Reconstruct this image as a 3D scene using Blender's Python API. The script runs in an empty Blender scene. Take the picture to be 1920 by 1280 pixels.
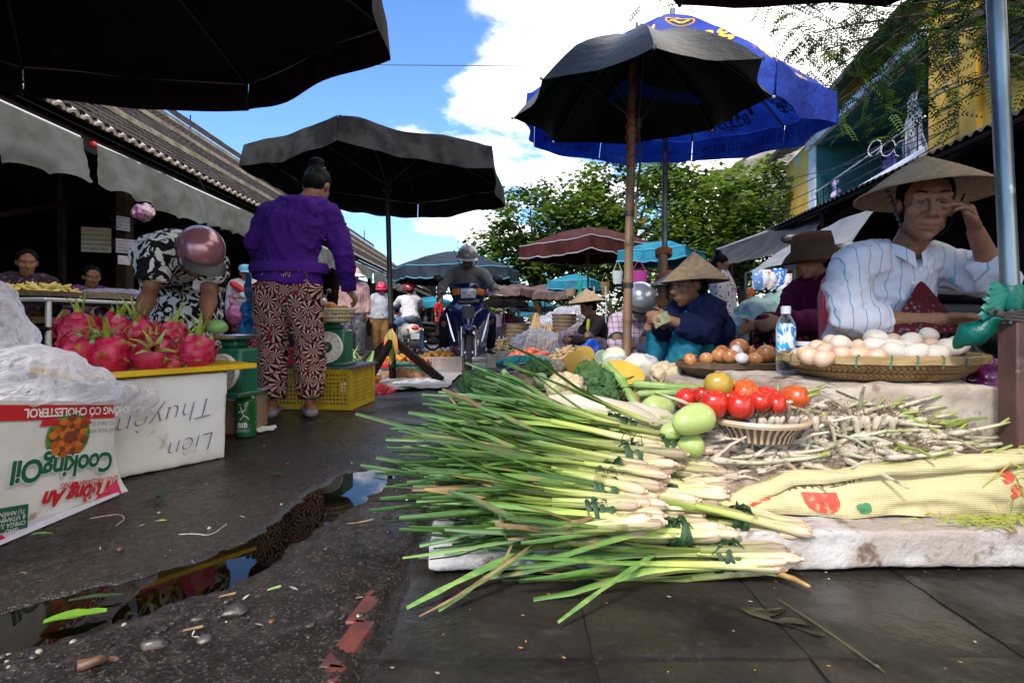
import bpy,bmesh,math,random
import numpy as np
from math import sin,cos,pi,radians,sqrt,atan2,exp,floor
from mathutils import Vector as V,Matrix,noise,Quaternion
from mathutils.bvhtree import BVHTree
SC=bpy.context.scene
COL=SC.collection
F=1000.0
H=0.585
cam_d=bpy.data.cameras.new('camera')
cam=bpy.data.objects.new('camera',cam_d)
COL.objects.link(cam)
cam.location=(0,0,H)
cam.rotation_euler=(radians(90),0,0)
cam_d.sensor_width=36.0
cam_d.lens=36.0*F/1920.0
cam_d.shift_y=-40.0/1920.0
cam_d.clip_start=0.05
cam_d.clip_end=3000
SC.camera=cam
SUN_EL,SUN_AZ=radians(42),radians(212)
world=bpy.data.worlds.new('World')
SC.world=world
world.use_nodes=True
wn=world.node_tree.nodes; wl=world.node_tree.links
wn.clear()
w_out=wn.new('ShaderNodeOutputWorld')
w_bg=wn.new('ShaderNodeBackground'); w_bg.inputs['Strength'].default_value=0.09
w_sky=wn.new('ShaderNodeTexSky'); w_sky.sky_type='NISHITA'; w_sky.sun_disc=False
w_sky.sun_elevation=SUN_EL; w_sky.sun_rotation=SUN_AZ
w_sky.air_density=1.0; w_sky.dust_density=0.3; w_sky.ozone_density=2.5
w_tc=wn.new('ShaderNodeTexCoord')
w_sep=wn.new('ShaderNodeSeparateXYZ'); wl.new(w_tc.outputs['Generated'],w_sep.inputs[0])
def wmath(op,a,b=None,c=None):
 n=wn.new('ShaderNodeMath'); n.operation=op
 for i,x in enumerate((a,b,c)):
  if x is None:continue
  if isinstance(x,(int,float)):n.inputs[i].default_value=x
  else:wl.new(x,n.inputs[i])
 return n.outputs[0]
zc=wmath('ADD',wmath('MAXIMUM',w_sep.outputs[2],0.0),0.16)
cu=wmath('DIVIDE',w_sep.outputs[0],zc)
cv=wmath('DIVIDE',w_sep.outputs[1],zc)
w_cmb=wn.new('ShaderNodeCombineXYZ'); wl.new(cu,w_cmb.inputs[0]); wl.new(cv,w_cmb.inputs[1])
w_n1=wn.new('ShaderNodeTexNoise'); w_n1.inputs['Scale'].default_value=1.5
w_n1.inputs['Detail'].default_value=9; w_n1.inputs['Roughness'].default_value=0.58
w_n1.inputs['Distortion'].default_value=0.15
w_map=wn.new('ShaderNodeMapping'); w_map.inputs['Location'].default_value=(0.4,2.2,0)
wl.new(w_cmb.outputs[0],w_map.inputs[0]); wl.new(w_map.outputs[0],w_n1.inputs['Vector'])
bank=wmath('MULTIPLY_ADD',wmath('MINIMUM',wmath('MAXIMUM',cu,-1.2),1.6),0.13,0.018)
cm=wmath('ADD',w_n1.outputs['Fac'],bank)
w_ramp=wn.new('ShaderNodeMapRange'); w_ramp.interpolation_type='SMOOTHSTEP'
w_ramp.inputs['From Min'].default_value=0.46; w_ramp.inputs['From Max'].default_value=0.60
wl.new(cm,w_ramp.inputs['Value'])
w_mix=wn.new('ShaderNodeMix'); w_mix.data_type='RGBA'
wl.new(w_ramp.outputs['Result'],w_mix.inputs['Factor'])
w_tint=wn.new('ShaderNodeMix'); w_tint.data_type='RGBA'; w_tint.blend_type='MULTIPLY'
w_tint.inputs['Factor'].default_value=1.0
wl.new(w_sky.outputs[0],w_tint.inputs[6]); w_tint.inputs[7].default_value=(0.68,0.90,1.16,1)
wl.new(w_tint.outputs[2],w_mix.inputs[6])
w_mix.inputs[7].default_value=(10.2,9.7,9.0,1)
wl.new(w_mix.outputs[2],w_bg.inputs['Color'])
wl.new(w_bg.outputs[0],w_out.inputs['Surface'])
sun_d=bpy.data.lights.new('sun','SUN'); sun_d.energy=1.5; sun_d.angle=radians(11); sun_d.color=(1.0,0.92,0.82)
sun=bpy.data.objects.new('sun',sun_d); COL.objects.link(sun)
_sd=V((sin(SUN_AZ)*cos(SUN_EL),cos(SUN_AZ)*cos(SUN_EL),sin(SUN_EL)))
sun.rotation_euler=_sd.to_track_quat('Z','Y').to_euler()
sun.location=(0,-3,20)
SC.view_settings.view_transform='Standard'
SC.view_settings.look='None'
SC.view_settings.exposure=1.6
SC.view_settings.gamma=1.0
SC.view_settings.use_curve_mapping=False
SC.render.engine='CYCLES'
SC.cycles.use_denoising=True
SC.cycles.max_bounces=6
SC.cycles.transparent_max_bounces=12
SC.cycles.sample_clamp_indirect=6
RND=random.Random(11)
def U(a,b):return RND.uniform(a,b)
def P(px,py,Y):return V(((px-960)/F*Y,Y,H-(py-600)/F*Y))
def G(px,py):
 Y=H*F/(py-600)
 return V(((px-960)/F*Y,Y,0))
def sst(a,b,x):
 t=min(1,max(0,(x-a)/(b-a)))if a!=b else 0
 return t*t*(3-2*t)
def nz(p,s=1.0,seed=0.0):return noise.noise(V((p[0]*s+seed,p[1]*s+seed*1.7,p[2]*s-seed)))
def lerp(a,b,t):return a+(b-a)*t
def sm(pts,n=2):
 pts=[V(q)for q in pts]
 for _ in range(n):pts=[pts[0]]+[x for a,b in zip(pts,pts[1:])for x in(a.lerp(b,.25),a.lerp(b,.75))]+[pts[-1]]
 return pts
def tag(o,label=None,cat=None,group=None,kind=None):
 if label:o['label']=label
 if cat:o['category']=cat
 if group:o['group']=group
 if kind:o['kind']=kind
 return o
def thing(name,label,cat,loc=(0,0,0),rz=0,group=None):
 o=bpy.data.objects.new(name,None); COL.objects.link(o)
 o.location=loc; o.rotation_euler=(0,0,rz); o.empty_display_size=.1
 return tag(o,label,cat,group)
def off_of(o):
 t=V((0,0,0))
 while o is not None:
  t+=o.location; o=o.parent
 return t
def link(name,me,parent=None,m=None):
 o=bpy.data.objects.new(name,me); COL.objects.link(o)
 if parent:o.parent=parent
 return o
def children(o):return list(o.children)
def copy_tree(o,parent=None):
 c=o.copy(); COL.objects.link(c)
 if parent is not None:c.parent=parent
 for ch in children(o):copy_tree(ch,c)
 return c
def pose(o,loc,rot=None,sc=None):
 o.location=loc
 if rot is not None:o.rotation_euler=rot
 if sc is not None:o.scale=(sc,sc,sc)if isinstance(sc,(int,float))else sc
 return o
class MB:
 def __init__(s):s.v=[]; s.f=[]; s.mi=[]
 def add(s,vs,fs,mi=0):
  b=len(s.v); s.v+=[V(x)for x in vs]
  s.f+=[tuple(i+b for i in f)for f in fs]; s.mi+=[mi]*len(fs)
  return s
 def box(s,c,d,rot=None,mi=0,bev=0.0):
  c=V(c); hx,hy,hz=d[0]/2,d[1]/2,d[2]/2
  if bev<=0:
   vs=[V((x,y,z))for z in(-hz,hz)for y in(-hy,hy)for x in(-hx,hx)]
   fs=[(0,2,3,1),(4,5,7,6),(0,1,5,4),(2,6,7,3),(0,4,6,2),(1,3,7,5)]
  else:
   bev=min(bev,hx*.9,hy*.9,hz*.9)
   vs=[]; idx={}
   for x in(-1,1):
    for y in(-1,1):
     for z in(-1,1):
      for a in range(3):
       q=[x*hx,y*hy,z*hz]
       for k in range(3):
        if k!=a:q[k]-=(x,y,z)[k]*bev
       idx[(x,y,z,a)]=len(vs); vs.append(V(q))
   fs=[]
   def q4(k):fs.append(tuple(k))
   for a in range(3):
    b_,c_=(a+1)%3,(a+2)%3
    for sg in(-1,1):
     loop=[]
     for(u,w)in((-1,-1),(1,-1),(1,1),(-1,1)):
      t=[0,0,0]; t[a]=sg; t[b_]=u; t[c_]=w
      loop.append(idx[(t[0],t[1],t[2],a)])
     q4(loop if sg>0 else loop[::-1])
    for(u,w)in((-1,-1),(1,-1),(1,1),(-1,1)):
     t0=[0,0,0]; t0[a]=-1; t0[b_]=u; t0[c_]=w
     t1=list(t0); t1[a]=1
     k=[idx[(*t0,b_)],idx[(*t1,b_)],idx[(*t1,c_)],idx[(*t0,c_)]]
     q4(k if u*w<0 else k[::-1])
   for x in(-1,1):
    for y in(-1,1):
     for z in(-1,1):
      k=[idx[(x,y,z,a)]for a in range(3)]
      q4(k if x*y*z>0 else k[::-1])
  if rot is not None:vs=[rot@q for q in vs]
  return s.add([q+c for q in vs],fs,mi)
 def tube(s,pts,rad,n=8,cap=True,lat=None,mi=0,flat=None):
  pts=[V(p)for p in pts]; m=len(pts)
  if isinstance(rad,(int,float)):rad=[rad]*m
  if len(rad)<m:rad=[rad[0]+(rad[-1]-rad[0])*i/(m-1)for i in range(m)]
  tans=[]
  for i in range(m):
   t=(pts[min(i+1,m-1)]-pts[max(i-1,0)])
   tans.append(t.normalized()if t.length>1e-9 else V((0,0,1)))
  if lat is None:
   u=tans[0].orthogonal().normalized()
  else:u=V(lat)
  vs=[]; fs=[]
  for i in range(m):
   t=tans[i]
   if lat is not None:u=V(lat)
   u=(u-t*u.dot(t))
   u=u.normalized()if u.length>1e-6 else t.orthogonal().normalized()
   w=t.cross(u)
   r=rad[i]; rx,ry=(r,r)if isinstance(r,(int,float))else r
   for k in range(n):
    a=2*pi*k/n
    vs.append(pts[i]+u*(rx*cos(a))+w*(ry*sin(a)))
  for i in range(m-1):
   for k in range(n):
    k2=(k+1)%n
    fs.append((i*n+k,i*n+k2,(i+1)*n+k2,(i+1)*n+k))
  if cap:
   fs.append(tuple(range(n-1,-1,-1)))
   fs.append(tuple((m-1)*n+k for k in range(n)))
  return s.add(vs,fs,mi)
 def rtube(s,pts,rad,n=10,lat=None,mi=0):
  pts=[V(p)for p in pts]; m=len(pts)
  if isinstance(rad,(int,float)):rad=[rad]*m
  if len(rad)<m:rad=[rad[0]+(rad[-1]-rad[0])*i/(m-1)for i in range(m)]
  P2=[]; R2=[]
  def sc(r,k):return r*k if isinstance(r,(int,float))else(r[0]*k,r[1]*k)
  def mx(r):return r if isinstance(r,(int,float))else min(r)
  d0=(pts[0]-pts[1]).normalized(); d1=(pts[-1]-pts[-2]).normalized()
  for a in(.97,.8,.45):P2.append(pts[0]+d0*mx(rad[0])*a); R2.append(sc(rad[0],sqrt(1-a*a)))
  P2+=pts; R2+=rad
  for a in(.45,.8,.97):P2.append(pts[-1]+d1*mx(rad[-1])*a); R2.append(sc(rad[-1],sqrt(1-a*a)))
  return s.tube(P2,R2,n,True,lat,mi)
 def lathe(s,prof,n=24,c=(0,0,0),rot=None,mi=0,sx=1,sy=1,cap0=False,cap1=False,a0=0,a1=2*pi):
  c=V(c); vs=[]; fs=[]; full=abs(a1-a0-2*pi)<1e-6
  nn=n if full else n+1
  for(r,z)in prof:
   for k in range(nn):
    a=a0+(a1-a0)*k/n
    q=V((r*cos(a)*sx,r*sin(a)*sy,z))
    if rot is not None:q=rot@q
    vs.append(q+c)
  for i in range(len(prof)-1):
   for k in range(n):
    k2=(k+1)%nn
    fs.append((i*nn+k,i*nn+k2,(i+1)*nn+k2,(i+1)*nn+k))
  if cap0:fs.append(tuple(range(nn-1,-1,-1)))
  if cap1:fs.append(tuple((len(prof)-1)*nn+k for k in range(nn)))
  return s.add(vs,fs,mi)
 def ell(s,c,r,rot=None,nu=14,nv=8,mi=0):
  if isinstance(r,(int,float)):r=(r,r,r)
  c=V(c); vs=[V((0,0,-r[2]))]; fs=[]
  for j in range(1,nv):
   t=-pi/2+pi*j/nv
   for k in range(nu):
    a=2*pi*k/nu
    vs.append(V((r[0]*cos(t)*cos(a),r[1]*cos(t)*sin(a),r[2]*sin(t))))
  vs.append(V((0,0,r[2])))
  for k in range(nu):
   fs.append((0,1+(k+1)%nu,1+k))
   for j in range(nv-2):
    b=1+j*nu; k2=(k+1)%nu
    fs.append((b+k,b+k2,b+nu+k2,b+nu+k))
   b=1+(nv-2)*nu
   fs.append((b+k,b+(k+1)%nu,len(vs)-1))
  if rot is not None:vs=[rot@q for q in vs]
  return s.add([q+c for q in vs],fs,mi)
 def grid(s,fn,nu,nv,mi=0,closeu=False):
  vs=[V(fn(i/(nu if closeu else nu-1),j/(nv-1)))for j in range(nv)for i in range(nu)]
  fs=[]
  for j in range(nv-1):
   for i in range(nu if closeu else nu-1):
    i2=(i+1)%nu
    fs.append((j*nu+i,j*nu+i2,(j+1)*nu+i2,(j+1)*nu+i))
  return s.add(vs,fs,mi)
 def strip(s,pts,wid,side,mi=0,fold=0.0):
  pts=[V(p)for p in pts]; m=len(pts); vs=[]; fs=[]; side=V(side)
  for i in range(m):
   t=(pts[min(i+1,m-1)]-pts[max(i-1,0)]).normalized()
   u=side-t*side.dot(t)
   u=u.normalized()if u.length>1e-6 else t.orthogonal().normalized()
   nrm=t.cross(u); w=wid[i]if isinstance(wid,(list,tuple))else wid
   vs+=[pts[i]-u*w/2+nrm*fold*w,pts[i],pts[i]+u*w/2+nrm*fold*w]
  for i in range(m-1):
   b=i*3
   fs+=[(b,b+1,b+4,b+3),(b+1,b+2,b+5,b+4)]
  return s.add(vs,fs,mi)
 def xf(s,M):
  s.v=[M@q for q in s.v]; return s
 def mesh(s,name,mats,smooth=True,ang=38,off=None):
  me=bpy.data.meshes.new(name)
  vs=s.v if off is None else[q-off for q in s.v]
  me.from_pydata([tuple(q)for q in vs],[],s.f)
  for m in(mats if isinstance(mats,(list,tuple))else[mats]):
   me.materials.append(m)
  if len(me.materials)>1:me.polygons.foreach_set('material_index',s.mi)
  if smooth:
   me.polygons.foreach_set('use_smooth',[True]*len(me.polygons))
   if ang:me.set_sharp_from_angle(angle=radians(ang))
  me.update()
  return me
 def build(s,name,mats,parent=None,w=True,smooth=True,ang=38,label=None):
  off=off_of(parent)if(w and parent is not None)else None
  o=link(name,s.mesh(name,mats,smooth,ang,off),parent)
  if label:o['label']=label
  return o
 def single(s,name,mats,label,cat,group=None,kind=None,smooth=True,ang=38,org=None):
  org=V(org)if org is not None else sum(s.v,V((0,0,0)))/max(1,len(s.v))
  o=link(name,s.mesh(name,mats,smooth,ang,org)); o.location=org
  return tag(o,label,cat,group,kind)
 def jit(s,amp,sc,seed=0):
  s.v=[q+V((nz(q,sc,seed),nz(q,sc,seed+31),nz(q,sc,seed+57)))*amp for q in s.v]; return s
def remesh(mb,vox,smooth=3,fac=.5):
 me=mb.mesh('tmp',[],False)
 o=bpy.data.objects.new('tmp',me); COL.objects.link(o)
 m=o.modifiers.new('r','REMESH'); m.mode='VOXEL'; m.voxel_size=vox; m.use_smooth_shade=True
 if smooth:
  k=o.modifiers.new('s','SMOOTH'); k.iterations=smooth; k.factor=fac
 dg=bpy.context.evaluated_depsgraph_get(); dg.update()
 r=bpy.data.meshes.new_from_object(o.evaluated_get(dg),depsgraph=dg)
 bpy.data.objects.remove(o); bpy.data.meshes.remove(me)
 return r
def solid(mb,name,mats,vox,parent=None,w=True,smooth=3,disp=None,off=None,fmat=None,label=None):
 """one continuous skin over everything in mb; disp(p, n) moves a vertex along its normal; fmat(p) picks a material slot"""
 me=remesh(mb,vox,smooth); me.name=name
 n=len(me.vertices)
 co=np.empty(n*3); me.vertices.foreach_get('co',co)
 if disp:
  no=np.empty(n*3); me.vertices.foreach_get('normal',no)
  c3=co.reshape(-1,3); n3=no.reshape(-1,3)
  for i in range(n):
   d=disp(V(c3[i]),V(n3[i]))
   c3[i]+=n3[i]*d
  co=c3.reshape(-1)
 for m in(mats if isinstance(mats,(list,tuple))else[mats]):me.materials.append(m)
 if fmat:
  c3=co.reshape(-1,3)
  me.polygons.foreach_set('material_index',[fmat(V(c3[list(p.vertices)].mean(axis=0)))for p in me.polygons])
 o_=off if off is not None else(off_of(parent)if(w and parent is not None)else V((0,0,0)))
 co=(co.reshape(-1,3)-np.array(o_)).reshape(-1)
 me.vertices.foreach_set('co',co)
 me.polygons.foreach_set('use_smooth',[True]*len(me.polygons)); me.update()
 ob=link(name,me,parent)
 if label:ob['label']=label
 return ob
_fonts={}
def text(s,size,fn,name,m,parent,align='CENTER',shear=0.0,w=True,ext=0.0,space=1.0,bold=0.0,sub=0):
 """flat print: the outline of the words, laid on a surface by fn(x, y)"""
 cu_=bpy.data.curves.new('t','FONT'); cu_.body=s; cu_.size=size; cu_.align_x=align; cu_.align_y='CENTER'
 cu_.shear=shear; cu_.resolution_u=3; cu_.space_character=space; cu_.offset=bold
 o=bpy.data.objects.new('t',cu_); COL.objects.link(o)
 dg=bpy.context.evaluated_depsgraph_get(); dg.update()
 me=bpy.data.meshes.new_from_object(o.evaluated_get(dg),depsgraph=dg)
 bpy.data.objects.remove(o); bpy.data.curves.remove(cu_)
 if sub:
  bm=bmesh.new(); bm.from_mesh(me)
  bmesh.ops.triangulate(bm,faces=bm.faces)
  for _ in range(sub):bmesh.ops.subdivide_edges(bm,edges=[e for e in bm.edges if e.calc_length()>size*.25],cuts=1)
  bmesh.ops.triangulate(bm,faces=[f for f in bm.faces if len(f.verts)>3])
  bm.to_mesh(me); bm.free()
 off=off_of(parent)if(w and parent is not None)else V((0,0,0))
 for v in me.vertices:v.co=V(fn(v.co.x,v.co.y))-off
 me.materials.clear(); me.materials.append(m); me.name=name
 return link(name,me,parent)
class NT:
 def __init__(s,name):
  s.m=bpy.data.materials.new(name); s.m.use_nodes=True
  s.t=s.m.node_tree; s.n=s.t.nodes; s.l=s.t.links
  s.b=s.n.get('Principled BSDF'); s.o=s.n.get('Material Output')
  s.tc=None
 def co(s,kind='Object'):
  if s.tc is None:s.tc=s.n.new('ShaderNodeTexCoord')
  return s.tc.outputs[kind]
 def mk(s,t,props=None,**ins):
  x=s.n.new('ShaderNode'+t)
  for k,v in(props or{}).items():setattr(x,k,v)
  for k,v in ins.items():
   key=int(k[1:])if k[0]=='i' and k[1:].isdigit()else k.replace('_',' ')
   s.set(x.inputs[key],v)
  return x
 def set(s,inp,v):
  if isinstance(v,bpy.types.NodeSocket):s.l.new(v,inp)
  elif isinstance(v,(tuple,list))and len(v)==3 and inp.type=='RGBA':inp.default_value=(*v,1)
  else:inp.default_value=v
 def noise(s,scale,detail=4,rough=.55,vec=None,dist=0,sc=None):
  vec=vec or s.co()
  if sc is not None:vec=s.mk('Mapping',i0=vec,Scale=sc).outputs[0]
  return s.mk('TexNoise',Vector=vec,Scale=scale,Detail=detail,Roughness=rough,Distortion=dist).outputs['Fac']
 def ramp(s,f,a,b,smooth=True):
  return s.mk('MapRange',{'interpolation_type':'SMOOTHSTEP' if smooth else 'LINEAR'},Value=f,**{'From_Min':a,'From_Max':b}).outputs[0]
 def mix(s,f,a,b,mode='MIX'):
  x=s.n.new('ShaderNodeMix'); x.data_type='RGBA'; x.blend_type=mode
  s.set(x.inputs[0],f); s.set(x.inputs[6],a); s.set(x.inputs[7],b)
  return x.outputs[2]
 def math(s,op,a,b=0.0,c=0.0):
  x=s.n.new('ShaderNodeMath'); x.operation=op
  s.set(x.inputs[0],a); s.set(x.inputs[1],b)
  if op in('MULTIPLY_ADD',):s.set(x.inputs[2],c)
  return x.outputs[0]
 def sep(s,v):return s.mk('SeparateXYZ',i0=v).outputs
 def bump(s,h,strength=.3,dist=.01):
  x=s.mk('Bump',Height=h,Strength=strength,Distance=dist)
  s.l.new(x.outputs[0],s.b.inputs['Normal'])
  return x
 def base(s,c):s.set(s.b.inputs['Base Color'],c)
 def p(s,**k):
  for a,v in k.items():s.set(s.b.inputs[a.replace('_',' ')],v)
  return s
def mat(name,c,c2=None,rough=.6,scale=8,lo=.38,hi=.62,bump=0,bscale=None,bdist=.004,spec=.5,metal=0,coat=0,var=0,sc=None,rvar=0,sheen=0,trans=0,thin=0,c3=None,s3=30,lo3=.55,hi3=.7,detail=5,sss=0):
 t=NT(name)
 col=c
 if c2 is not None:
  f=t.ramp(t.noise(scale,detail,sc=sc),lo,hi)
  col=t.mix(f,c,c2)
 if c3 is not None:
  col=t.mix(t.ramp(t.noise(s3,5,.6),lo3,hi3),col,c3)
 if var:
  oi=t.mk('ObjectInfo').outputs['Random']
  k=t.math('MULTIPLY_ADD',oi,2*var,1-var)
  hs=t.mk('HueSaturation',Color=col,Value=k);
  if isinstance(col,tuple):hs.inputs['Color'].default_value=(*col,1)
  col=hs.outputs[0]
 t.base(col)
 r=rough
 if rvar:r=t.math('MULTIPLY_ADD',t.noise(scale*1.7,4),rvar*2,rough-rvar)
 t.p(Roughness=r,Metallic=metal,Coat_Weight=coat,Sheen_Weight=sheen)
 t.b.inputs['Specular IOR Level'].default_value=spec
 if trans:t.p(Transmission_Weight=trans)
 if sss:t.p(Subsurface_Weight=sss,Subsurface_Radius=(.02,.008,.005),Subsurface_Scale=.3)
 if bump:t.bump(t.noise(bscale or scale*4,6,.6,sc=sc),bump,bdist)
 if thin:
  tr=t.mk('BsdfTranslucent',Color=col)
  if isinstance(col,tuple):tr.inputs['Color'].default_value=(*col,1)
  ms=t.mk('MixShader',i0=thin,i1=t.b.outputs[0],i2=tr.outputs[0])
  t.l.new(ms.outputs[0],t.o.inputs[0])
 return t.m
# ------ GROUND
PUD=[(-1.25,.86,.10),(-1.02,1.00,.11),(-.86,1.10,.12),(-.70,1.27,.115),(-.64,1.45,.085),(-.61,1.62,.10),(-.585,1.82,.125),(-.56,2.0,.13),(-.50,2.16,.05)]
def pud(x,y):
 best=9; side=0; wd=.1
 for(x0,y0,w0),(x1,y1,w1)in zip(PUD,PUD[1:]):
  dx,dy=x1-x0,y1-y0
  t=max(0,min(1,((x-x0)*dx+(y-y0)*dy)/(dx*dx+dy*dy)))
  ex,ey=x-x0-t*dx,y-y0-t*dy
  d=sqrt(ex*ex+ey*ey)
  if d-lerp(w0,w1,t)<best:
   best=d-lerp(w0,w1,t); side=dx*ey-dy*ex; wd=lerp(w0,w1,t)
 return best,side
EDGE=-.232
def gz(x,y):
 if x>1.8 or x<-2.2 or y>3.6 or y<.55:return-.004-.03*max(0,min(y,30)-5.5)
 p=V((x,y,0))
 d,side=pud(x,y)
 d+=nz(p,14)*.03+nz(p,40)*.012
 right=side<0
 z=-.004+nz(p,3)*.003
 rough=0
 if right:
  k=sst(0.0,.05,d)*sst(2.35,1.9,y)
  z+=.013*k
  rough=k
 else:rough=.18
 gl=(y-(.90+.19*(x+.95)/.65))
 rut=exp(-(gl/.05)**2)*sst(-.22,-.4,x)
 rough=max(rough,rut*1.3,sst(.0,-.12,gl))
 z+=(nz(p,22,3)*.55+nz(p,60,9)*.3+abs(nz(p,34,5))*.8)*.0115*rough+(nz(p,90,2))*.0016
 z-=.030*sst(.015,-.075,d)if not rut>.6 else .012*sst(.015,-.075,d)
 z-=.02*exp(-((x-EDGE+.012)/.02)**2)*sst(2.2,1.8,y)
 if x<EDGE:z=lerp(z,.0062+nz(p,28)*.009+nz(p,70)*.003,.9*exp(-((x-(EDGE-.085+.25*(y-1.0)*0))/.045)**2)*sst(1.2,1.1,y))
 if x>EDGE:z=min(z,-.0035*sst(EDGE,EDGE+.015,x))if y<6 else z
 return z
xs=list(np.concatenate([-np.geomspace(400,2.25,26),np.arange(-2.2,-1.4,.05),np.arange(-1.4,-.19,.0105),np.arange(-.18,1.9,.12),np.geomspace(2.0,400,24)]))
ys=list(np.concatenate([[-60,-20,-6,-2,0,.4,.6],np.arange(.7,2.45,.0115),np.arange(2.5,4.2,.1),np.geomspace(4.3,900,36)]))
g=MB()
g.v=[V((x,y,gz(x,y)))for y in ys for x in xs]
nx=len(xs)
g.f=[(j*nx+i,j*nx+i+1,(j+1)*nx+i+1,(j+1)*nx+i)for j in range(len(ys)-1)for i in range(nx-1)]
g.mi=[0]*len(g.f)
def ground_mat():
 t=NT('wet_asphalt')
 n1=t.noise(1.6,6,.6); n2=t.noise(28,6,.65); n3=t.noise(130,3,.6)
 c=t.mix(t.ramp(n1,.35,.68),(.013,.0098,.008),(.036,.0265,.0205))
 c=t.mix(t.ramp(n2,.45,.72),c,(.045,.034,.027))
 c=t.mix(t.math('MULTIPLY',t.ramp(n3,.56,.66),.75),c,(.11,.09,.07)); c=t.mix(t.ramp(t.noise(210,2,.5),.60,.68),c,(.009,.008,.007))
 vo=t.mk('TexVoronoi',Vector=t.co(),Scale=26.0);
 c=t.mix(t.math('MULTIPLY',t.ramp(vo.outputs['Distance'],.10,.04),t.ramp(t.noise(7,3),.56,.62)),c,(.38,.36,.32))
 t.base(c)
 w=t.ramp(t.noise(.9,5,.6),.38,.62)
 r=t.math('MULTIPLY_ADD',w,-.46,.48)
 r=t.math('MULTIPLY_ADD',t.ramp(n2,.3,.7),.16,r)
 dz=t.ramp(t.math('MULTIPLY_ADD',t.noise(30,3),.012,t.sep(t.co())[2]),.009,-.004); dz=t.math('MULTIPLY',dz,t.ramp(t.sep(t.co())[1],3.2,2.6)); t.base(t.mix(t.math('MULTIPLY',dz,.6),c,(.010,.007,.005))); r=t.math('MULTIPLY',r,t.math('MULTIPLY_ADD',dz,-.62,1.0)); w=t.math('MAXIMUM',w,dz)
 t.p(Roughness=r); t.l.new(t.math('MULTIPLY_ADD',w,.55,.06),t.b.inputs['Specular IOR Level'])
 h=t.math('MULTIPLY_ADD',n3,.9,n2)
 t.bump(h,.9,.007)
 return t.m
M_ground=ground_mat()
ground=g.build('ground',M_ground,None,ang=None); tag(ground,kind='structure')
def water_mat(name,tint,rough=.012):
 t=NT(name); t.n.remove(t.b)
 fr=t.mk('Fresnel',IOR=1.45)
 bp=t.mk('Bump',Height=t.noise(7,1,.4),Strength=.006,Distance=.01)
 t.l.new(bp.outputs[0],fr.inputs['Normal'])
 tr=t.mk('BsdfTransparent',Color=tint); tr.inputs[0].default_value=(*tint,1)
 gl=t.mk('BsdfGlossy',Roughness=rough); t.l.new(bp.outputs[0],gl.inputs['Normal'])
 ms=t.mk('MixShader',i0=fr.outputs[0],i1=tr.outputs[0],i2=gl.outputs[0])
 t.l.new(ms.outputs[0],t.o.inputs[0])
 return t.m
M_water=water_mat('puddle_water',(.72,.58,.38))
w=MB()
pl,pr=[],[]
for i,(x,y,wd)in enumerate(PUD):
 a=V(PUD[max(0,i-1)][:2]); b=V(PUD[min(len(PUD)-1,i+1)][:2]); d=(b-a).normalized(); n_=V((-d.y,d.x))
 pl.append(V((x,y))+n_*(wd+.07)); pr.append(V((x,y))-n_*(wd+.05))
w.v=[V((*q,-.0125))for ab in zip(pl,pr)for q in ab]
w.f=[(2*i+1,2*i+3,2*i+2,2*i)for i in range(len(PUD)-1)]; w.mi=[0]*len(w.f)
tag(w.build('puddle',M_water,None),kind='structure')
def slab_mat():
 t=NT('wet_slate')
 n1=t.noise(2.6,6,.65,dist=.6); n2=t.noise(38,5,.65)
 c=t.mix(t.ramp(n1,.36,.64),(.013,.0115,.0105),(.036,.029,.023))
 c=t.mix(t.ramp(n2,.55,.8),c,(.055,.047,.041))
 c=t.mix(t.math('MULTIPLY',t.ramp(t.noise(1.3,4,.6,sc=(1,3,1)),.58,.70),.65),c,(.15,.13,.115))
 oi=t.mk('ObjectInfo').outputs['Random']
 c=t.mix(t.math('MULTIPLY',oi,.2),c,(.05,.044,.036))
 t.base(c)
 r=t.math('MULTIPLY_ADD',t.ramp(t.noise(3.1,4,.6),.35,.65),.42,.16)
 t.p(Roughness=r); t.l.new(t.math('MULTIPLY_ADD',r,-1.1,.58),t.b.inputs['Specular IOR Level'])
 t.bump(t.math('MULTIPLY_ADD',n2,.6,t.noise(11,4)),.7,.008)
 return t.m
M_slab=slab_mat()
M_edge=mat('worn_kerb_stone',(.16,.15,.145),(.05,.046,.042),rough=.55,scale=16,bump=.5)
pave=thing('pavement',None,None); pave['kind']='structure'
sx=[EDGE,.142,.515,.89,1.27,1.66]
sy=[.18,.545,.925,1.31,1.69,2.07,2.45]
for i in range(len(sx)-1):
 for j in range(len(sy)-1):
  x0,x1,y0,y1=sx[i]+.0008,sx[i+1]-.0008,sy[j]+.0008,sy[j+1]-.0008
  near=j<3; n=26 if near else 6
  hz=U(-.002,.002); tx,ty=U(-.004,.004),U(-.004,.004)
  def fs(u,v):
   x,y=lerp(x0,x1,u),lerp(y0,y1,v)
   e=min(u*(x1-x0),(1-u)*(x1-x0),v*(y1-y0),(1-v)*(y1-y0))
   q=V((x,y,0))
   jx=nz(q,17,4)*.004 if e<.003 else 0
   if i==0 and u==0:jx+=nz(q,24,8)*.010+max(0,nz(q,9,2))*.012
   z=.003+hz+tx*(u-.5)+ty*(v-.5)+nz(q,7,i)*.0022+nz(q,30,j)*.0010
   z-=.0025*(1-sst(0,.008,e))
   return(x+jx,y,z)
  s=MB(); s.grid(fs,n,n)
  b=len(s.v)
  ring=[k for k in range(n)]+[k*n+n-1 for k in range(1,n)]+[(n-1)*n+k for k in range(n-2,-1,-1)]+[k*n for k in range(n-2,0,-1)]
  s.v+=[s.v[k]-V((0,0,.04))for k in ring]
  for k in range(len(ring)):
   k2=(k+1)%len(ring)
   s.f.append((ring[k2],ring[k],b+k,b+k2)); s.mi.append(1 if i==0 else 0)
  s.build('paving_slab',[M_slab,M_edge],pave,ang=50)
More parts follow.
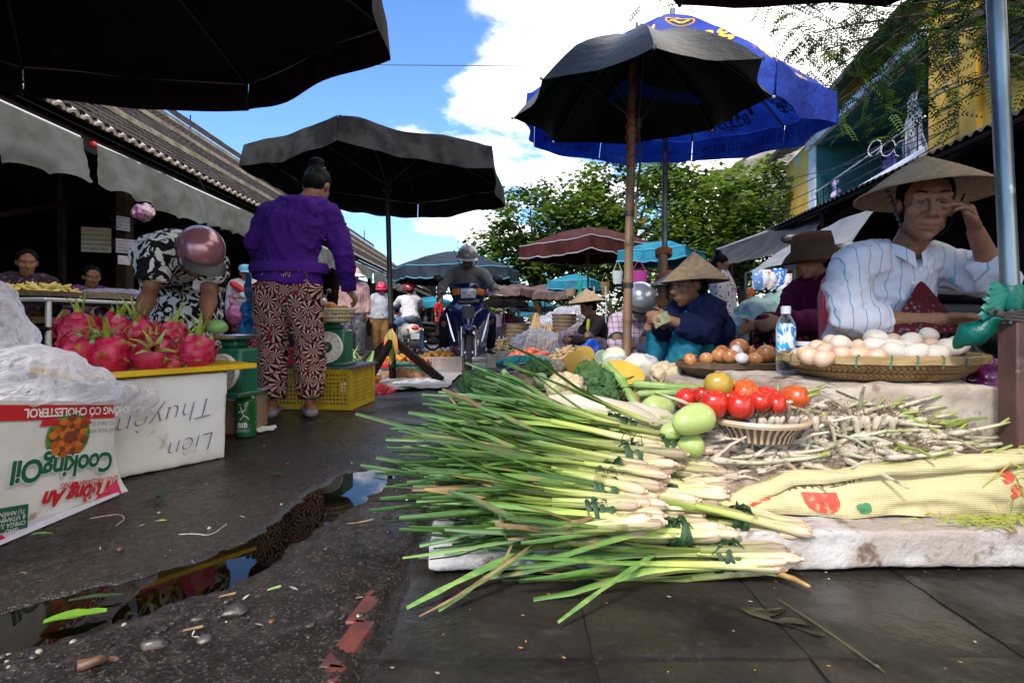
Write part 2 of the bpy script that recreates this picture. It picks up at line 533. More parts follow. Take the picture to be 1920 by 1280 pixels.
f=MB(); c0=G(1455,1170)
film=[(1385,1147),(1402,1144),(1440,1150),(1468,1146),(1474,1153),(1462,1160),(1440,1165),(1455,1170),(1488,1163),(1505,1172),(1520,1185),(1548,1200),(1530,1202),(1505,1190),(1470,1180),(1430,1168),(1405,1160)]
for k in range(len(film)):
 q=G(*film[k]); f.v.append(V((q.x,q.y,.0095)))
f.f=[tuple(range(len(film)))[::-1]]; f.mi=[0]
tag(f.build('rain_water',water_mat('film_water',(.7,.66,.6)),None),kind='structure')
M_brick=mat('wet_red_brick',(.17,.036,.020),(.09,.024,.017),rough=.55,scale=26,bump=.7,c3=(.06,.045,.04),s3=22,lo3=.5,hi3=.62)
kerb=thing('kerb_strip',None,None); kerb['kind']='structure'
for(px,py,L,Wd,a)in((686,1142,.13,.045,.10),(655,1212,.15,.05,.14),(622,1270,.05,.04,.3),(612,1160,.05,.022,.2)):
 q=G(px,py); s=MB(); n=7
 Rz=Matrix.Rotation(-a,3,'Z')
 s.box((0,0,0),(Wd,L,.05),bev=.006); s.v=[Rz@v for v in s.v]
 s.v=[v+V((nz(v+q,25)*.004,nz(v+q,25,3)*.006,0))for v in s.v]
 s.v=[v+V((q.x,q.y,-.0165))for v in s.v]
 s.build('brick',M_brick,kerb)
M_stone=mat('wet_pebble',(.035,.034,.036),(.09,.07,.055),rough=.35,scale=18,var=.5,bump=.3)
M_stone2=mat('pale_crumb',(.5,.47,.42),(.30,.24,.18),rough=.6,scale=60,var=.25)
M_ochre=mat('ochre_chip',(.16,.075,.03),(.08,.04,.02),rough=.5,scale=60,var=.3)
grav=MB()
for k in range(520):
 x=U(-1.15,-.26); y=U(.80,1.9)
 gl=(y-(.90+.19*(x+.95)/.65))
 if RND.random()>(exp(-(gl/.06)**2)*.9+.05):continue
 d,sd=pud(x,y)
 if d<.01:continue
 r=U(.0025,.008); grav.ell((x,y,gz(x,y)+r*.3),(r*U(.8,1.6),r,r*U(.5,.8)),Matrix.Rotation(U(0,3),3,'Z'),6,4,mi=RND.choice((0,0,0,0,0,0,1,2)))
tag(grav.build('gravel',[M_stone,M_ochre,M_stone2],None,ang=None),kind='stuff')
for(px,py,r,lab,m)in((440,1163,.013,'long dark wet stone lying in the gravel rut beside the big puddle',M_stone),(290,1222,.012,'angular dark stone at the lower end of the gravel rut',M_stone),(385,1212,.008,'small bluish grey stone next to pale onion skins in the rut',M_stone),(168,1262,.012,'ochre brown stone half buried at the bottom left of the road',M_ochre),(370,1176,.007,'round dark pebble behind the long wet stone in the rut',M_stone),(214,1245,.006,'small orange brown chip of brick in the gravel at the bottom left',M_ochre)):
 q=G(px,py); s=MB(); s.ell((0,0,0),(r*1.8,r,r*.75),None,12,8); s.jit(r*.75,48,px)
 Rz=Matrix.Rotation(radians(22),3,'Z'); s.v=[Rz@v+V((q.x,q.y,gz(q.x,q.y)+r*.3))for v in s.v]
 s.single('stone',m,lab,'stone')
sc_=MB()
for k in range(60):
 x,y=U(-1.6,-.25),U(.85,3.2)
 d,sd=pud(x,y)
 if d<.015:continue
 L=U(.006,.022); a=U(0,6.3); dv=V((cos(a),sin(a),0)); z=gz(x,y)+.003
 sc_.strip([V((x,y,z))+dv*L*t+V((0,0,.003*sin(t*3)))for t in(-.5,0,.5)],[L*.15,L*.4,L*.1],V((-dv.y,dv.x,0)),fold=.1)
for k in range(45):
 x,y=U(-.2,1.3),U(.86,1.25)
 L=U(.003,.009); a=U(0,6.3); dv=V((cos(a),sin(a),0))
 sc_.strip([V((x,y,.0085))+dv*L*t for t in(-.5,0,.5)],[L*.3,L*.6,L*.3],V((-dv.y,dv.x,0)),mi=RND.choice((0,1,1)))
tag(sc_.build('litter',[M_stone2,mat('yellow_scrap',(.5,.28,.03),var=.3)],None),kind='stuff')
# ------ MARKET HALL (left)
M_tile=mat('old_roof_tile',(.016,.013,.013),(.045,.034,.031),spec=.1,rough=.75,scale=9,var=.45,bump=.4,c3=(.07,.065,.06),s3=14,lo3=.58,hi3=.72)
M_mortar=mat('lime_mortar',(.24,.215,.17),(.13,.115,.09),spec=.1,rough=.9,scale=4,bump=.4)
M_cap=mat('lime_tile_end',(.62,.56,.50),(.40,.32,.28),rough=.8,scale=12)
M_darkwood=mat('dark_painted_wood',(.012,.0045,.004),(.006,.003,.003),spec=.1,rough=.6,scale=6,bump=.2,sc=(6,1,1))
M_darkwall=mat('shade_black_wall',(.012,.010,.008),(.006,.005,.004),spec=.1,rough=.9,scale=2)  # near-black colour puts the deep shade of the interiors into the walls
M_column=mat('brown_column',(.028,.014,.006),(.014,.008,.005),spec=.1,rough=.7,scale=5)
def HL(a,Y,z):return V((-a-.05*Y,Y,z))
DL=V((-.05,1,0)).normalized()
hall=thing('market_hall','long low market hall with a dark tiled roof along the left side of the street','building',HL(6,18,0))
EZ,EA,RZ,RA=2.55,3.8,5.8,8.0
def roofz(a):return EZ+(RZ-EZ)*(a-EA)/(RA-EA)
Y0,Y1=0.5,38.0
r=MB()
r.add([HL(EA,Y0,EZ-.09),HL(EA,Y1,EZ-.09),HL(RA,Y1,RZ-.09),HL(RA,Y0,RZ-.09),HL(12,Y0,EZ),HL(12,Y1,EZ)],[(0,1,2,3),(3,2,5,4)])
r.add([HL(EA,Y0,EZ-.15),HL(EA,Y1,EZ-.15),HL(RA,Y1,RZ-.15),HL(RA,Y0,RZ-.15)],[(3,2,1,0)])
r.build('roof',mat('roof_bedding',(.012,.010,.009),(.02,.017,.015),spec=.1,rough=.9,scale=9),hall)
slope=(HL(RA,0,RZ)-HL(EA,0,EZ)); slope_l=slope.length; slope.normalize()
nrm=DL.cross(slope).normalized()
if nrm.z<0:nrm=-nrm
t_=MB(); rad,tl=.062,.25
for(s0,e0,lift)in((0,0,0.012),(tl,0,0)):
 for k in range(5):
  a=pi*k/4
  t_.v.append(V((cos(a)*rad,s0,sin(a)*rad*.8+lift)))
for k in range(4):t_.f.append((k,k+1,5+k+1,5+k)); t_.mi.append(0)
for k in range(5):
 a=pi*k/4; t_.v.append(V((cos(a)*rad*.72,0,sin(a)*rad*.52+.012)))
for k in range(4):t_.f.append((k+1,k,10+k,10+k+1)); t_.mi.append(0)
tile_me=t_.mesh('tile',M_tile,True,60)
Mrot=Matrix((DL,slope,nrm)).transposed()
tiles=[]
for ci in range(int((Y1-Y0)/.165)):
 Yc=Y0+.165*ci
 for ri in range(int(slope_l/.215)):
  base_=HL(EA,Yc,EZ-.05)+slope*(ri*.215-.03)+V((nz((Yc,ri,0),3)*.01,nz((Yc,ri,4),3)*.012,0))
  px,py=960+base_.x/base_.y*F,600-(base_.z-H)/base_.y*F
  vis=px>-20 and py>130+px*.16 and py<620
  tiles.append((0 if vis else 1,base_.y,base_,ri))
tiles.sort(key=lambda q:(q[0],q[1]))
hoff=off_of(hall)
rest=MB()
for k,(v_,_,b_,ri)in enumerate(tiles):
 if k<290 and v_==0:
  o=link('tile',tile_me,hall); o.location=b_-hoff
  o.rotation_euler=(Mrot@Matrix.Rotation(U(-.05,.05),3,'Z')).to_euler()
 elif b_.y<37 and(v_==0 or b_.y>2):
  rest.add([Mrot@q+b_ for q in t_.v],t_.f)
o=rest.build('roof_tiles',M_tile,hall,ang=60); o['kind']='stuff'
c_=MB()
for k in range(7):
 a=pi*k/6
 c_.v+=[V((cos(a)*.066,-.005,sin(a)*.055)),V((cos(a)*.035,-.005,sin(a)*.024)),V((cos(a)*.066,.05,sin(a)*.055))]
for k in range(6):
 b=k*3; c_.f+=[(b,b+3,b+4,b+1),(b+3,b,b+2,b+5)]; c_.mi+=[0,0]
cap_me=c_.mesh('eave_tile',M_cap,True,60)
for ci in range(20,190):
 Yc=Y0+.165*ci+.0825
 o=link('eave_tile',cap_me,hall); o.location=HL(EA-.03,Yc,EZ-.085)-hoff
 o.rotation_euler=Mrot.to_euler()
for a,wd,hh in((4.47,.075,.07),(5.7,.085,.08),(7.07,.09,.08),(8.0,.22,.18)):
 s=MB(); n=60
 for k in range(n):
  Y=lerp(Y0,Y1,k/(n-1)); c=HL(a,Y,roofz(a)+hh*.35+nz((Y,a,0),2)*.015)
  ux=V((-1,0,0))*wd/2
  s.v+=[c+ux+V((0,0,-.02+wd/2*.7)),c+V((-.3*wd,0,hh*.75+.02)),c+V((.25*wd,0,hh*.6)),c-ux+V((0,0,-wd/2*.9))]
 for k in range(n-1):
  for m_ in range(3):
   b=k*4+m_; s.f.append((b,b+1,b+5,b+4)); s.mi.append(0)
 s.build('coping',M_mortar if a<7.5 else M_tile,hall,ang=25)
s=MB(); s.add([HL(3.86,Y0,2.22),HL(3.86,Y1,2.22),HL(3.86,Y1,2.42),HL(3.86,Y0,2.42),HL(3.92,Y0,2.22),HL(3.92,Y1,2.22)],[(0,1,2,3),(1,0,4,5)])
s.build('fascia',M_darkwood,hall)
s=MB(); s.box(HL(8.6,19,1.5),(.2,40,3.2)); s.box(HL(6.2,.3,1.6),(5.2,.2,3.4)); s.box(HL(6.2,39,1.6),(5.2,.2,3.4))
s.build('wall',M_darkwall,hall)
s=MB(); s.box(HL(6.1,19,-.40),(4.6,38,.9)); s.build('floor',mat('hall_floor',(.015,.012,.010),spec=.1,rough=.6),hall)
for Y in(4.83,9.0,13.1,17.1,21.25,26):
 s=MB(); s.box(HL(3.92,Y+.97,.75),(.12,.12,3.1),bev=.01); s.build('column',M_column,hall)
for Y in(5.3,7.2):
 s=MB(); a=HL(5.0,Y+1,0)
 s.box((a.x,a.y,1.25),(.06,.06,2.5)); s.tube([HL(5.0,Y,1.6),HL(5.0,Y+2,2.3)],.03,5); s.build('post',M_column,hall)
s=MB(); s.tube([P(357,216,20.0),P(357,245,20.0)],.022,5); s.build('antenna',M_darkwood,hall)
s=MB(); s.tube([P(683,432,22.0),P(683,450,22.0)],.02,5); s.build('antenna',M_darkwood,hall)
M_awn=mat('grey_awning_cloth',(.135,.145,.14),(.11,.118,.113),spec=.1,rough=.8,scale=5,bump=.35,bscale=14,bdist=.02,c3=(.085,.09,.085),s3=9,lo3=.56,hi3=.9)
M_alu=mat('dull_aluminium',(.55,.55,.56),rough=.4,metal=.6)
M_redcap=mat('red_plastic',(.55,.02,.02),rough=.4)
AW=[(1.6,4.72,'nearest grey hanging awning on the market hall, cut by the left edge'),(4.92,8.85,'long grey scalloped awning beside the woman in the purple hoodie'),(9.05,12.9,'grey awning of the hall just right of the purple hoodie'),(13.1,16.9,'grey awning above the white scooter rider'),(17.1,21.0,'grey awning far down the hall behind the black parasol pole'),(21.3,27,'farthest grey awning at the end of the hall')]
for k,(ya,yb,lab)in enumerate(AW):
 aw=thing('awning',lab,'awning',HL(3.6,ya,2.2),group='grey awnings along the market hall')
 s=MB(); s.tube([HL(3.6,ya,2.2),HL(3.6,yb,2.2)],.022,8); s.build('roller_tube',M_alu,aw)
 L=yb-ya
 def fn(u,v,ya=ya,L=L,k=k):
  Y=ya+u*L
  drop=.40+.03*sin(Y*2.1+k)-.045*abs(sin(Y*pi/.36))**.7*1+.03
  out=.045*v*sin(Y*5.3+2*sin(Y*1.3))+.03*v*sin(Y*13+k)
  out+=.05*v*nz((Y*3,v*2+Y,k),1.2)+.02*nz((Y*9+v*4,v*5,k),1)
  return HL(3.6-.024-.05*v+out,Y,2.2-drop*v+.012*sin(Y*2.5)*(1-v))
 s=MB(); s.grid(fn,120,9); s.build('cloth',M_awn,aw,ang=None)
 s=MB(); s.box(HL(3.6,ya-.02,2.2),(.05,.04,.05),bev=.012); s.build('end_cap',M_redcap if k==1 else M_alu,aw)
 s=MB(); s.tube([HL(3.72,lerp(ya,yb,.5),2.45),HL(3.6,lerp(ya,yb,.5),2.2)],.012,5); s.build('bracket',M_darkwood,aw)
# ------ RIGHT SIDE HOUSES
M_yellow=mat('yellow_limewash',(.85,.50,.075),(.72,.40,.06),rough=.9,scale=1.6,c3=(.55,.52,.46),s3=2.3,lo3=.56,hi3=.68,bump=.25,bscale=10)
M_white=mat('white_paint_trim',(.72,.74,.76),(.55,.57,.58),rough=.7,scale=5)
M_teal=mat('teal_wall',(.03,.17,.17),(.02,.12,.125),rough=.8,scale=3)
M_roofr=mat('dark_eave',(.04,.036,.034),(.10,.09,.08),spec=.1,rough=.9,scale=5,bump=.3)
def HR(Y,z,back=0.0):return V((4.135+.226*Y+back,Y,z))
yh=thing('yellow_house','old yellow two storey house with a teal balcony room on the right','house',HR(9,0))
def wall_panel(y0,y1,z0,z1,m,par,name='wall',th=.25,back=0.0):
 s=MB(); a,b,c,d=HR(y0,z0,back),HR(y1,z0,back),HR(y1,z1,back),HR(y0,z1,back); e=V((th,0,0))
 s.add([a,b,c,d,a+e,b+e,c+e,d+e],[(0,1,2,3),(7,6,5,4),(0,3,7,4),(1,5,6,2),(3,2,6,7),(0,4,5,1)])
 return s.build(name,m,par,smooth=False)
wall_panel(3.0,7.45,2.75,6.2,M_yellow,yh)
wall_panel(12.45,14.4,0,4.75,M_yellow,yh)
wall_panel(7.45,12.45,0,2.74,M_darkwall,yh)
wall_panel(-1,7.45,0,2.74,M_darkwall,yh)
wall_panel(7.45,12.45,4.70,5.05,M_yellow,yh)
wall_panel(12.02,12.44,2.75,4.69,M_white,yh,'pilaster',.3,-.03)
wall_panel(7.46,12.44,4.52,4.69,M_white,yh,'lintel',.35,-.10)
wall_panel(6.3,6.62,2.76,6.1,M_yellow,yh,'pilaster',.3,-.08)
wall_panel(7.46,12.0,2.76,5,M_teal,yh,'balcony_back_wall',.1,1.5)
s=MB(); s.add([HR(7.46,4.5),HR(12.4,4.5),HR(12.4,4.5,1.5),HR(7.46,4.5,1.5)],[(0,1,2,3)]); s.build('balcony_ceiling',M_teal,yh)
s=MB(); s.add([HR(12.0,2.76,.0),HR(12.0,4.5,.0),HR(12.0,4.5,1.5),HR(12.0,2.76,1.5)],[(0,1,2,3)]); s.build('balcony_side_wall',M_teal,yh)
s=MB(); s.add([HR(7.46,2.9,-.05),HR(12.4,2.9,-.05),HR(12.4,2.9,1.5),HR(7.46,2.9,1.5)],[(3,2,1,0)]); s.build('balcony_floor',M_darkwall,yh)
wall_panel(7.9,9.6,2.9,3.75,M_darkwall,yh,'window',.05,1.44)
wall_panel(7.8,9.7,3.78,3.84,M_white,yh,'window_trim',.05,1.42)
for k in range(3):wall_panel(8.2,9.5,3.98+k*.12,4.03+k*.12,M_white,yh,'vent_slat',.04,1.45)
s=MB()
s.add([HR(2,6.25,-.35),HR(7.6,6.25,-.35),HR(7.6,6.9,1.2),HR(2,6.9,1.2),HR(7.4,4.86,-.42),HR(14.6,4.86,-.42),HR(14.6,5.7,1.3),HR(7.4,5.7,1.3),HR(7.4,4.98,-.42),HR(14.6,4.98,-.42),HR(2,6.37,-.35),HR(7.6,6.37,-.35),HR(14.6,5.8,1.3),HR(7.6,7,1.2)],[(0,1,2,3),(4,5,6,7),(4,5,9,8),(0,1,11,10),(8,9,12,7),(5,9,12,6),(10,11,13,3),(1,11,13,2)])
s.build('roof',M_roofr,yh)
s=MB(); s.tube([HR(7.5,3.45,-.02),HR(12.0,3.45,-.02)],.015,6); s.build('rail',M_white,yh)
for k in range(12):
 Y=7.7+k*.38; s=MB(); s.tube([HR(Y,2.9,-.02),HR(Y,3.44,-.02)],.009,5); s.build('baluster',M_darkwood,yh)
M_shut=mat('brown_shutter',(.05,.03,.022),(.03,.018,.014),rough=.6,scale=5)
s_=thing('shutter','dark brown louvred window shutter at the right edge beyond the steel pole','shutter',HR(5.45,4.0))
wall_panel(4.3,6.1,3.35,3.42,M_shut,s_,'frame',.05,-.12); wall_panel(4.3,6.1,5.2,5.27,M_shut,s_,'frame',.05,-.12)
for Y in(4.3,5.2,6.05):wall_panel(Y,Y+.06,3.43,5.19,M_shut,s_,'frame',.05,-.12)
for k in range(24):wall_panel(4.37,6.04,3.47+k*.071,3.515+k*.071,M_shut,s_,'louvre',.03,-.10+.02*(k%2))
M_corr=mat('corrugated_sheet',(.06,.06,.062),(.03,.028,.028),spec=.1,rough=.6,scale=4,metal=.2)
lean=thing('lean_to_roof','dark corrugated lean-to roof below the balcony of the yellow house','roof',(4.6,8,2.4))
def lr(u,v):
 Y=lerp(2.0,13.4,u); x0=3.64+.114*Y; x1=4.10+.226*Y
 return(lerp(x0,x1,v),Y,lerp(2.28,2.72,v)+.018*sin(u*2*pi*90))
s=MB(); s.grid(lr,720,3); s.build('corrugated_sheet',M_corr,lean,ang=None)
s=MB(); s.tube([lr(0,.03)[:2]+(2.22,),lr(1,.03)[:2]+(2.22,)],.03,6); s.build('purlin',M_darkwood,lean)
for k in range(5):
 q=lr(.12+k*.2,.05); s=MB(); s.tube([(q[0],q[1],0),(q[0],q[1],2.22)],.03,6); s.build('post',M_darkwood,lean)
def cloth_sheet(name,label,cat,corners,m,sag=.15,n=24,wr=.03,group=None,seed=0,fr=3.0):
 a,b,c,d=[V(q)for q in corners]
 def fn(u,v):
  p=a.lerp(b,u).lerp(d.lerp(c,u),v)
  p.z-=sag*sin(pi*u)*sin(pi*v)
  return p+V((nz(p,fr,seed),nz(p,fr,seed+5),nz(p,fr,seed+9)))*wr
 s=MB(); s.grid(fn,n,n); return s.single(name,m,label,cat,group)
M_tarp=mat('grey_tarp',(.30,.315,.33),(.22,.23,.235),rough=.55,scale=3,bump=.3,thin=.25)
M_tarpd=mat('dark_tarp',(.045,.045,.05),(.03,.03,.032),spec=.1,rough=.6,scale=3,bump=.3)
cloth_sheet('tarp','grey tarpaulin sloping above the woman in the bucket hat','tarp',[P(1650,382,5.6),P(1500,448,7.6),P(1398,512,7.4),P(1585,470,5.0)],M_tarp)
cloth_sheet('tarp','dark tarpaulin with a pale front edge beside the green tree','tarp',[P(1545,398,8.4),P(1345,470,12),P(1345,500,10.5),P(1520,462,7.2)],M_tarpd)
s=MB(); s.tube([P(1346,468,12),P(1548,396,8.4)],.03,6); s.single('rail',M_alu,'pale tube drawn for the lit front edge of the dark tarpaulin','rail')  # pale tube added to draw the lit line of the tarpaulin edge
M_sheet=mat('white_sheet',(.70,.74,.80),(.55,.60,.68),rough=.8,scale=4,bump=.3,bscale=8,bdist=.03)
def bsheet(u,v):
 Y=lerp(7.3,12.6,u); q=HR(Y,0)
 return V((q.x-.10-.35*v+.06*sin(Y*6)*v,Y,lerp(2.98,2.62,v)+.05*sin(Y*3.3)*v-.16*(1-u)*0))
s=MB(); s.grid(bsheet,90,8); s.single('sheet',M_sheet,'long white cloth hung below the balcony railing','cloth')
def garment(label,px,py,Y,w,h,m,cat='clothes'):
 c=P(px,py,Y); s=MB()
 def fn(u,v):
  ww=w*(.55+.45*v); a=(u-.5)
  return c+V((a*ww*.3+.05*sin(u*19)*v,a*ww,-h*v+.06*abs(a)*-4*(1-v)*h*.3))+V((nz((u*4,v*4,px),1)*.08,0,0))
 s.grid(fn,22,16)
 return s.single('hanging_clothes',m,label,cat)
garment('pale grey jacket hanging at the right end of the balcony',1712,175,8.0,.75,1.05,mat('grey_cloth',(.42,.42,.45),(.25,.25,.28),rough=.9,scale=6,bump=.4))
garment('purple blue clothes hung on the balcony rail',1668,285,8.7,.6,.28,mat('violet_cloth',(.06,.04,.24),(.03,.02,.12),rough=.9,scale=9,bump=.4))
garment('lilac towel hanging over the lower end of the balcony rail',1566,338,11.0,.3,.35,mat('lilac_cloth',(.45,.38,.6),rough=.9))
s=MB()
for k,px in enumerate((1640,1665,1690)):
 c=P(px,278,8.5); pts=[c+V((0,.16*cos(a),.12*sin(a)))for a in[x*pi/5 for x in range(11)]]; s.tube(pts,.008,5)
s.single('clothes_hanger',M_white,'white wire hangers over the purple clothes on the balcony','hangers')
M_weath=mat('weathered_plaster',(.46,.42,.38),(.22,.18,.16),rough=.95,scale=.8,bump=.3,c3=(.10,.08,.07),s3=2.0,lo3=.55,hi3=.7)
wh=thing('weathered_house','weathered pale plaster gable rising behind the green tree','house',(8.6,19,0))
s=MB(); a,b,c,d=P(1378,305,19),P(1470,252,19),P(1560,262,17),P(1560,420,17); e=P(1378,420,19);
s.add([e,a,b,c,d]+[q+V((.6,3,0))for q in(e,a,b,c,d)],[(0,1,2,3,4),(1,6,7,2),(2,7,8,3),(0,5,6,1)]); s.build('wall',M_weath,wh,smooth=False)
s=MB(); s.add([P(1358,322,18.8),P(1476,240,18.8),P(1486,252,18.8),P(1366,330,18.8)]+[q+V((.7,3,.1))for q in(P(1358,322,18.8),P(1476,240,18.8))],[(0,1,2,3),(0,4,5,1)])
s.build('roof',M_roofr,wh,smooth=False)
s=MB(); s.box(P(1362,330,18.5),(.9,.4,.35)); s.build('eave_block',M_roofr,wh)
# ------ TREES
def leafmat(name,c1,c2,th=.3):return mat(name,c1,c2,rough=.45,scale=2.5,thin=th,spec=.2)
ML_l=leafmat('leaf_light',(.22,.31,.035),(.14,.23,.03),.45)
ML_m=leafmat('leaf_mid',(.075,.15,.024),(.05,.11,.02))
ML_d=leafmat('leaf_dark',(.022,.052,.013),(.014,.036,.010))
M_bark=mat('bark',(.055,.042,.032),(.028,.022,.018),rough=.9,scale=6,bump=.6,sc=(3,3,1))
def tree(label,loc,lobes,n,lw,ll,seed,trunk_h,tr=.22,light=.33,droop=.35,name='leafy_tree'):
 rr=random.Random(seed)
 t=thing(name,label,'tree',loc,group='trees at the end of the street')
 s=MB(); vs=s.v
 base=V(loc)
 cl=[]
 for(c,r)in lobes:
  for _ in range(int(60*r[0]*r[2]/3)):
   d=V((rr.gauss(0,1),rr.gauss(0,1),rr.gauss(0,1))).normalized(); k=rr.uniform(.55,1.0)**.5
   cl.append((V(c)+V((d.x*r[0],d.y*r[1],d.z*r[2]))*k,rr.uniform(.35,.75),rr.random()))
 for i in range(n):
  c,cr,tone=cl[rr.randrange(len(cl))]
  o=V((rr.gauss(0,1),rr.gauss(0,1),rr.gauss(0,.55)))*cr*.55
  p=c+o
  if o.length>cr*1.5:continue
  a=rr.uniform(0,2*pi); d=V((cos(a),sin(a),rr.uniform(-droop*2,droop*.6))).normalized()
  sd=d.cross(V((rr.uniform(-.5,.5),rr.uniform(-.5,.5),1))).normalized()
  k_=rr.choice((.55,.8,1,1.25)); L=ll*rr.uniform(.8,1.2)*k_; W=lw*rr.uniform(.7,1.2)*k_
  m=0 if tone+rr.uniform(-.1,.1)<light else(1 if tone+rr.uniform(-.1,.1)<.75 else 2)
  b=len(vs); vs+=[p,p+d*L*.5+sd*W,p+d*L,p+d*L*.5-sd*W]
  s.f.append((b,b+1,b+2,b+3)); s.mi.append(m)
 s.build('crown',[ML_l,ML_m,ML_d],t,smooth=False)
 s=MB()
 top=V(lobes[0][0])
 s.tube([base,base.lerp(top,.3)+V((.15,0,0)),base.lerp(top,.6)-V((.1,0,0)),top],[tr,tr*.8,tr*.6,tr*.25],9)
 for(c,r)in lobes:
  for _ in range(4):
   q=V(c)+V((rr.uniform(-.7,.7)*r[0],rr.uniform(-.6,.6)*r[1],rr.uniform(-.1,.6)*r[2]))
   st=base.lerp(top,rr.uniform(.35,.7)); s.tube([st,st.lerp(q,.5)+V((0,0,.25)),q],[tr*.4,tr*.25,.02],6)
 s.build('trunk',M_bark,t)
 return t
tree('wide light green tree behind the bamboo umbrella pole',(4.0,19,-.5),[(V((4.2,19,4.7)),(2.7,2.0,1.8)),(V((6.6,19,4.6)),(2.1,2,1.6)),(V((2.6,19.5,4.1)),(1.7,1.8,1.6)),(V((4.8,18.3,2.7)),(4.2,1.6,1.3))],23000,.075,.23,3,3.5,light=.5)
tree('dark glossy tree at the left end of the greenery',(.9,21,-.5),[(V((.9,21,4.2)),(1.9,1.8,1.8)),(V((-.5,21.5,3.2)),(1.3,1.5,1.4)),(V((2.3,20.5,2.8)),(1.8,1.5,1.6))],13500,.085,.19,5,3.2,light=.25)
tree('leafy creeper covered tree against the yellow house',(6.6,15.5,-.4),[(V((6.7,15.5,4.2)),(1.5,1.2,1.1)),(V((7.1,14.4,3.0)),(.9,.8,1.4)),(V((5.6,15.6,2.8)),(1.6,1.1,1.3))],9500,.07,.18,8,3.2,light=.55)
tree('low pale green tree far down the street behind the motorbike',(.2,34,-.8),[(V((.1,34,1.9)),(2.6,2,2.4)),(V((2.2,36,2.6)),(2.6,2,2.4)),(V((-2.4,37,1.2)),(2.0,2,1.8))],8000,.12,.3,12,2.5,light=.65)
tree('broad dark tree closing the far end of the street on the right',(6,30,-.8),[(V((5.5,30,2.0)),(3.6,2,2.4)),(V((10,30,2.6)),(4.0,2,2.6))],9000,.12,.3,14,2.5,light=.35)
tree('bushy hedge tree filling the gap below the weathered house',(8.6,19.5,-.5),[(V((8.4,19,1.0)),(2.4,1.4,1.9)),(V((10.8,18.5,1.2)),(2.0,1.4,2.0))],6500,.08,.2,17,2.0,light=.4)
fe=thing('feathery_tree','overhanging feathery tamarind branches with small leaflets at the top right','tree',(6.3,5.2,0))
rr=random.Random(21)
s=MB(); br=MB()
br.tube([(6.6,5.2,0),(6.35,5.25,2.2),(6.5,5.3,3.8),(6.2,5.5,5.2)],[.2,.16,.13,.09],9)
ends=[]
def twig(a,b,r0,n=5,depth=0):
 pts=[a.lerp(b,k/n)+V((rr.uniform(-.04,.04),rr.uniform(-.06,.06),rr.uniform(-.03,.05)+.12*sin(pi*k/n)))for k in range(n+1)]
 br.tube(pts,[r0,.006],6); return pts
roots=[(6.4,5.25,3.6),(6.3,5.4,4.6)]
TW=[((1800,60,5.3),9),((1740,30,5.6),14),((1660,20,5.8),18),((1580,40,6.0),18),((1520,60,6.2),22),((1490,30,6.2),18),((1560,130,6.0),20),((1620,110,5.7),18),((1690,130,5.5),18),((1760,140,5.3),8),((1800,190,5.2),5),((1770,215,5.2),9),((1640,190,5.5),13),((1590,215,5.7),8),((1700,215,5.3),9),((1540,215,5.9),5),((1850,20,5.2),10),((1900,80,5.4),6),((1460,10,6.4),8),((1235,18,6.6),5),((1720,80,5.6),18),((1600,80,5.9),16),((1780,100,5.4),5),((1530,100,6.1),10)]
for(q,ns)in TW:
 e=P(*q); a=V(rr.choice(roots)); pts=twig(a,e,.03,7)
 for k in range(int(ns*2.6)):
  st=pts[-1]if k%3 else pts[rr.randrange(4,7)]
  st=st+V((rr.gauss(0,.17),rr.gauss(0,.22),rr.gauss(0,.13)))
  az=rr.uniform(0,2*pi); d=V((cos(az),sin(az)*.7,rr.uniform(-.9,.05))).normalized()
  L=rr.uniform(.16,.30); sd=d.cross(V((0,0,1))+V((rr.uniform(-.6,.6),rr.uniform(-.6,.6),0))).normalized(); up=sd.cross(d)
  m=1 if rr.random()<.2 else(0 if rr.random()<.1 else 2)  # mostly the dark leaf tone, colouring in the backlit look of the branches
  s.strip([st,st+d*L],.004,sd,mi=m)
  npair=8
  for j in range(npair):
   for sg in(-1,1):
    b0=st+d*L*(j+.8)/npair-V((0,0,.05*((j+1)/npair)**2)); dv=(sd*sg+d*.45).normalized()*.052*(1-.25*j/npair); wv=d*.011
    b=len(s.v); s.v+=[b0,b0+dv*.5+wv,b0+dv-V((0,0,.008)),b0+dv*.5-wv]
    s.f.append((b,b+1,b+2,b+3)); s.mi.append(m)
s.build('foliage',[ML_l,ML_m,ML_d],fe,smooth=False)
br.build('trunk',M_bark,fe)
M_wire=mat('black_cable',(.012,.012,.014),rough=.5)
def wire(a,b,r,label,sag=.1):
 a,b=V(a),V(b); s=MB(); s.tube([a.lerp(b,k/12)-V((0,0,sag*sin(pi*k/12)))for k in range(13)],r,4)
 s.single('cable',M_wire,label,'cable','overhead cables')
wire(P(300,116,14),P(1030,124,14),.011,'thin cable crossing the blue sky above the black parasol',.02)
for k,(y0,y1)in enumerate(((395,165),(412,190),(372,150),(345,210),(440,205),(300,118))):
 wire(P(1440,y0,11),P(1870,y1,6.2),.008,['thin cable crossing the yellow wall, %s of the bunch'%w_ for w_ in('third from the top','second from the bottom','second from the top','steepest','lowest','topmost')][k],.08)
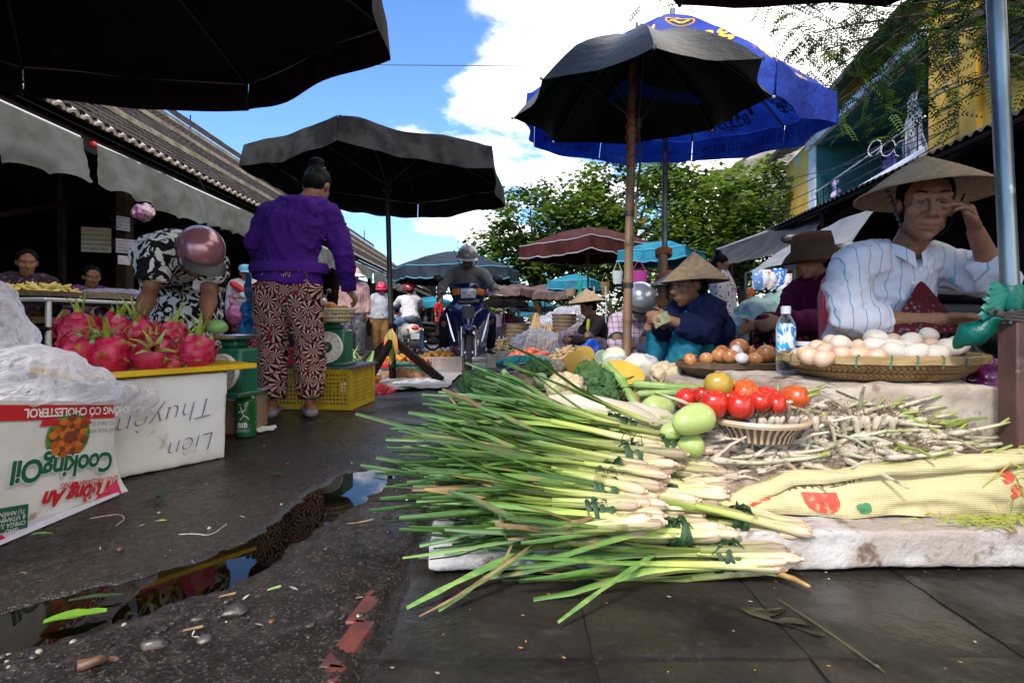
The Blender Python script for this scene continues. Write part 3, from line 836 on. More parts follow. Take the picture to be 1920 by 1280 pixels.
# ------ FOREGROUND GOODS
M_foam=mat('white_foam',(.54,.51,.48),(.38,.32,.27),rough=.8,scale=6,bump=.9,bscale=60,bdist=.006,c3=(.16,.10,.07),s3=18,lo3=.55,hi3=.70)
M_foamclean=mat('white_foam_box',(.74,.74,.74),(.64,.62,.59),rough=.7,scale=4,bump=.25,bscale=70,bdist=.003,c3=(.36,.28,.19),s3=9,lo3=.64,hi3=.78)
M_block=mat('weathered_foam_block',(.46,.40,.33),(.36,.28,.21),rough=.85,scale=6,bump=.7,bscale=45,bdist=.006,c3=(.20,.135,.09),s3=16,lo3=.55,hi3=.68)
def foam(name,label,quad,z0,z1,m,vox=.009,amp=.0035,cat='foam slab',group=None,fr=22):
 s=MB(); q=[V((*a,0))for a in quad]
 s.add([a+V((0,0,z0))for a in q]+[a+V((0,0,z1))for a in q],[(3,2,1,0),(4,5,6,7),(0,1,5,4),(1,2,6,5),(2,3,7,6),(3,0,4,7)])
 c=sum(s.v,V((0,0,0)))/8; c.z=z0
 o=solid(s,name,m,vox,None,smooth=2,off=c,disp=lambda p,n:nz(p,fr,3)*amp+nz(p,fr*3.3,7)*amp*.45+nz(p,5,2)*amp*.8)
 o.location=c
 return tag(o,label,cat,group)
foam('foam_slab','small dirty white foam slab under the leaf ends of the lemongrass',[(-.19,1.215),(.355,1.20),(.36,1.50),(-.215,1.56)],.012,.078,M_foam,group='foam slabs on the paving')
foam('foam_slab','long dirty white foam slab under the yellow sack, nearest on the right',[(.385,1.215),(1.24,1.235),(1.14,1.52),(.37,1.56)],.012,.100,M_foam,group='foam slabs on the paving')
foam('foam_block','big weathered foam block carrying the egg basket',[(.80,1.49),(1.375,1.49),(1.38,1.92),(.74,1.96)],.008,.402,M_block,.012,.008,'foam block',fr=14)
foam('foam_block','lower foam block carrying the basket of onions',[(.66,2.06),(1.25,2.06),(1.25,2.62),(.66,2.62)],.0,.342,M_block,.016,.008,'foam block',fr=14)
foam('foam_block','foam block half hidden under the tomato basket',[(.53,1.45),(.77,1.45),(.77,1.98),(.30,1.98)],.008,.252,M_block,.014,.006,'foam block',fr=14)
M_plank=mat('grey_plank',(.16,.12,.09),(.09,.07,.05),rough=.8,scale=5,bump=.4,sc=(1,8,8))
vt=thing('display_table','low plank table under the heap of vegetables','table',(.3,2.6,0))
for k in range(7):
 s=MB(); s.box((.225,2.08+k*.17,.185),(.98,.16,.024),bev=.003); s.build('plank',M_plank,vt)
for x,y in((-.18,2.08),(.64,2.08),(-.18,3.08),(.64,3.08)):
 s=MB(); s.box((x,y,.087),(.06,.06,.17)); s.build('leg',M_plank,vt)
def lemon_mat():
 t=NT('lemongrass')
 x=t.sep(t.co())[0]
 n=t.math('MULTIPLY_ADD',t.noise(9,3,sc=(.5,4,4)),.10,-.05)
 xx=t.math('ADD',x,n)
 oi=t.mk('ObjectInfo').outputs['Random']
 c=t.mix(t.ramp(xx,.01,.075),(.64,.46,.32),(.52,.47,.22))
 c=t.mix(t.ramp(xx,.08,.20),c,(.36,.42,.09))
 c=t.mix(t.ramp(xx,.18,.34),c,(.085,.175,.028))
 c=t.mix(t.ramp(xx,.36,.6),c,(.042,.110,.022))
 st=t.noise(160,2,.5,sc=(.03,1,1))
 c=t.mix(t.ramp(st,.5,.7),c,t.mix(.6,c,(.02,.05,.012)))
 c=t.mix(t.math('MULTIPLY',t.ramp(t.noise(14,3,.6),.60,.70),.7),c,(.17,.13,.04))
 c=t.mix(t.math('MULTIPLY',t.ramp(oi,.89,.93),t.ramp(xx,.1,.3)),c,(.24,.15,.06))
 hs=t.mk('HueSaturation',Color=c,Value=t.math('MULTIPLY_ADD',t.math('FRACT',t.math('MULTIPLY',oi,7.3)),1.0,.5)); t.base(hs.outputs[0])
 t.p(Roughness=.42); t.bump(st,.3,.002)
 return t.m
M_lemon=lemon_mat()
M_tie=mat('wilted_leaf_tie',(.012,.045,.014),(.03,.075,.022),rough=.5,scale=40,bump=.5,c3=(.07,.06,.03),s3=50,lo3=.6,hi3=.7)
rl=random.Random(5)
stalk_me=[]
for k in range(14):
 s=MB(); L=rl.uniform(.60,.70); bl=rl.uniform(.17,.25); b1,b2=rl.uniform(-.035,.035),rl.uniform(-.03,.03)
 def ax(x):return V((x,b1*sin(x*4),b2*sin(x*4)))
 xs_=[0,.004,.012,.03,.06,.10,.15,bl]; rr_=[.006,.0098,.0122,.0130,.0112,.0096,.0085,.007]
 s.tube([ax(x)for x in xs_],rr_,8)
 s.tube([ax(.0)-V((.006,0,0)),ax(.004)],[.0045,.006],7)
 for j in range(3):
  a=rl.uniform(0,6.28); pts=[]; fan=rl.uniform(.004,.032); lx=L*rl.uniform(.75,1.0); dr=rl.uniform(-.09,.03); cy=rl.gauss(0,.035)
  x0=.06+.05*j
  for i in range(7):
   t=i/6; x=lerp(x0,lx,t); e=sst(0,1,t)
   pts.append(ax(x)+V((0,cos(a),sin(a)))*(.004+fan*e**1.6)+V((0,cy*e*e*e,dr*e*e)))
  s.strip(pts,[.006,.013,.0145,.014,.0125,.011,.008],V((0,-sin(a),cos(a))),fold=.28)
 stalk_me.append(s.mesh('stalk',M_lemon,True,60))
BUN=[((1480,1040,1.175),(790,1052,1.22),13,.026,.22),((1488,988,1.25),(905,905,1.34),12,.026,.22),((1222,968,1.20),(728,948,1.24),18,.036,.19),((1226,930,1.26),(715,892,1.29),19,.036,.19),((1228,896,1.31),(728,868,1.33),16,.034,.17),((1270,862,1.38),(722,820,1.38),17,.034,.20),((1328,850,1.44),(752,795,1.44),17,.034,.2),((1282,824,1.52),(838,722,1.58),9,.022,.26),((1368,1000,1.215),(800,985,1.22),14,.030,.2),((1345,925,1.34),(735,905,1.37),15,.032,.2),((1335,890,1.40),(738,850,1.40),15,.032,.2),((1250,845,1.46),(790,782,1.5),15,.034,.24),((1290,950,1.28),(735,925,1.30),14,.032,.2),((1255,812,1.58),(830,755,1.62),12,.03,.25)]
DESC=['lowest lemongrass bundle on the near foam edge with a green leaf tie','thin lemongrass bundle with a loose brown bulb end pointing at the sack','thick front lemongrass bundle with a broad dark green tie over the small slab','lemongrass bundle just above the thick front one, tie made of many dark leaf strands','lemongrass bundle with pinkish bulbs in the middle of the heap','lemongrass bundle with two upright leaf loops on its tie','lemongrass bundle whose bulbs lie nearest to the pale green gourds','thin topmost lemongrass bundle with long stalks reaching towards the broccoli','lemongrass bundle half buried just above the lowest one','lemongrass bundle touching the left end of the yellow sack','lemongrass bundle with its bulbs against the garlic heap','lemongrass bundle lying right in front of the white radishes','lemongrass bundle buried behind the thick front bundle','rearmost lemongrass bundle tucked under the white radishes']
for bi,(a,b,n,rb,tf)in enumerate(BUN):
 b=(b[0]+42+(30 if bi in(0,8)else 0),b[1],b[2]); A,B=P(*a),P(*b); d=(B-A); Ld=d.length; d.normalize()
 side=d.cross(V((0,0,1))).normalized(); up=side.cross(d)
 T=A+d*tf*.62
 bu=thing('lemongrass_bundle',DESC[bi],'lemongrass',T,group='lemongrass bundles in the heap')
 for k in range(n):
  ang=rl.uniform(0,6.28); q=sqrt(rl.random()); o1=side*cos(ang)*rb*q*1.25+up*sin(ang)*rb*q*.85
  s0=A+o1*1.05+d*rl.uniform(-.03,.05)
  fx=1.0+1.3*rl.random()
  e0=B+o1*fx*1.3+side*rl.gauss(0,.016)+up*rl.gauss(0,.010)
  dv=(e0-s0)
  ob=link('stalk',stalk_me[rl.randrange(14)],bu)
  x=dv.normalized(); y=up.cross(x).normalized(); z=x.cross(y)
  M=Matrix((x,y,z)).transposed()@Matrix.Rotation(rl.uniform(0,6.28),3,'X')
  ob.location=s0-T; ob.rotation_euler=M.to_euler()
  sc1=rl.uniform(.88,1.06)*max(.75,min(1.12,Ld/.62)); ob.scale=(sc1,rl.uniform(.85,1.15),rl.uniform(.85,1.15))
 s=MB()
 for j in range(6 if bi!=7 else 3):
  off_=d*rl.uniform(-.022,.022); tw=rl.uniform(-.016,.016); pts=[]
  for k in range(17):
   an=2*pi*k/16; pts.append(T+off_+d*tw*sin(an)+side*cos(an)*(rb*1.18+.002*j)+up*sin(an)*(rb*.92+.002*j))
  s.strip(pts,.011,d,fold=.12)
 kn=T+up*rb*.95-V((0,.01,0))
 for j in range(4):
  e=kn+d*rl.uniform(-.05,.05)+up*rl.uniform(-.02,.03)+V((0,-.02,-.01)); s.strip([kn,kn.lerp(e,.5)+up*.012,e],[.010,.011,.004],side,fold=.2)
 if bi in(5,3):
  for j in(-1,1):
   pts=[kn+d*(j*.014+.012*cos(x))+up*(.030*sin(x))for x in[pi*k/7 for k in range(8)]]; s.strip(pts,.009,side,fold=.1)
 s.build('leaf_tie',M_tie,bu)
M_blade=mat('long_leaf',(.20,.34,.07),(.10,.22,.045),rough=.4,scale=10,sc=(1,8,8),var=.2)
M_dry=mat('dry_leaf',(.30,.20,.09),(.16,.085,.035),rough=.6,scale=12)
LOOSE=[([(1240,1030,1.19),(1150,1085,1.06),(1046,1166,1.0)],.011,M_blade,'single long green blade reaching down across the paving'),([(985,1030,1.19),(880,1075,1.12),(762,1140,1.06)],.015,M_blade,'broad pale green leaf end hanging lowest over the slab corner'),([(1000,1025,1.18),(905,1085,1.10),(822,1152,1.05)],.014,M_blade,'folded green leaf hanging beside the lowest broad one'),([(1010,1010,1.18),(900,1098,1.08),(786,1182,1.03)],.006,M_dry,'long thin brown dry blade pointing to the bottom left'),([(1110,968,1.15),(1010,1005,1.14),(952,1010,1.13)],.012,M_dry,'dry ochre leaf lying across the front bundle'),([(935,1080,1.14),(945,1050,1.15),(960,1020,1.16)],.007,M_dry,'short brown dry leaf in front of the small foam slab'),([(1060,990,1.16),(940,1020,1.15),(755,1045,1.15)],.010,M_blade,'green blade crossing the small foam slab'),([(900,850,1.3),(850,890,1.27),(812,905,1.25)],.006,M_dry,'thin straw lying across the heap at its left side'),([(840,740,1.55),(880,790,1.48),(905,820,1.42)],.007,M_dry,'bent yellow straw at the top left of the heap'),([(1020,768,1.5),(960,800,1.45),(900,812,1.42)],.008,M_dry,'brown curled blade near the top of the heap'),([(930,940,1.19),(940,970,1.165),(950,1010,1.15)],.010,M_dry,'hanging brown split leaf in the middle of the heap'),([(1460,1135,1.093),(1540,1185,1.0),(1660,1278,.866)],.006,mat('dark_reed',(.05,.055,.02),(.09,.075,.03),rough=.35,scale=10),'long dark reed lying across the wet paving'),([(1330,1050,1.175),(1420,1070,1.165),(1460,1078,1.16)],.010,M_blade,'green leaf shred under the lowest bulbs'),([(700,972,1.5),(670,985,1.5),(650,990,1.5)],.004,M_dry,'thin dry stalk on the road left of the heap')]
for pts,w_,m,lab in LOOSE:
 q=[P(*p)for p in pts];
 for p_ in q:p_.z=max(p_.z,.014)
 if len(q)==3:q=[q[0].lerp(q[1],t).lerp(q[1].lerp(q[2],t),t)for t in[k/8 for k in range(9)]]
 s=MB(); s.strip(q,[w_*(.6+.4*sin(pi*min(1,k/5)))if k<6 else w_*(1-.55*(k-5)/3)for k in range(9)],(q[-1]-q[0]).cross(V((0,-.7,.7))),fold=.22)
 s.single('loose_blade',m,lab,'leaf')
s=MB(); s.rtube([P(1450,1072,1.17),P(1490,1085,1.13),P(1516,1098,1.11)],[.006,.0055,.004],7); s.single('root_stem',mat('ochre_stem',(.45,.27,.08),(.3,.17,.05),rough=.5,scale=30),'ochre stem end sticking out below the lowest bulbs','stem')
def sack_mat():
 t=NT('woven_sack'); o=t.sep(t.co('UV'))if False else None
 v=t.co()
 w1=t.mk('TexWave',{'wave_type':'BANDS','bands_direction':'X'},Vector=v,Scale=62.0).outputs['Fac']
 w2=t.mk('TexWave',{'wave_type':'BANDS','bands_direction':'Z'},Vector=v,Scale=62.0).outputs['Fac']
 c=t.mix(t.ramp(t.noise(5,4),.35,.65),(.60,.52,.27),(.52,.44,.22))
 wv=t.math('MULTIPLY',w1,w2)
 c=t.mix(t.math('MULTIPLY',wv,.2),c,(.42,.36,.18)); c=t.mix(t.math('MULTIPLY',t.ramp(t.noise(11,5),.58,.72),.5),c,(.36,.27,.13))
 t.base(c); t.p(Roughness=.5); t.bump(t.math('MULTIPLY_ADD',t.noise(9,4,.5),6,wv),.45,.004)
 return t.m
M_sack=sack_mat()
def sack_top(u):
 pts=[(1335,938,1.335),(1400,905,1.345),(1480,884,1.35),(1600,874,1.345),(1720,860,1.345),(1840,848,1.35),(1935,838,1.36)]
 t=u*(len(pts)-1); i=min(int(t),len(pts)-2); return P(*pts[i]).lerp(P(*pts[i+1]),t-i)
def sack_fn(u,v):
 T=sack_top(u); bot=V((T.x+.01+.0*u,1.305+.03*abs(u-.5),.104))
 bk=V((T.x,T.y+.10,T.z-.05))
 fold=.034*(1+.25*sin(u*9))*(sst(0,.12,u)); lip=T+V((0,-.012,fold*0))
 nn=V((0,-1,.2))
 if v<.2:p=bk.lerp(T,v/.2)
 elif v<.42:t=(v-.2)/.22; p=T.lerp(T+V((0,-.022,-fold)),t)+nn*.012*sin(pi*t)
 elif v<.5:t=(v-.42)/.08; p=(T+V((0,-.022,-fold))).lerp(T+V((0,.004,-fold*.8)),t)
 else:t=(v-.5)/.5; p=(T+V((0,.004,-fold*.8))).lerp(bot,t)+nn*(.018*sin(pi*t)*(1+.6*sin(u*7+1)))
 return p+V((0,nz(p,9,2)*.016+nz((p.x*.5,p.y,p.z*2),26,4)*.009,nz(p,8,6)*.010))
s=MB(); s.grid(sack_fn,150,44)
sk=thing('sack','yellow woven plastic sack folded open under the garlic heap','sack',(.9,1.35,.1))
s.build('sack_body',M_sack,sk,ang=None)
M_pr=mat('sack_print_red',(.55,.06,.03),(.62,.40,.2),rough=.6,scale=60,lo=.5,hi=.75); M_pg=mat('sack_print_green',(.05,.20,.08),rough=.6); M_pk=mat('sack_print_dark',(.10,.05,.04),rough=.6)
def on_sack(u0,v0,su,sv,rot=0):
 ca,sa=cos(rot),sin(rot)
 def f(x,y):
  x,y=x*ca-y*sa,x*sa+y*ca
  return sack_fn(u0+x*su,max(.505,v0-y*sv))+V((0,-.0035,.0012))
 return f
text('D',.07,on_sack(.385,.80,1.2,4.2,pi/2*0+pi*1.5),'lettering',M_pr,sk,bold=.012,sub=1)
text('a',.05,on_sack(.49,.90,1.6,4,pi),'lettering',M_pg,sk,bold=.003,sub=1)
text('IH',.05,on_sack(.19,.60,1.6,3.2,.2),'lettering',M_pr,sk,bold=.006,sub=1)
text('VIET NAM',.03,on_sack(.41,.575,1.5,2.6,pi+.1),'lettering',M_pk,sk,sub=1)
text('6',.05,on_sack(.885,.62,1.4,3.5,2.6),'lettering',M_pr,sk,bold=.003,sub=1)
text('6',.05,on_sack(.892,.76,1.4,3.2,2.6),'lettering',M_pr,sk,bold=.003,sub=1)
M_ygreen=mat('yellow_green_strand',(.42,.40,.08),(.25,.30,.05),rough=.45,scale=20)
s=MB(); rg=random.Random(4)
for k in range(120):
 c=V((1.27+rg.gauss(0,.045),1.33+rg.gauss(0,.03),.13+abs(rg.gauss(0,.06)))); a=rg.uniform(0,6.3)
 pts=[c+V((cos(a)*t*.07,sin(a)*t*.04,-.6*t*t*.1+nz(c,40,t)*.02))for t in(0,.35,.7,1)]
 for p_ in pts:p_.z=max(p_.z,.014)
 s.strip(pts,.004,V((0,0,1)))
for k in range(70):
 c=V((1.14+rg.gauss(0,.06),1.26+rg.gauss(0,.015),.106)); a=rg.uniform(0,6.3)
 s.strip([c+V((cos(a)*t*.06,sin(a)*t*.03,.012*sin(t*3)))for t in(0,.4,.7,1)],.0035,V((0,0,1)))
s.single('bean_sprouts',M_ygreen,'tangle of yellow green sprouts at the right end of the sack','greens',kind='stuff')
M_gar=NT('young_garlic')
x_=M_gar.sep(M_gar.co())[0]; xn=M_gar.math('MULTIPLY_ADD',M_gar.noise(30,3),.05,x_)
cc=M_gar.mix(M_gar.ramp(xn,.03,.09),(.52,.43,.33),(.50,.46,.32)); cc=M_gar.mix(M_gar.ramp(xn,.13,.19),cc,(.28,.34,.07))
cc=M_gar.mix(M_gar.ramp(M_gar.noise(45,4,.6),.54,.70),cc,(.22,.16,.10)); M_gar.base(cc); M_gar.p(Roughness=.45); M_gar.bump(M_gar.noise(120,3,sc=(.1,1,1)),.3,.002); M_gar=M_gar.m
M_root=mat('dry_roots',(.20,.14,.09),(.32,.25,.17),rough=.9,scale=30)
rg=random.Random(9); gar_me=[]
for k in range(10):
 s=MB(); L=rg.uniform(.13,.20); b1,b2=rg.uniform(-.03,.03),rg.uniform(-.035,.035)
 ax=lambda x:V((x,b1*sin(x*12),b2*sin(x*10)))
 s.tube([ax(x*L)for x in(0,.04,.1,.17,.26,.4,.6,.8,1)],[.004,.0085,.0105,.0095,.0068,.0058,.0054,.0048,.003],7)
 if k%2:s.strip([ax(L*.8),ax(L)+V((.02,.012,.012)),ax(L)+V((.05,.02,.0))],[.006,.006,.003],(0,1,0),fold=.2)
 for j in range(11):
  a=rg.uniform(0,6.3); e=rg.uniform(.014,.036)
  p0=V((.002,0,0)); s.strip([p0,p0+V((-e*.6,cos(a)*e*.4,sin(a)*e*.4)),p0+V((-e*1.0-.004,cos(a+.5)*e*.8,sin(a+.5)*e*.8))],[.0018,.0014,.0008],V((0,sin(a),cos(a))),mi=1)
 gar_me.append(s.mesh('young_garlic',[M_gar,M_root],True,60))
def heap(X,Y):
 u=(X-.86)/.44; v=(Y-1.52)/.17
 return .145+.18*max(0,1-abs(u)**4)**.7*sst(1.33,1.47,Y)
core=MB()
core.grid(lambda u,v:(lerp(.44,1.30,u),lerp(1.355,1.485,v),heap(lerp(.44,1.30,u),lerp(1.355,1.485,v))-.025+nz((u*30,v*8,0),1)*.012),60,14)
core.single('root_mass',M_root,'matted brown roots and soil under the garlic stalks','roots',kind='stuff')
for k in range(290):
 X=.86+rg.uniform(-.36,.36); Y=rg.uniform(1.385,1.50)if k%3 else rg.uniform(1.385,1.43)
 if k<26:X,Y=.62+k*.016+rg.uniform(-.01,.01),1.405
 z=heap(X,Y)+rg.uniform(-.010,.03)
 if k<26:dv=V((rg.uniform(-.25,.1),.25,-.9)); z=heap(X,1.44)+.03
 else:
  a=rg.choice((0,pi))+rg.gauss(0,.8); dv=V((cos(a),abs(sin(a))*.45,rg.uniform(-.35,.25)))
 x=dv.normalized(); y=V((rg.uniform(-.3,.3),rg.uniform(-1,1),1)).cross(x).normalized(); zz=x.cross(y)
 o=link('young_garlic',gar_me[k%10]); o.location=(X,Y,z); o.rotation_euler=Matrix((x,y,zz)).transposed().to_euler()
 o.scale=(rg.uniform(.8,1.05),)*3
 tag(o,'young garlic stalk with white bulb and hairy roots in the heap','garlic','young garlic stalks in the heap')
q9=MB()
for k in range(330):
 X=.84+rg.uniform(-.38,.36); Y=rg.uniform(1.365,1.49); a=rg.uniform(0,6.28); L=rg.uniform(.09,.16); b=V((X,Y,heap(X,Y)+rg.uniform(-.02,.016))); dv=V((cos(a),sin(a)*.3+.15,rg.uniform(-.3,.3))).normalized(); e=b+dv*L+V((0,0,rg.uniform(-.02,.02)))
 if k<215:q9.tube([b,b.lerp(e,.1),b.lerp(e,.3),b.lerp(e,.6)+V((0,0,.006)),e],[.003,.008,.006,.0048,.003],5,mi=k%5==0)
 for j in range(5):
  c=V((rg.gauss(0,.012),rg.gauss(0,.008),rg.gauss(0,.010))); q9.strip([b,b+c,b+c*1.8+V((rg.gauss(0,.008),0,-.006))],[.002,.0016,.0008],V((0,.3,1)),mi=1)
q9.single('garlic_tangle',[M_gar,M_root],'tangle of smaller garlic shoots and hairy roots between the stalks','garlic',kind='stuff')
def weave_basket(name,label,c,rx,ry,h,m,mrim,mtie=None,cell=.02,cat='basket',foot=.62,band=.026,bulge=.75):
 c=V(c); b=thing(name,label,cat,c); s=MB()
 def pr(t):return(foot+(1-foot)*(t**bulge),h*t**1.35)
 s.lathe([(0,.004)]+[(rx*pr(t)[0]*.985,pr(t)[1]+.002)for t in[k/8 for k in range(9)]],56,c,sy=ry/rx)
 s.build('bowl',m,b,ang=None)
 wv=MB(); nrow=max(3,int(h*1.9/cell)); ncol=int(2*pi*rx/cell)
 for r in range(nrow):
  for k in range(ncol):
   t0,t1=r/nrow,(r+1)/nrow; a0=2*pi*(k)/ncol; dash=.5 if r%2 else-.5
   for(o_,th)in((0,.42),):
    q=[]
    for(ta,sg)in((t0,0),(t0,th),(t1,th),(t1,0)):
     a=a0+2*pi/ncol*(sg*2.0+(dash if ta==t1 else 0)*1.3); f,z=pr(min(1,ta+.0))
     q.append(V((cos(a)*rx*f*1.006,sin(a)*ry*f*1.006,z))+c)
    mid=sum(q,V((0,0,0)))/4; up_=(mid-c-V((0,0,h*.6))); up_.z*=.3; up_.normalize()
    bq=len(wv.v); wv.v+=q+[x.lerp(mid,.25)+up_*.003 for x in q]
    wv.f+=[(bq+4,bq+5,bq+6,bq+7),(bq,bq+1,bq+5,bq+4),(bq+1,bq+2,bq+6,bq+5),(bq+2,bq+3,bq+7,bq+6),(bq+3,bq,bq+4,bq+7)]; wv.mi+=[0]*5
 o=wv.build('weave',m,b); o['kind']='stuff'
 rm=MB(); pts=[c+V((cos(a)*rx*1.01,sin(a)*ry*1.01,h))for a in[2*pi*k/64 for k in range(65)]]
 rm.tube(pts,[(band*.28,band*.5)]*65,8,False,lat=(1,0,0))if False else None
 vs=[]; prof=[(1.0,-.5),(1.028,-.4),(1.03,.4),(1.0,.55),(.965,.4),(.965,-.4)]
 for a in[2*pi*k/72 for k in range(72)]:
  for(f,z)in prof:vs.append(c+V((cos(a)*(rx*f),sin(a)*(ry*f),h+z*band+nz((cos(a)*3,sin(a)*3,rx),2)*.003)))
 np_=len(prof); rm.add(vs,[(k*np_+j,((k+1)%72)*np_+j,((k+1)%72)*np_+(j+1)%np_,k*np_+(j+1)%np_)for k in range(72)for j in range(np_)])
 rm.build('rim',mrim,b,ang=50)
 if mtie:
  for k in range(26):
   a=2*pi*(k+.3*nz((k,1,2),.7))/26; q=V((cos(a),sin(a),0)); s=MB(); cc_=c+V((cos(a)*rx,sin(a)*ry,h)); tg=V((-sin(a),cos(a),0))*.004
   L=[cc_+q*rx*.034+V((0,0,-band*.75)),cc_+q*rx*.037+V((0,0,band*.45)),cc_+V((0,0,band*.68)),cc_-q*rx*.04+V((0,0,band*.4))]
   s.strip([p_+tg*(j-1.5)*.8 for j,p_ in enumerate(L)],.0045,tg); s.build('rim_tie',mtie,b)
 return b
M_bam=mat('bamboo_weave',(.36,.22,.085),(.24,.13,.045),rough=.5,scale=14,var=.1,c3=(.14,.07,.03),s3=12,lo3=.52,hi3=.7,bump=.3)
M_bamrim=mat('bamboo_rim',(.42,.29,.13),(.30,.18,.07),rough=.5,scale=10,sc=(1,1,5),bump=.3)
M_bamdk=mat('dark_bamboo',(.13,.075,.035),(.075,.042,.02),rough=.55,scale=14,bump=.3)
M_tieg=mat('green_string',(.02,.16,.09),rough=.5)
weave_basket('egg_basket','shallow woven bamboo basket full of eggs with green rim ties',(1.172,1.70,.402),.30,.20,.066,M_bam,M_bamrim,M_tieg,.019)
weave_basket('onion_basket','dark woven basket of onions and garlic on the lower foam block',(.935,2.31,.344),.215,.17,.052,M_bamdk,M_bamdk,None,.018)
M_eggw=mat('duck_egg_shell',(.66,.59,.50),(.60,.52,.42),rough=.45,scale=14,bump=.08,bscale=200,c3=(.42,.33,.22),s3=32,lo3=.68,hi3=.74,sss=.1)
M_eggp=mat('hen_egg_shell',(.60,.36,.22),(.66,.46,.32),rough=.42,scale=8,bump=.08,bscale=200,var=.08,c3=(.45,.25,.14),s3=50,lo3=.70,hi3=.76,sss=.1)
def egg_mesh(L,W,m,name):
 s=MB(); n=10; pr=[]
 for k in range(n+1):
  a=-pi/2+pi*k/n; z=sin(a); pr.append((max(.0006,cos(a)*W*(1-.14*z)),z*L))
 s.lathe(pr,16); return s.mesh(name,m,True,None)
em_d,em_h=egg_mesh(.040,.0300,M_eggw,'egg'),egg_mesh(.0305,.0245,M_eggp,'egg')
EG=[(1644,635,1.74,0,'large white egg at the top left of the white ones'),(1708,640,1.71,0,'large white egg tilted in the middle of the heap'),(1738,629,1.79,0,'topmost white egg leaning to the right'),(1781,652,1.66,0,'long white egg lying flat at the right edge'),(1797,646,1.72,0,'white egg behind the flat one at the right edge'),(1676,660,1.60,0,'white egg half sunk behind the rim in the middle'),(1640,650,1.66,0,'speckled white egg below the large one at the top left'),(1718,662,1.58,0,'white egg sunk behind the rim right of the middle'),(1757,664,1.57,0,'white egg sunk behind the rim near the right'),(1672,652,1.65,0,'white egg lying across the middle'),(1607,652,1.67,1,'pale egg between the pink and the white ones'),(1676,638,1.77,1,'small pinkish egg peeping out between the white ones'),(1577,646,1.68,0,'white egg above the pink ones at the left'),(1559,641,1.74,1,'pinkish egg at the top of the left side'),(1547,657,1.63,1,'pink egg lying on the left side'),(1579,663,1.58,1,'round pink egg with its end showing at the rim'),(1512,663,1.63,1,'pink egg at the far left of the rim'),(1533,651,1.69,1,'pale pink egg behind the left ones'),(1611,664,1.57,1,'pale pink egg sunk behind the rim left of the middle'),(1545,671,1.555,1,'pink egg deep behind the rim at the left'),(1645,668,1.55,1,'pinkish egg deep behind the rim at the middle'),(1745,646,1.74,1,'cream egg squeezed between white ones at the right'),(1495,668,1.67,1,'small pink egg at the left end touching the rim'),(1700,655,1.66,0,'white egg buried in the centre'),(1520,668,1.585,1,'light pink egg low at the left rim')]
re_=random.Random(2)
for px,py,Y,ty,lab in EG:
 o=link('egg',em_h if ty else em_d); o.location=P(px,py,Y)
 o.rotation_euler=(pi/2+re_.uniform(-.5,.3),re_.uniform(-.5,.5),re_.uniform(.9,2.2))if not(ty==1 and re_.random()<.35)else(.9+re_.uniform(-.4,.4),0,re_.uniform(-.5,.5))
 tag(o,lab,'egg','eggs in the shallow basket')
s=MB(); s.lathe([(0,.02),(.2,.024),(.27,.03)],40,(1.172,1.70,.40),sy=.66); s.single('basket_lining',mat('straw',(.3,.22,.1),(.2,.14,.06),rough=.9,scale=40,bump=.5),'straw lining under the eggs','straw')
M_onion=mat('onion_skin',(.56,.25,.085),(.46,.16,.045),rough=.32,scale=3,sc=(1,1,.15),var=.15,coat=.25,c3=(.62,.38,.18),s3=14,lo3=.6,hi3=.72)
M_garl=mat('garlic_white',(.74,.70,.66),(.66,.56,.55),rough=.5,scale=8,sc=(1,1,.2))
s=MB(); s.lathe([(.0005,-.9),(.35,-.86),(.75,-.6),(.98,-.12),(.95,.25),(.7,.6),(.35,.82),(.14,.95),(.08,1.15),(.10,1.3)],18)
on_me=s.mesh('onion',M_onion,True,None); ga_me=s.mesh('garlic_bulb',M_garl,True,None)
for px,py,Y,r,g_,lab in((1386,650,2.34,.042,0,'topmost large onion in the dark basket'),(1437,663,2.30,.046,0,'largest onion at the right end of the dark basket'),(1349,668,2.24,.036,0,'dark onion at the left of the middle'),(1369,669,2.18,.036,0,'reddish onion in front of the white garlic'),(1416,673,2.18,.034,0,'onion right of the garlic bulbs at the rim'),(1406,660,2.36,.034,0,'onion half hidden behind the two garlic bulbs'),(1325,673,2.22,.030,0,'small onion near the left rim'),(1295,674,2.24,.030,0,'onion skin piece at the left end of the rim'),(1381,656,2.24,.024,1,'white garlic bulb resting on top of the onions'),(1391,671,2.14,.028,1,'white garlic bulb at the front of the onion basket'),(1354,660,2.4,.034,0,'onion at the back left of the heap')):
 o=link('garlic_bulb' if g_ else 'onion',ga_me if g_ else on_me); o.location=P(px,py,Y); o.rotation_euler=(re_.uniform(-.9,.9),re_.uniform(-.9,.9),re_.uniform(0,6)); o.scale=(r,r,r*.88)
 tag(o,lab,'garlic' if g_ else 'onion','onions and garlic in the dark basket')
def tom_mat(name,a,b,lo,hi):
 return mat(name,a,b,rough=.26,scale=9,lo=lo,hi=hi,coat=.12,bump=.06,var=.12)
M_tom,M_tom2,M_tom3=tom_mat('red_tomato',(.52,.018,.012),(.60,.055,.015),.45,.7),tom_mat('orange_tomato',(.60,.12,.02),(.55,.04,.012),.4,.65),tom_mat('green_tomato',(.42,.33,.045),(.58,.2,.02),.45,.68)
M_calyx=mat('calyx',(.08,.16,.03),rough=.6)
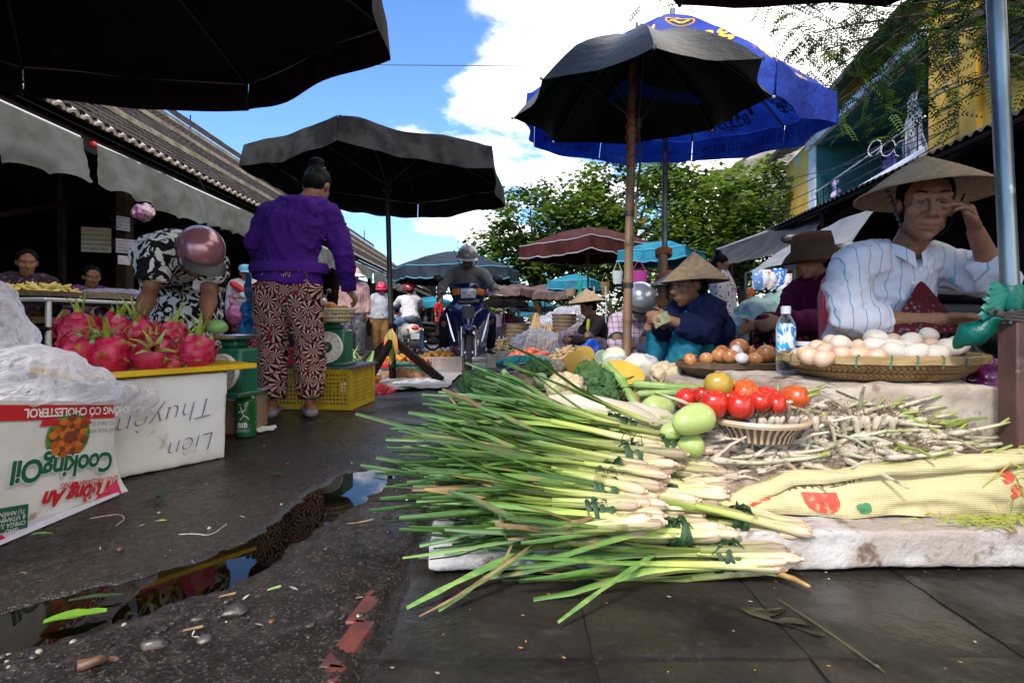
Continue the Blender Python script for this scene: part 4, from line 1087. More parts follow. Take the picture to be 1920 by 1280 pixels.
def tomato_mesh(m,k):
 s=MB(); s.lathe([(.001,-.86),(.4,-.8),(.78,-.5),(.98,-.02),(.95,.36),(.72,.68),(.4,.8),(.12,.75),(.001,.7)],20)
 s.v=[V((v.x*(1+.03*cos(5*atan2(v.y,v.x)+k)),v.y*(1+.03*cos(5*atan2(v.y,v.x)+k)),v.z))for v in s.v]; return s.mesh('tomato',m,True,None)
tm=[tomato_mesh(M_tom,0),tomato_mesh(M_tom2,1),tomato_mesh(M_tom3,2)]
TB=V((.668,1.455,.262))
for px,py,Y,r,k,el,lab in((1347,722,1.70,.040,2,1,'orange green tomato on the very top of the heap'),(1371,731,1.74,.031,2,1,'greenish yellow tomato behind the topmost one'),(1317,741,1.74,.027,0,1,'small red tomato left of the topmost one'),(1398,736,1.70,.038,1,1,'large orange red tomato in the middle'),(1437,746,1.72,.035,0,1,'red tomato right of the orange one'),(1485,745,1.72,.034,1,1.55,'long orange tomato at the right end'),(1424,754,1.64,.030,0,1,'red tomato with its stem scar showing'),(1340,757,1.63,.038,0,1.15,'flat red tomato at the front left'),(1387,762,1.60,.036,0,1,'shiny red tomato lowest in the front'),(1288,748,1.78,.033,0,1.1,'red tomato at the left edge of the heap'),(1503,750,1.76,.026,0,1,'red tomato peeping out behind the long orange one'),(1455,757,1.66,.030,0,1.2,'red tomato close to the basket rim'),(1365,746,1.70,.032,0,1,'dark red tomato buried in the middle')):
 o=link('tomato',tm[k]); Y=1.45+(Y-1.69)*.8; r*=1.0; o.location=P(px,py,Y); o.rotation_euler=(re_.uniform(-1.2,1.2),re_.uniform(-.6,.6)+(pi/2 if el>1.3 else 0),re_.uniform(-.6,.6)); o.scale=(r,r,r*el)
 tag(o,lab,'tomato','tomatoes in the pale basket')
M_tanb=mat('tan_plastic',(.62,.46,.32),(.52,.38,.26),rough=.4,scale=9)
M_tand=mat('brown_plastic_mesh',(.16,.10,.06),rough=.5)
tb=thing('tomato_basket','tan plastic basket with pierced sides under the tomatoes','basket',TB)
s=MB(); s.lathe([(.088,.002),(.095,.02),(.118,.05)],40,TB,cap0=True); s.build('bowl',M_tand,tb)
for k in range(40):
 a=2*pi*k/40; q=V((cos(a),sin(a),0)); s=MB(); s.strip([TB+q*.091+V((0,0,.004)),TB+q*.099+V((0,0,.024)),TB+q*.124+V((0,0,.052))],.007,V((-sin(a),cos(a),0))); s.build('rib',M_tanb,tb)
s=MB(); s.lathe([(.120,.048),(.129,.048),(.133,.056),(.129,.064),(.122,.062),(.120,.048)],48,TB); s.build('rim',M_tanb,tb)
M_caul=mat('cauliflower',(.60,.51,.34),(.48,.37,.20),rough=.75,scale=40,bump=.8,bscale=160,bdist=.004)
M_broc=mat('broccoli',(.055,.125,.028),(.10,.19,.04),rough=.7,scale=30,bump=.9,bscale=170,bdist=.004)
M_broc2=mat('broccoli_dark',(.030,.085,.022),(.055,.13,.03),rough=.7,scale=30,bump=.9,bscale=170,bdist=.004)
M_stem=mat('pale_green_stem',(.30,.42,.13),(.20,.32,.08),rough=.5,scale=16,sc=(1,1,.2))
M_leafv=mat('vegetable_leaf',(.10,.19,.045),(.055,.13,.03),rough=.5,scale=14,bump=.3)
def leafy(s,c,d,L,W,mi=0,curl=.4,seed=0):
 c=V(c); d=V(d).normalized(); sd=d.cross(V((0,0,1))); sd=sd.normalized()if sd.length>.1 else V((1,0,0)); up=sd.cross(d)
 nU,nV=5,7
 def fn(u,v):
  w_=W*sin(pi*(.12+.80*v))**.8; x=(u-.5)*2
  return c+d*L*v+sd*x*w_+up*(curl*L*(-(v*v)*.5+.25*v)+abs(x)*w_*.35)+V((0,0,nz((u*3,v*4,seed),1.6)*W*.3))
 s.grid(fn,nU,nV,mi)
def curd(name,c,r,m,t,seed,amp,fr,n=11):
 s=MB(); s.ell(c-V((0,0,r*.1)),(r*.82,r*.82,r*.66),None,14,9)
 for k in range(n):
  z=1-1.15*(k+.5)/n; a=k*2.39996+seed; s.ell(c+V((sqrt(max(0,1-z*z))*cos(a),sqrt(max(0,1-z*z))*sin(a),z*.75))*r*.66,(r*.36,r*.36,r*.33),None,10,7)
 return solid(s,name,m,r*.075,t,smooth=1,disp=lambda p,n_:r*amp*(.3-abs(nz(p,fr/r,seed))-.6*abs(nz(p,2.2*fr/r,seed+3))))
def cauli(label,px,py,Y,r,seed,lv=6):
 c=P(px,py,Y); t=thing('cauliflower',label,'cauliflower',c-V((0,0,r)))
 curd('curd',c,r*1.05,M_caul,t,seed,.16,3.2)
 s=MB()
 for k in range(lv):
  a=2*pi*k/lv+seed; d=V((cos(a),sin(a),.55)); leafy(s,c+V((cos(a)*r*.5,sin(a)*r*.5,-r*.8)),d,r*1.15,r*.42,seed=k)
 s.build('leaves',M_leafv,t)
def brocc(label,px,py,Y,r,seed,m=None):
 c=P(px,py,Y); t=thing('broccoli',label,'broccoli',c-V((0,0,r)))
 curd('florets',c,r*1.08,m or M_broc,t,seed,.30,4.2,9)
 s=MB(); s.tube([c-V((0,0,r*1.2)),c-V((0,0,r*.5)),c],[r*.25,r*.26,r*.5],9)
 for k in range(3):a=k*2.1+seed; s.tube([c-V((0,0,r*.7)),c+V((cos(a)*r*.8,sin(a)*r*.8,-r*.5)),c+V((cos(a)*r*1.2,sin(a)*r*1.2,-r*.2))],[r*.1,r*.07,r*.04],6)
 s.build('stem',M_stem,t)
cauli('big cream cauliflower in the middle of the vegetable heap',1062,730,2.02,.083,1)
cauli('cauliflower half behind the jicama, right of the wrapped cabbage',1250,706,2.45,.088,2,5)
cauli('small cauliflower further back behind the broccoli',1040,690,2.9,.06,4)
brocc('light green broccoli at the left front of the heap',893,722,2.36,.085,1)
brocc('broccoli low in the front between lemongrass and cauliflower',985,757,2.02,.072,3)
brocc('dark broccoli right of the big cauliflower',1118,722,2.05,.085,5,M_broc2)
brocc('dark broccoli head low beside the celery stalk',1135,745,1.95,.06,6,M_broc2)
brocc('broccoli further back near the purple aubergines',1008,697,2.75,.085,8)
brocc('bright broccoli behind the big cauliflower',1105,697,2.6,.07,9)
for pts,r,lab in(([(1138,685,2.1),(1165,712,2.0),(1195,765,1.88)],.017,'thick green celery stalk leaning over the heap'),([(945,697,2.0),(970,728,1.9),(1000,758,1.8)],.011,'slim green stalk lying in front of the taro'),([(1192,720,1.9),(1260,726,1.85),(1330,728,1.85)],.014,'pale celery stalk between jicama and tomatoes'),([(1200,738,1.86),(1270,736,1.83),(1320,738,1.82)],.012,'second pale celery stalk below the first one by the tomatoes')):
 s=MB(); s.rtube([P(*p)for p in pts],[r,r*.95,r*.9],9); s.single('celery_stalk',M_stem,lab,'celery')
M_rad=mat('white_radish',(.62,.57,.46),(.54,.47,.33),rough=.38,scale=7,sc=(1,1,1),bump=.15,bscale=30,c3=(.52,.42,.26),s3=24,lo3=.64,hi3=.74)
for pts,r,lab in(([(1035,752,1.80),(1110,764,1.72),(1180,783,1.66),(1235,800,1.62)],[.022,.042,.046,.022],'long white radish lying across the top of the lemongrass'),([(1130,770,1.74),(1190,778,1.72),(1245,792,1.69),(1272,800,1.66)],[.02,.044,.042,.016],'white radish behind the long one'),([(1150,800,1.60),(1215,806,1.585),(1262,822,1.56),(1275,832,1.55)],[.02,.036,.036,.015],'white radish with its blunt end by the gourds')):
 q=[P(*p)for p in pts]; s=MB(); s.rtube([q[0]]+[q[0].lerp(q[1],.5),q[1],q[1].lerp(q[2],.5),q[2],q[2].lerp(q[3],.6),q[3]],[r[0],lerp(r[0],r[1],.65),r[1],lerp(r[1],r[2],.5),r[2],lerp(r[2],r[3],.45),r[3]],16); s.single('white_radish',M_rad,lab,'radish','white radishes')
M_gourd=mat('pale_gourd',(.46,.55,.19),(.36,.46,.13),rough=.35,scale=6,bump=.1,c3=(.58,.60,.33),s3=28,lo3=.56,hi3=.7)
for px,py,Y,r,sq,tilt,lab in((1300,786,1.38,.050,1.45,.25,'largest pale green gourd in front of the tomatoes'),(1232,765,1.78,.055,1.2,.2,'pale gourd behind, next to the jicama'),(1296,834,1.40,.038,1.1,.1,'small pale gourd at the garlic heap'),(1262,810,1.44,.032,1.3,.1,'small pale gourd between radish and big gourd')):
 s=MB(); c=P(px,py,Y); Rt=Matrix.Rotation(-tilt*.6,3,'Y')@Matrix.Rotation(.3,3,'Z'); pr=[]
 for k in range(13):
  a=-pi/2+pi*k/12; pr.append((max(.001,cos(a)**.85*.62*(1+.12*sin(a))),sin(a)*sq*.62))
 s.lathe([(p_[0]*r*1.35,p_[1]*r*1.35)for p_ in pr],22); s.jit(.006,14,px); M90=Matrix.Rotation(pi/2,3,'Y'); s.v=[Rt@(M90@v)+c for v in s.v]
 s.single('gourd',M_gourd,lab,'gourd','pale gourds')
M_jic=mat('jicama_skin',(.36,.22,.095),(.27,.16,.07),rough=.7,scale=9,bump=.4,bscale=60)
t=thing('jicama','round brown jicama root with a short stem','jicama',P(1222,765,1.95)); s=MB(); c=P(1222,744,1.93); s.ell(c,(.076,.07,.05),None,20,12); s.jit(.01,16,3); s.build('root',M_jic,t); s=MB(); s.tube([c+V((.03,0,.045)),c+V((.045,0,.075)),c+V((.05,0,.09))],[.009,.006,.004],6); s.build('stem',M_jic,t)
M_kohl=mat('kohlrabi',(.42,.52,.22),(.52,.58,.32),rough=.5,scale=7)
for px,py,Y,r,lab in((930,722,2.4,.045,'small pale cabbage between the two front broccolis'),(1012,712,2.6,.04,'round pale kohlrabi behind the taro')):
 s=MB(); s.ell(P(px,py,Y),(r,r,r*.9),None,16,10); s.jit(.006,30,px); s.single('kohlrabi',M_kohl,lab,'kohlrabi')
M_taro=mat('taro',(.13,.075,.045),(.24,.15,.10),rough=.9,scale=30,bump=.8)
for px,py,Y,r,lab in((985,722,2.3,.042,'brown taro root nearest to the cauliflower'),(955,725,2.35,.038,'brown taro root left of the other one'),(972,708,2.5,.036,'brown taro root behind the other two')):
 s=MB(); s.ell(P(px,py,Y),(r*1.2,r,r*.85),None,14,9); s.jit(.014,40,px); s.single('taro',M_taro,lab,'taro','taro roots')
M_aub=mat('aubergine',(.045,.012,.055),(.03,.01,.035),rough=.18,scale=6,coat=.4)
for k,(px,py,Y,lab)in enumerate(((965,697,2.85,'front purple aubergine'),(975,705,2.72,'purple aubergine lying lowest'),(985,690,2.95,'purple aubergine at the back'))):
 s=MB(); a=P(px-28,py+3,Y); b=P(px+28,py-2,Y+.05); s.rtube([a,a.lerp(b,.25),a.lerp(b,.6)+V((0,0,.01)),b],[.022,.03,.026,.012],12); s.single('aubergine',M_aub,lab+' on the left of the heap','aubergine','aubergines')
M_pump=mat('pumpkin_rind',(.055,.10,.022),(.15,.16,.035),rough=.4,scale=6,sc=(1,1,.3),lo=.45,hi=.7); M_flesh=mat('pumpkin_flesh',(.72,.34,.035),(.66,.42,.06),rough=.55,scale=10); M_mel=mat('melon_flesh',(.62,.72,.42),(.72,.78,.58),rough=.4,scale=10)
def wedge(label,px,py,Y,r,rot,mf,cat='pumpkin',name='pumpkin_piece',part=('rind','flesh'),tip=.3,cut=.15):
 c=P(px,py,Y); t=thing(name,label,cat,c-V((0,0,r*.6))); Rr=Matrix.Rotation(rot,3,'Z')@Matrix.Rotation(tip,3,'X'); s=MB(); pr=[(cos(a)*r,sin(a)*r*.72)for a in[-pi/2+(pi/2+cut)*k/8 for k in range(9)]]
 s.lathe([(max(.001,p_[0]*(1)),p_[1])for p_ in pr],26,c,Rr); s.build(part[0],M_pump,t)
 z=pr[-1][1]; s=MB(); s.lathe([(pr[-1][0],z),(pr[-1][0]*.92,z+.004),(pr[-1][0]*.5,z-.006),(.001,z-.02)],26,c,Rr); s.build(part[1],mf,t)
wedge('half green pumpkin with its orange flesh turned up, right in the heap',1168,700,2.30,.095,.3,M_flesh,tip=.5)
wedge('cut yellow pumpkin piece behind the broccoli',1085,682,3.0,.085,0,M_flesh,tip=.9)
wedge('round green melon slice with white flesh facing the street',1130,672,3.05,.05,.1,M_mel,'melon','melon_piece',tip=1.3)
wedge('small cut pumpkin with yellow flesh at the back of the heap',1095,668,3.3,.07,-.4,M_flesh,tip=1.1)
def film_mat(name,tint,tr=.45,rough=.18,emi=0):
 t=NT(name); t.base(tint); t.p(Roughness=rough); t.b.inputs['Specular IOR Level'].default_value=.6
 bp_=t.bump(t.math('ADD',t.math('ABSOLUTE',t.math('SUBTRACT',t.noise(4.5,2,.5,dist=1.2),.5)),t.math('MULTIPLY',t.math('ABSOLUTE',t.math('SUBTRACT',t.noise(13,2,.5,dist=1.0),.5)),.5)),.9,.06)
 x=t.mk('BsdfTransparent'); x.inputs[0].default_value=(*[min(1,.55+c*.45)for c in tint],1)
 tl=t.mk('BsdfTranslucent'); tl.inputs[0].default_value=(*tint,1)
 m1=t.mk('MixShader',i0=.55,i1=t.b.outputs[0],i2=tl.outputs[0])
 lw=t.mk('LayerWeight',Blend=.42); t.l.new(bp_.outputs[0],lw.inputs['Normal'])
 fac=t.math('MULTIPLY_ADD',t.math('POWER',lw.outputs['Facing'],.8),-.95,tr+.50)
 m2=t.mk('MixShader',i0=fac,i1=m1.outputs[0],i2=x.outputs[0]); t.l.new(m2.outputs[0],t.o.inputs[0]); return t.m
M_film=film_mat('clear_plastic_bag',(.92,.91,.96),.34,.22)
M_cab=mat('pale_cabbage',(.62,.66,.40),(.72,.70,.50),rough=.5,scale=7,sc=(1,1,.3),bump=.4)
def blob(name,label,cat,ells,m,vox=.012,amp=.02,fr=12,kind=None,group=None,parent=None,smooth=3):
 s=MB()
 for c,r in ells:s.ell(c,r,None,16,10)
 c0=V(ells[0][0])
 o=solid(s,name,m,vox,None,smooth=smooth,off=c0,disp=lambda p,n:(.25-abs(nz(p,fr,3))*1.2)*amp+(.2-abs(nz(p,fr*2.6,8)))*amp*.5)
 o.location=c0
 return tag(o,label,cat,group,kind)
for px,py,Y,rx,rz,lab in((1152,680,2.75,.075,.085,'pale pointed cabbage behind the green pumpkin'),(1195,690,2.55,.075,.065,'round pale cabbage wrapped in film beside the pumpkin')):
 blob('cabbage',lab,'cabbage',[(P(px,py,Y),(rx,rx,rz))],M_cab,.012,.014,14)
blob('plastic_wrap','clear film crumpled round the pale cabbages','plastic',[(P(1200,692,2.53),(.10,.09,.075)),(P(1160,690,2.65),(.09,.09,.06))],M_film,.012,.03,16)
s=MB(); q=random.Random(3)
for k in range(150):
 X,Y=q.uniform(-.22,.85),q.uniform(2.0,3.15); a=q.uniform(0,6.3)
 leafy(s,(X,Y,.205+q.uniform(0,.05)),(cos(a),sin(a),q.uniform(.0,.5)),q.uniform(.07,.15),q.uniform(.02,.045),q.choice((0,0,1)),seed=k)
s.single('loose_leaves',[M_leafv,M_stem],'loose green leaves filling the gaps of the vegetable heap','leaves',kind='stuff')
for k,(px,py,Y,r,m,lab)in enumerate(((1150,735,2.0,.07,M_leafv,'dark leaf bunch at the right end of the broccoli'),(1020,775,1.9,.06,M_leafv,'leaf bunch below the big cauliflower'),(920,745,2.15,.07,M_leafv,'leaf bunch at the left end of the lemongrass top'),(1090,762,1.88,.05,M_leafv,'leaf bunch above the white radishes'))):
 s=MB(); c=P(px,py,Y)
 for j in range(14):a=q.uniform(0,6.3); leafy(s,c,(cos(a),sin(a)-.3,q.uniform(-.1,.9)),r*q.uniform(.9,1.6),r*.35,seed=j)
 s.single('leaf_bunch',m,lab,'greens')
# ------ PARASOLS
def cloth_dark(name,c,c2=None,rough=.62,scale=4):return mat(name,c,c2 or tuple(x*.7 for x in c),rough=.8,spec=.06,scale=scale,bump=.35,bscale=9,bdist=.03)
M_pole=mat('grey_steel_pole',(.20,.21,.22),(.11,.11,.115),rough=.45,scale=14,metal=.5)
M_polen=mat('black_pole',(.02,.02,.022),rough=.5)
M_blk=cloth_dark('black_canopy',(.009,.0085,.0095)); M_blkval=cloth_dark('lit_black_valance',(.032,.032,.033),(.011,.011,.012))  # valance gets a greyer black that stands in for light on its face
M_brn=cloth_dark('brown_black_canopy',(.017,.0095,.012)); M_red=cloth_dark('maroon_canopy',(.075,.022,.020),(.045,.014,.013))
M_navy=cloth_dark('slate_canopy',(.035,.048,.062),(.022,.03,.042)); M_tealc=cloth_dark('teal_canopy',(.03,.22,.30),(.02,.14,.21)); M_brown2=cloth_dark('faded_brown_canopy',(.16,.11,.10),(.09,.065,.06))
M_trim=mat('teal_piping',(.05,.30,.42),rough=.6); M_gtrim=mat('grey_hem',(.32,.33,.35),rough=.7)
M_blue=mat('blue_canopy',(.008,.055,.46),(.008,.03,.33),rough=.55,scale=5,bump=.5,bscale=11,bdist=.03,c3=(.02,.10,.52),s3=6,lo3=.55,hi3=.75,thin=.32)
def parasol(name,label,c,zr,R,rise,n,rot,mc,mv,mp,tilt=(0,0),val=.17,sag=.05,scal=.0,pole=None,pr=.02,trim=None,pw=1.6,ribs=True,cc=.03,valout=.015,cat='parasol',group=None,lattice=True,thick=True):
 c=V(c); t=thing(name,label,cat,(c.x,c.y,0),group=group)
 Rt=Matrix.Rotation(tilt[0],3,'X')@Matrix.Rotation(tilt[1],3,'Y'); O=V((c.x,c.y,zr))
 def X(p):return Rt@V(p)+O
 def pt(tt,k,s):
  a=rot+2*pi*(k+s)/n
  r=R*cos(pi/n)/cos((s-.5)*2*pi/n)*(1-cc*sin(pi*s)*tt)
  z=rise*(1-tt**pw)-sag*sin(pi*s)*sin(pi*min(1,tt*.9))+nz((cos(a)*tt*2,sin(a)*tt*2,n),2.2,R)*.018*R
  return V((r*tt*cos(a),r*tt*sin(a),z))
 s=MB()
 for k in range(n):
  s.grid(lambda u,v,k=k:X(pt(v,k,u)),9,10)
 s.build('canopy',mc,t,ang=25)
 for k in range(n):
  if val<=0:break
  def fv(u,v,k=k):
   p=pt(1,k,.002+u*.996); d=V((p.x,p.y,0)).normalized()
   h=val*(1+scal*(abs(sin(u*pi*4))-.5)+.10*sin(u*pi))
   return X(p+d*(valout*v+.03*v*sin(u*9+k*2)*.6+.002)-V((0,0,h*v-.016)))
  s=MB(); s.grid(fv,22,5); s.build('valance',mv,t,ang=None)
  if trim:
   s=MB(); s.tube([fv(u/16,1)for u in range(17)],.012,5); s.tube([fv(u/16,0)+V((0,0,.006))for u in range(17)],.010,5)
   s.build('piping',trim,t)
 if ribs:
  for k in range(n):
   a=rot+2*pi*k/n; s=MB(); s.tube([X(V((cos(a)*R*q,sin(a)*R*q,rise*(1-q**pw)-.018)))for q in(.03,.3,.6,.85,.99)],.009 if R>.8 else .004,5); s.build('rib',mp,t)
   if lattice:
    s=MB(); s.tube([X((0,0,-.12*R)),X(V((cos(a)*R*.55,sin(a)*R*.55,rise*(1-.55**pw)-.02)))],.008 if R>.8 else .003,5); s.build('strut',mp,t)
  s=MB(); s.tube([X((0,0,-.16*R)),X((0,0,-.08*R))],pr*1.8,10); s.build('hub',mp,t)
 if pole:
  s=MB(); s.tube([X((0,0,rise+.03)),X((0,0,-.1*R)),V(pole)],[pr,pr,pr*1.1],10); s.build('pole',mp,t)
 return t,X,pt
parasol('parasol','big brown black parasol overhead at the top left, its corner notch against the sky',(-1.83,1.72),1.99,1.50,.45,8,radians(80.4-90+90-0),M_brn,M_brn,M_polen,val=.175,sag=.06,pole=(-1.83,1.72,0),tilt=(0,-.015),valout=0.0)
_,XB,ptB=parasol('parasol','black parasol with a valance greyed as if lit standing on a wooden tripod mid street',(-1.24,5.32),2.08,1.285,.36,6,radians(-33.5),M_blk,M_blkval,M_polen,val=.20,sag=.05,pole=(-1.17,5.22,.06),tilt=(-.035,.03),pr=.024,scal=.05)
M_umb=mat('black_nylon',(.003,.005,.006),(.002,.0035,.0045),spec=.13,rough=.34,scale=4,bump=.25,bscale=16,bdist=.02)
um,XC,ptC=parasol('umbrella','open black hand umbrella tied to the top of the bamboo pole',(.665,2.80),1.70,.665,.36,8,radians(-8),M_umb,M_umb,M_polen,val=0,sag=.035,cc=.07,tilt=(.025,-.03),pr=.008,pw=2.0,cat='umbrella',lattice=True)
s=MB(); s.tube([XC((0,0,.34)),XC((0,0,.44))],[.009,.007],8); s.build('tip',M_polen,um)
s=MB(); hp=[XC((0,0,.34)),XC((0,0,-.3)),P(1192,385,2.76)]; h0=hp[-1]
s.tube(hp,.006,6); s.build('shaft',M_polen,um)
s=MB(); s.tube([h0]+[h0+V((.028-.028*cos(a),0,-.06-.03*sin(a)))for a in[pi*k/8 for k in range(9)]],.008,7); s.build('hook_handle',mat('ochre_handle',(.16,.09,.02),rough=.4),um)
for k in range(8):
 a=radians(-8)+2*pi*k/8; q=XC((cos(a)*.67,sin(a)*.67,-.002)); s=MB(); s.ell(q,.009,None,8,6); s.build('rib_tip',M_gtrim,um)
M_bamboo=mat('old_bamboo',(.22,.13,.065),(.13,.075,.04),rough=.6,scale=5,sc=(4,4,.5),bump=.5,bscale=50,c3=(.07,.04,.025),s3=10,lo3=.55,hi3=.7)
bp=thing('bamboo_pole','brown bamboo pole carrying the black umbrella','pole',P(1172,760,2.78)); s=MB(); a,b=V((.593,2.78,.18)),V((.645,2.84,1.98))
pts=[]; rd=[]
for k in range(9):
 for(dz,r)in((0,.0245),(.012,.029),(.03,.0245),(.18,.0235)):
  z=k*.21+dz; q=a.lerp(b,z/1.9); pts.append(q); rd.append(r*(1-.12*z/1.9))
s.tube(pts,rd,12); s.build('culm',M_bamboo,bp)
M_redtape=mat('red_string',(.30,.02,.02),rough=.6)
s=MB()
for k in range(7):
 c_=a.lerp(b,(1.30+k*.05)/1.9); s.tube([c_+V((cos(x)*.030,sin(x)*.030,.02*sin(x+k)))for x in[2*pi*j/10 for j in range(11)]],.004,5)
s.build('red_binding',M_redtape,bp)
for zz in(.62,1.02):
 s=MB(); c_=a.lerp(b,zz/1.9); s.lathe([(.028,-.012),(.0275,.012)],12,c_); s.build('wire_binding',M_polen,bp)
bl,XD,ptD=parasol('parasol','large bright blue parasol with yellow lettering behind the black umbrella',(1.17,4.05),2.17,1.11,.70,8,radians(-90+22.5-6),M_blue,M_blue,M_pole,val=.20,sag=.04,tilt=(.125,.03),pole=(1.155,4.05,.02),pr=.020,cc=.02,scal=.0,pw=1.25)
M_yel=mat('yellow_print',(.75,.42,.02),rough=.5); M_navyp=mat('navy_print',(.004,.012,.07),rough=.6)
def on_top(k,t0,sx,out=1):
 def f(x,y):
  tt=min(1,max(.02,t0-y)); s_=.5+x/(2*sin(pi/8)*1.11*tt)
  s_=min(.98,max(.02,s_)); p=ptD(tt,k,s_); q=ptD(tt,k,s_)+V((0,0,.006*out)); return XD(q)
 return f
def on_val(k,out=-1):
 def f(x,y):
  u=min(.97,max(.03,.5+x/.88)); p=ptD(1,k,u); d=V((p.x,p.y,0)).normalized(); v=min(.98,max(0,.5-y/.2))
  return XD(p+d*(.019*v+.004+.006*out+.03*v*sin(u*9+k*2)*.6)-V((0,0,.20*(1+.1*sin(u*pi))*v)))
 return f
for k in(0,1,2,7):
 text('Hùng',.26,on_top(k,.58,1),'lettering',M_yel,bl,sub=2,shear=.25,bold=.004)
 text('cafe',.12,on_top(k,.76,1),'lettering',M_yel,bl,sub=1,shear=.2)
 text('823799',.13,on_top(k,.90,1),'lettering',M_yel,bl,sub=1,bold=.004)
 s=MB()
 for r0 in(0,):
  pts=[on_top(k,.33,1)(cos(x)*.10,sin(x)*.055)for x in[2*pi*j/18 for j in range(19)]]; s.tube(pts,.006,4)
  pts=[on_top(k,.33,1)(-.07+.14*j/8,.015*sin(j))for j in range(9)]; s.tube(pts,.010,4)
 s.build('cup_emblem',M_yel,bl); text('®',.05,on_top(k,.25,1),'lettering',M_yel,bl)
for k in(1,2,3,4,5):
 text('Hùng',.24,on_top(k,.80,1,-1),'lettering',M_navyp,bl,sub=2,shear=.25,bold=.003)
 text('cafe',.10,on_top(k,.93,1,-1),'lettering',M_navyp,bl,sub=1,shear=.2)
 text('TEL: (0510) 823799' if k in(2,4)else '111 Nguyễn Thái Học, P.5 Tuy Hòa, Phú Yên',.085 if k in(2,4)else .040,on_val(k),'lettering',M_navyp,bl,sub=1)
parasol('parasol','dark parasol edge overhead at the top right above the egg seller',(1.14,1.20),1.93,1.15,.4,8,radians(22.5),M_brn,M_brn,M_polen,val=.0,sag=.05,tilt=(-.01,0))
M_galv=mat('galvanised_steel',(.24,.29,.32),(.13,.16,.18),rough=.35,scale=10,sc=(1,1,.25),metal=.65,c3=(.42,.46,.48),s3=22,lo3=.62,hi3=.72)
M_rust=mat('rusty_brown_paint',(.10,.045,.035),(.055,.028,.022),rough=.7,scale=8,bump=.4,c3=(.17,.10,.075),s3=20,lo3=.58,hi3=.7)
pl_=thing('steel_pole','tall galvanised steel pole standing in a rusty brown foot at the right','pole',P(1900,860,1.42)); s=MB(); s.tube([P(1897,606,1.42),P(1866,-30,1.42)],.0205,16); s.build('tube',M_galv,pl_)
s=MB(); s.box(P(1908,735,1.42),(.058,.06,.42),bev=.004); s.build('post_base',M_rust,pl_)
for z,m,lab in((588,mat('rope_dark',(.05,.04,.035),rough=.9),'rope_binding'),):
 s=MB()
 for k in range(4):
  c_=P(1895,z-3+k*5,1.42); s.tube([c_+V((cos(x)*.030,sin(x)*.030,.003*sin(3*x+k)))for x in[2*pi*j/12 for j in range(13)]],.0042,6)
 c_=P(1872,588,1.40); s.ell(c_,.013,None,8,6); s.tube([c_,c_+V((-.02,-.01,.012)),c_+V((-.035,-.01,0))],.005,6); s.build(lab,m,pl_)
M_gbag=mat('green_plastic_bag',(.0,.21,.15),(.0,.12,.085),rough=.3,scale=14,bump=.5,bscale=30,bdist=.01,thin=.35)
gb=thing('plastic_bag','knotted green plastic bag tied round the steel pole','bag',P(1860,600,1.42)); s=MB()
c_=P(1895,556,1.42); s.lathe([(.029,-.035),(.036,-.012),(.034,.012),(.029,.03)],20,c_)
for k in range(5):s.strip([c_+V((-.02,-.02,.01)),c_+V((-.055,-.03,.03-.014*k)),c_+V((-.075-.005*k,-.02,.025-.02*k))],[.02,.03,.02],(0,.3,1),fold=.3)
s.jit(.006,40,2); s.build('knot',M_gbag,gb,ang=None)
s=MB(); e0,e1=P(1870,598,1.40),P(1798,640,1.46)
s.rtube([e0,e0.lerp(e1,.35),e0.lerp(e1,.7),e1],[.012,.026,.036,.018],16); s.jit(.012,28,4); s.build('bag_body',M_gbag,gb,ang=None)
FAR=[('slate parasol with pale blue piping behind the motorbike rider',(-1.32,12.2),1.70,1.5,.45,8,10,M_navy,M_navy,M_trim,.24),('maroon parasol with one corner pointing at the viewer, right of the street',(1.40,9.8),1.93,1.27,.36,4,-96,M_red,M_red,M_gtrim,.22),('teal parasol between the bamboo pole and the yellow house',(2.42,8.6),1.66,.75,.2,4,-80,M_tealc,M_tealc,M_trim,.16),('faded brown parasol beyond the maroon one',(1.05,17),1.42,.95,.3,6,15,M_brown2,M_brown2,None,.2),('small teal parasol behind the left half of the maroon one',(1.55,13.0),1.50,.75,.2,4,-70,M_tealc,M_tealc,M_trim,.18),('pale brown parasol right behind the rider',(-.25,16.5),1.50,1.0,.34,6,0,M_brown2,M_brown2,None,.2),('low black parasol right of the rider far back',(-.3,20.5),1.25,1.0,.26,6,20,M_blk,M_blk,None,.16),('teal parasol low down far along the street',(1.2,26),1.22,1.35,.3,6,10,M_tealc,M_navy,None,.2),('teal parasol left of the rider near the end of the hall',(-3.0,20),1.25,.95,.22,4,-60,M_tealc,M_tealc,None,.2),('dark teal parasol lowest and farthest along the street',(1.15,31),1.0,1.1,.25,6,30,M_navy,M_tealc,None,.18)]
for lab,c,z,R_,rs,n,rt,mc,mv,tr_,vv in FAR:
 parasol('parasol',lab,c,z,R_,rs,n,radians(rt),mc,mv,M_pole if n==4 else M_polen,val=vv,sag=.04,pole=(*c,0),trim=tr_,ribs=True,lattice=c[1]<14,scal=.1,group='parasols further down the street')
tr=thing('tripod_stand','dark wooden tripod foot at the base of the black parasol pole','stand',(-1.17,5.2,0))
hb=V((-1.165,5.2,.40))
for e in((-.655,4.97),(-1.25,4.52),(-1.72,5.75)):
 s=MB(); e3=V((*e,.02)); d=(e3-hb).normalized(); y=d.cross(V((0,0,1))).normalized(); M=Matrix((d,y,d.cross(y))).transposed(); s.box(hb.lerp(e3,.5),((e3-hb).length,.045,.075),M,bev=.005); s.build('leg',M_darkwood,tr)
s=MB(); s.tube([(-1.19,5.12,.15),(-.80,5.05,.16)],.014,6); s.build('brace',M_polen,tr)
s=MB(); s.tube([(-1.165,5.2,.02),(-1.165,5.2,.55)],.034,10); s.build('socket',M_darkwood,tr)
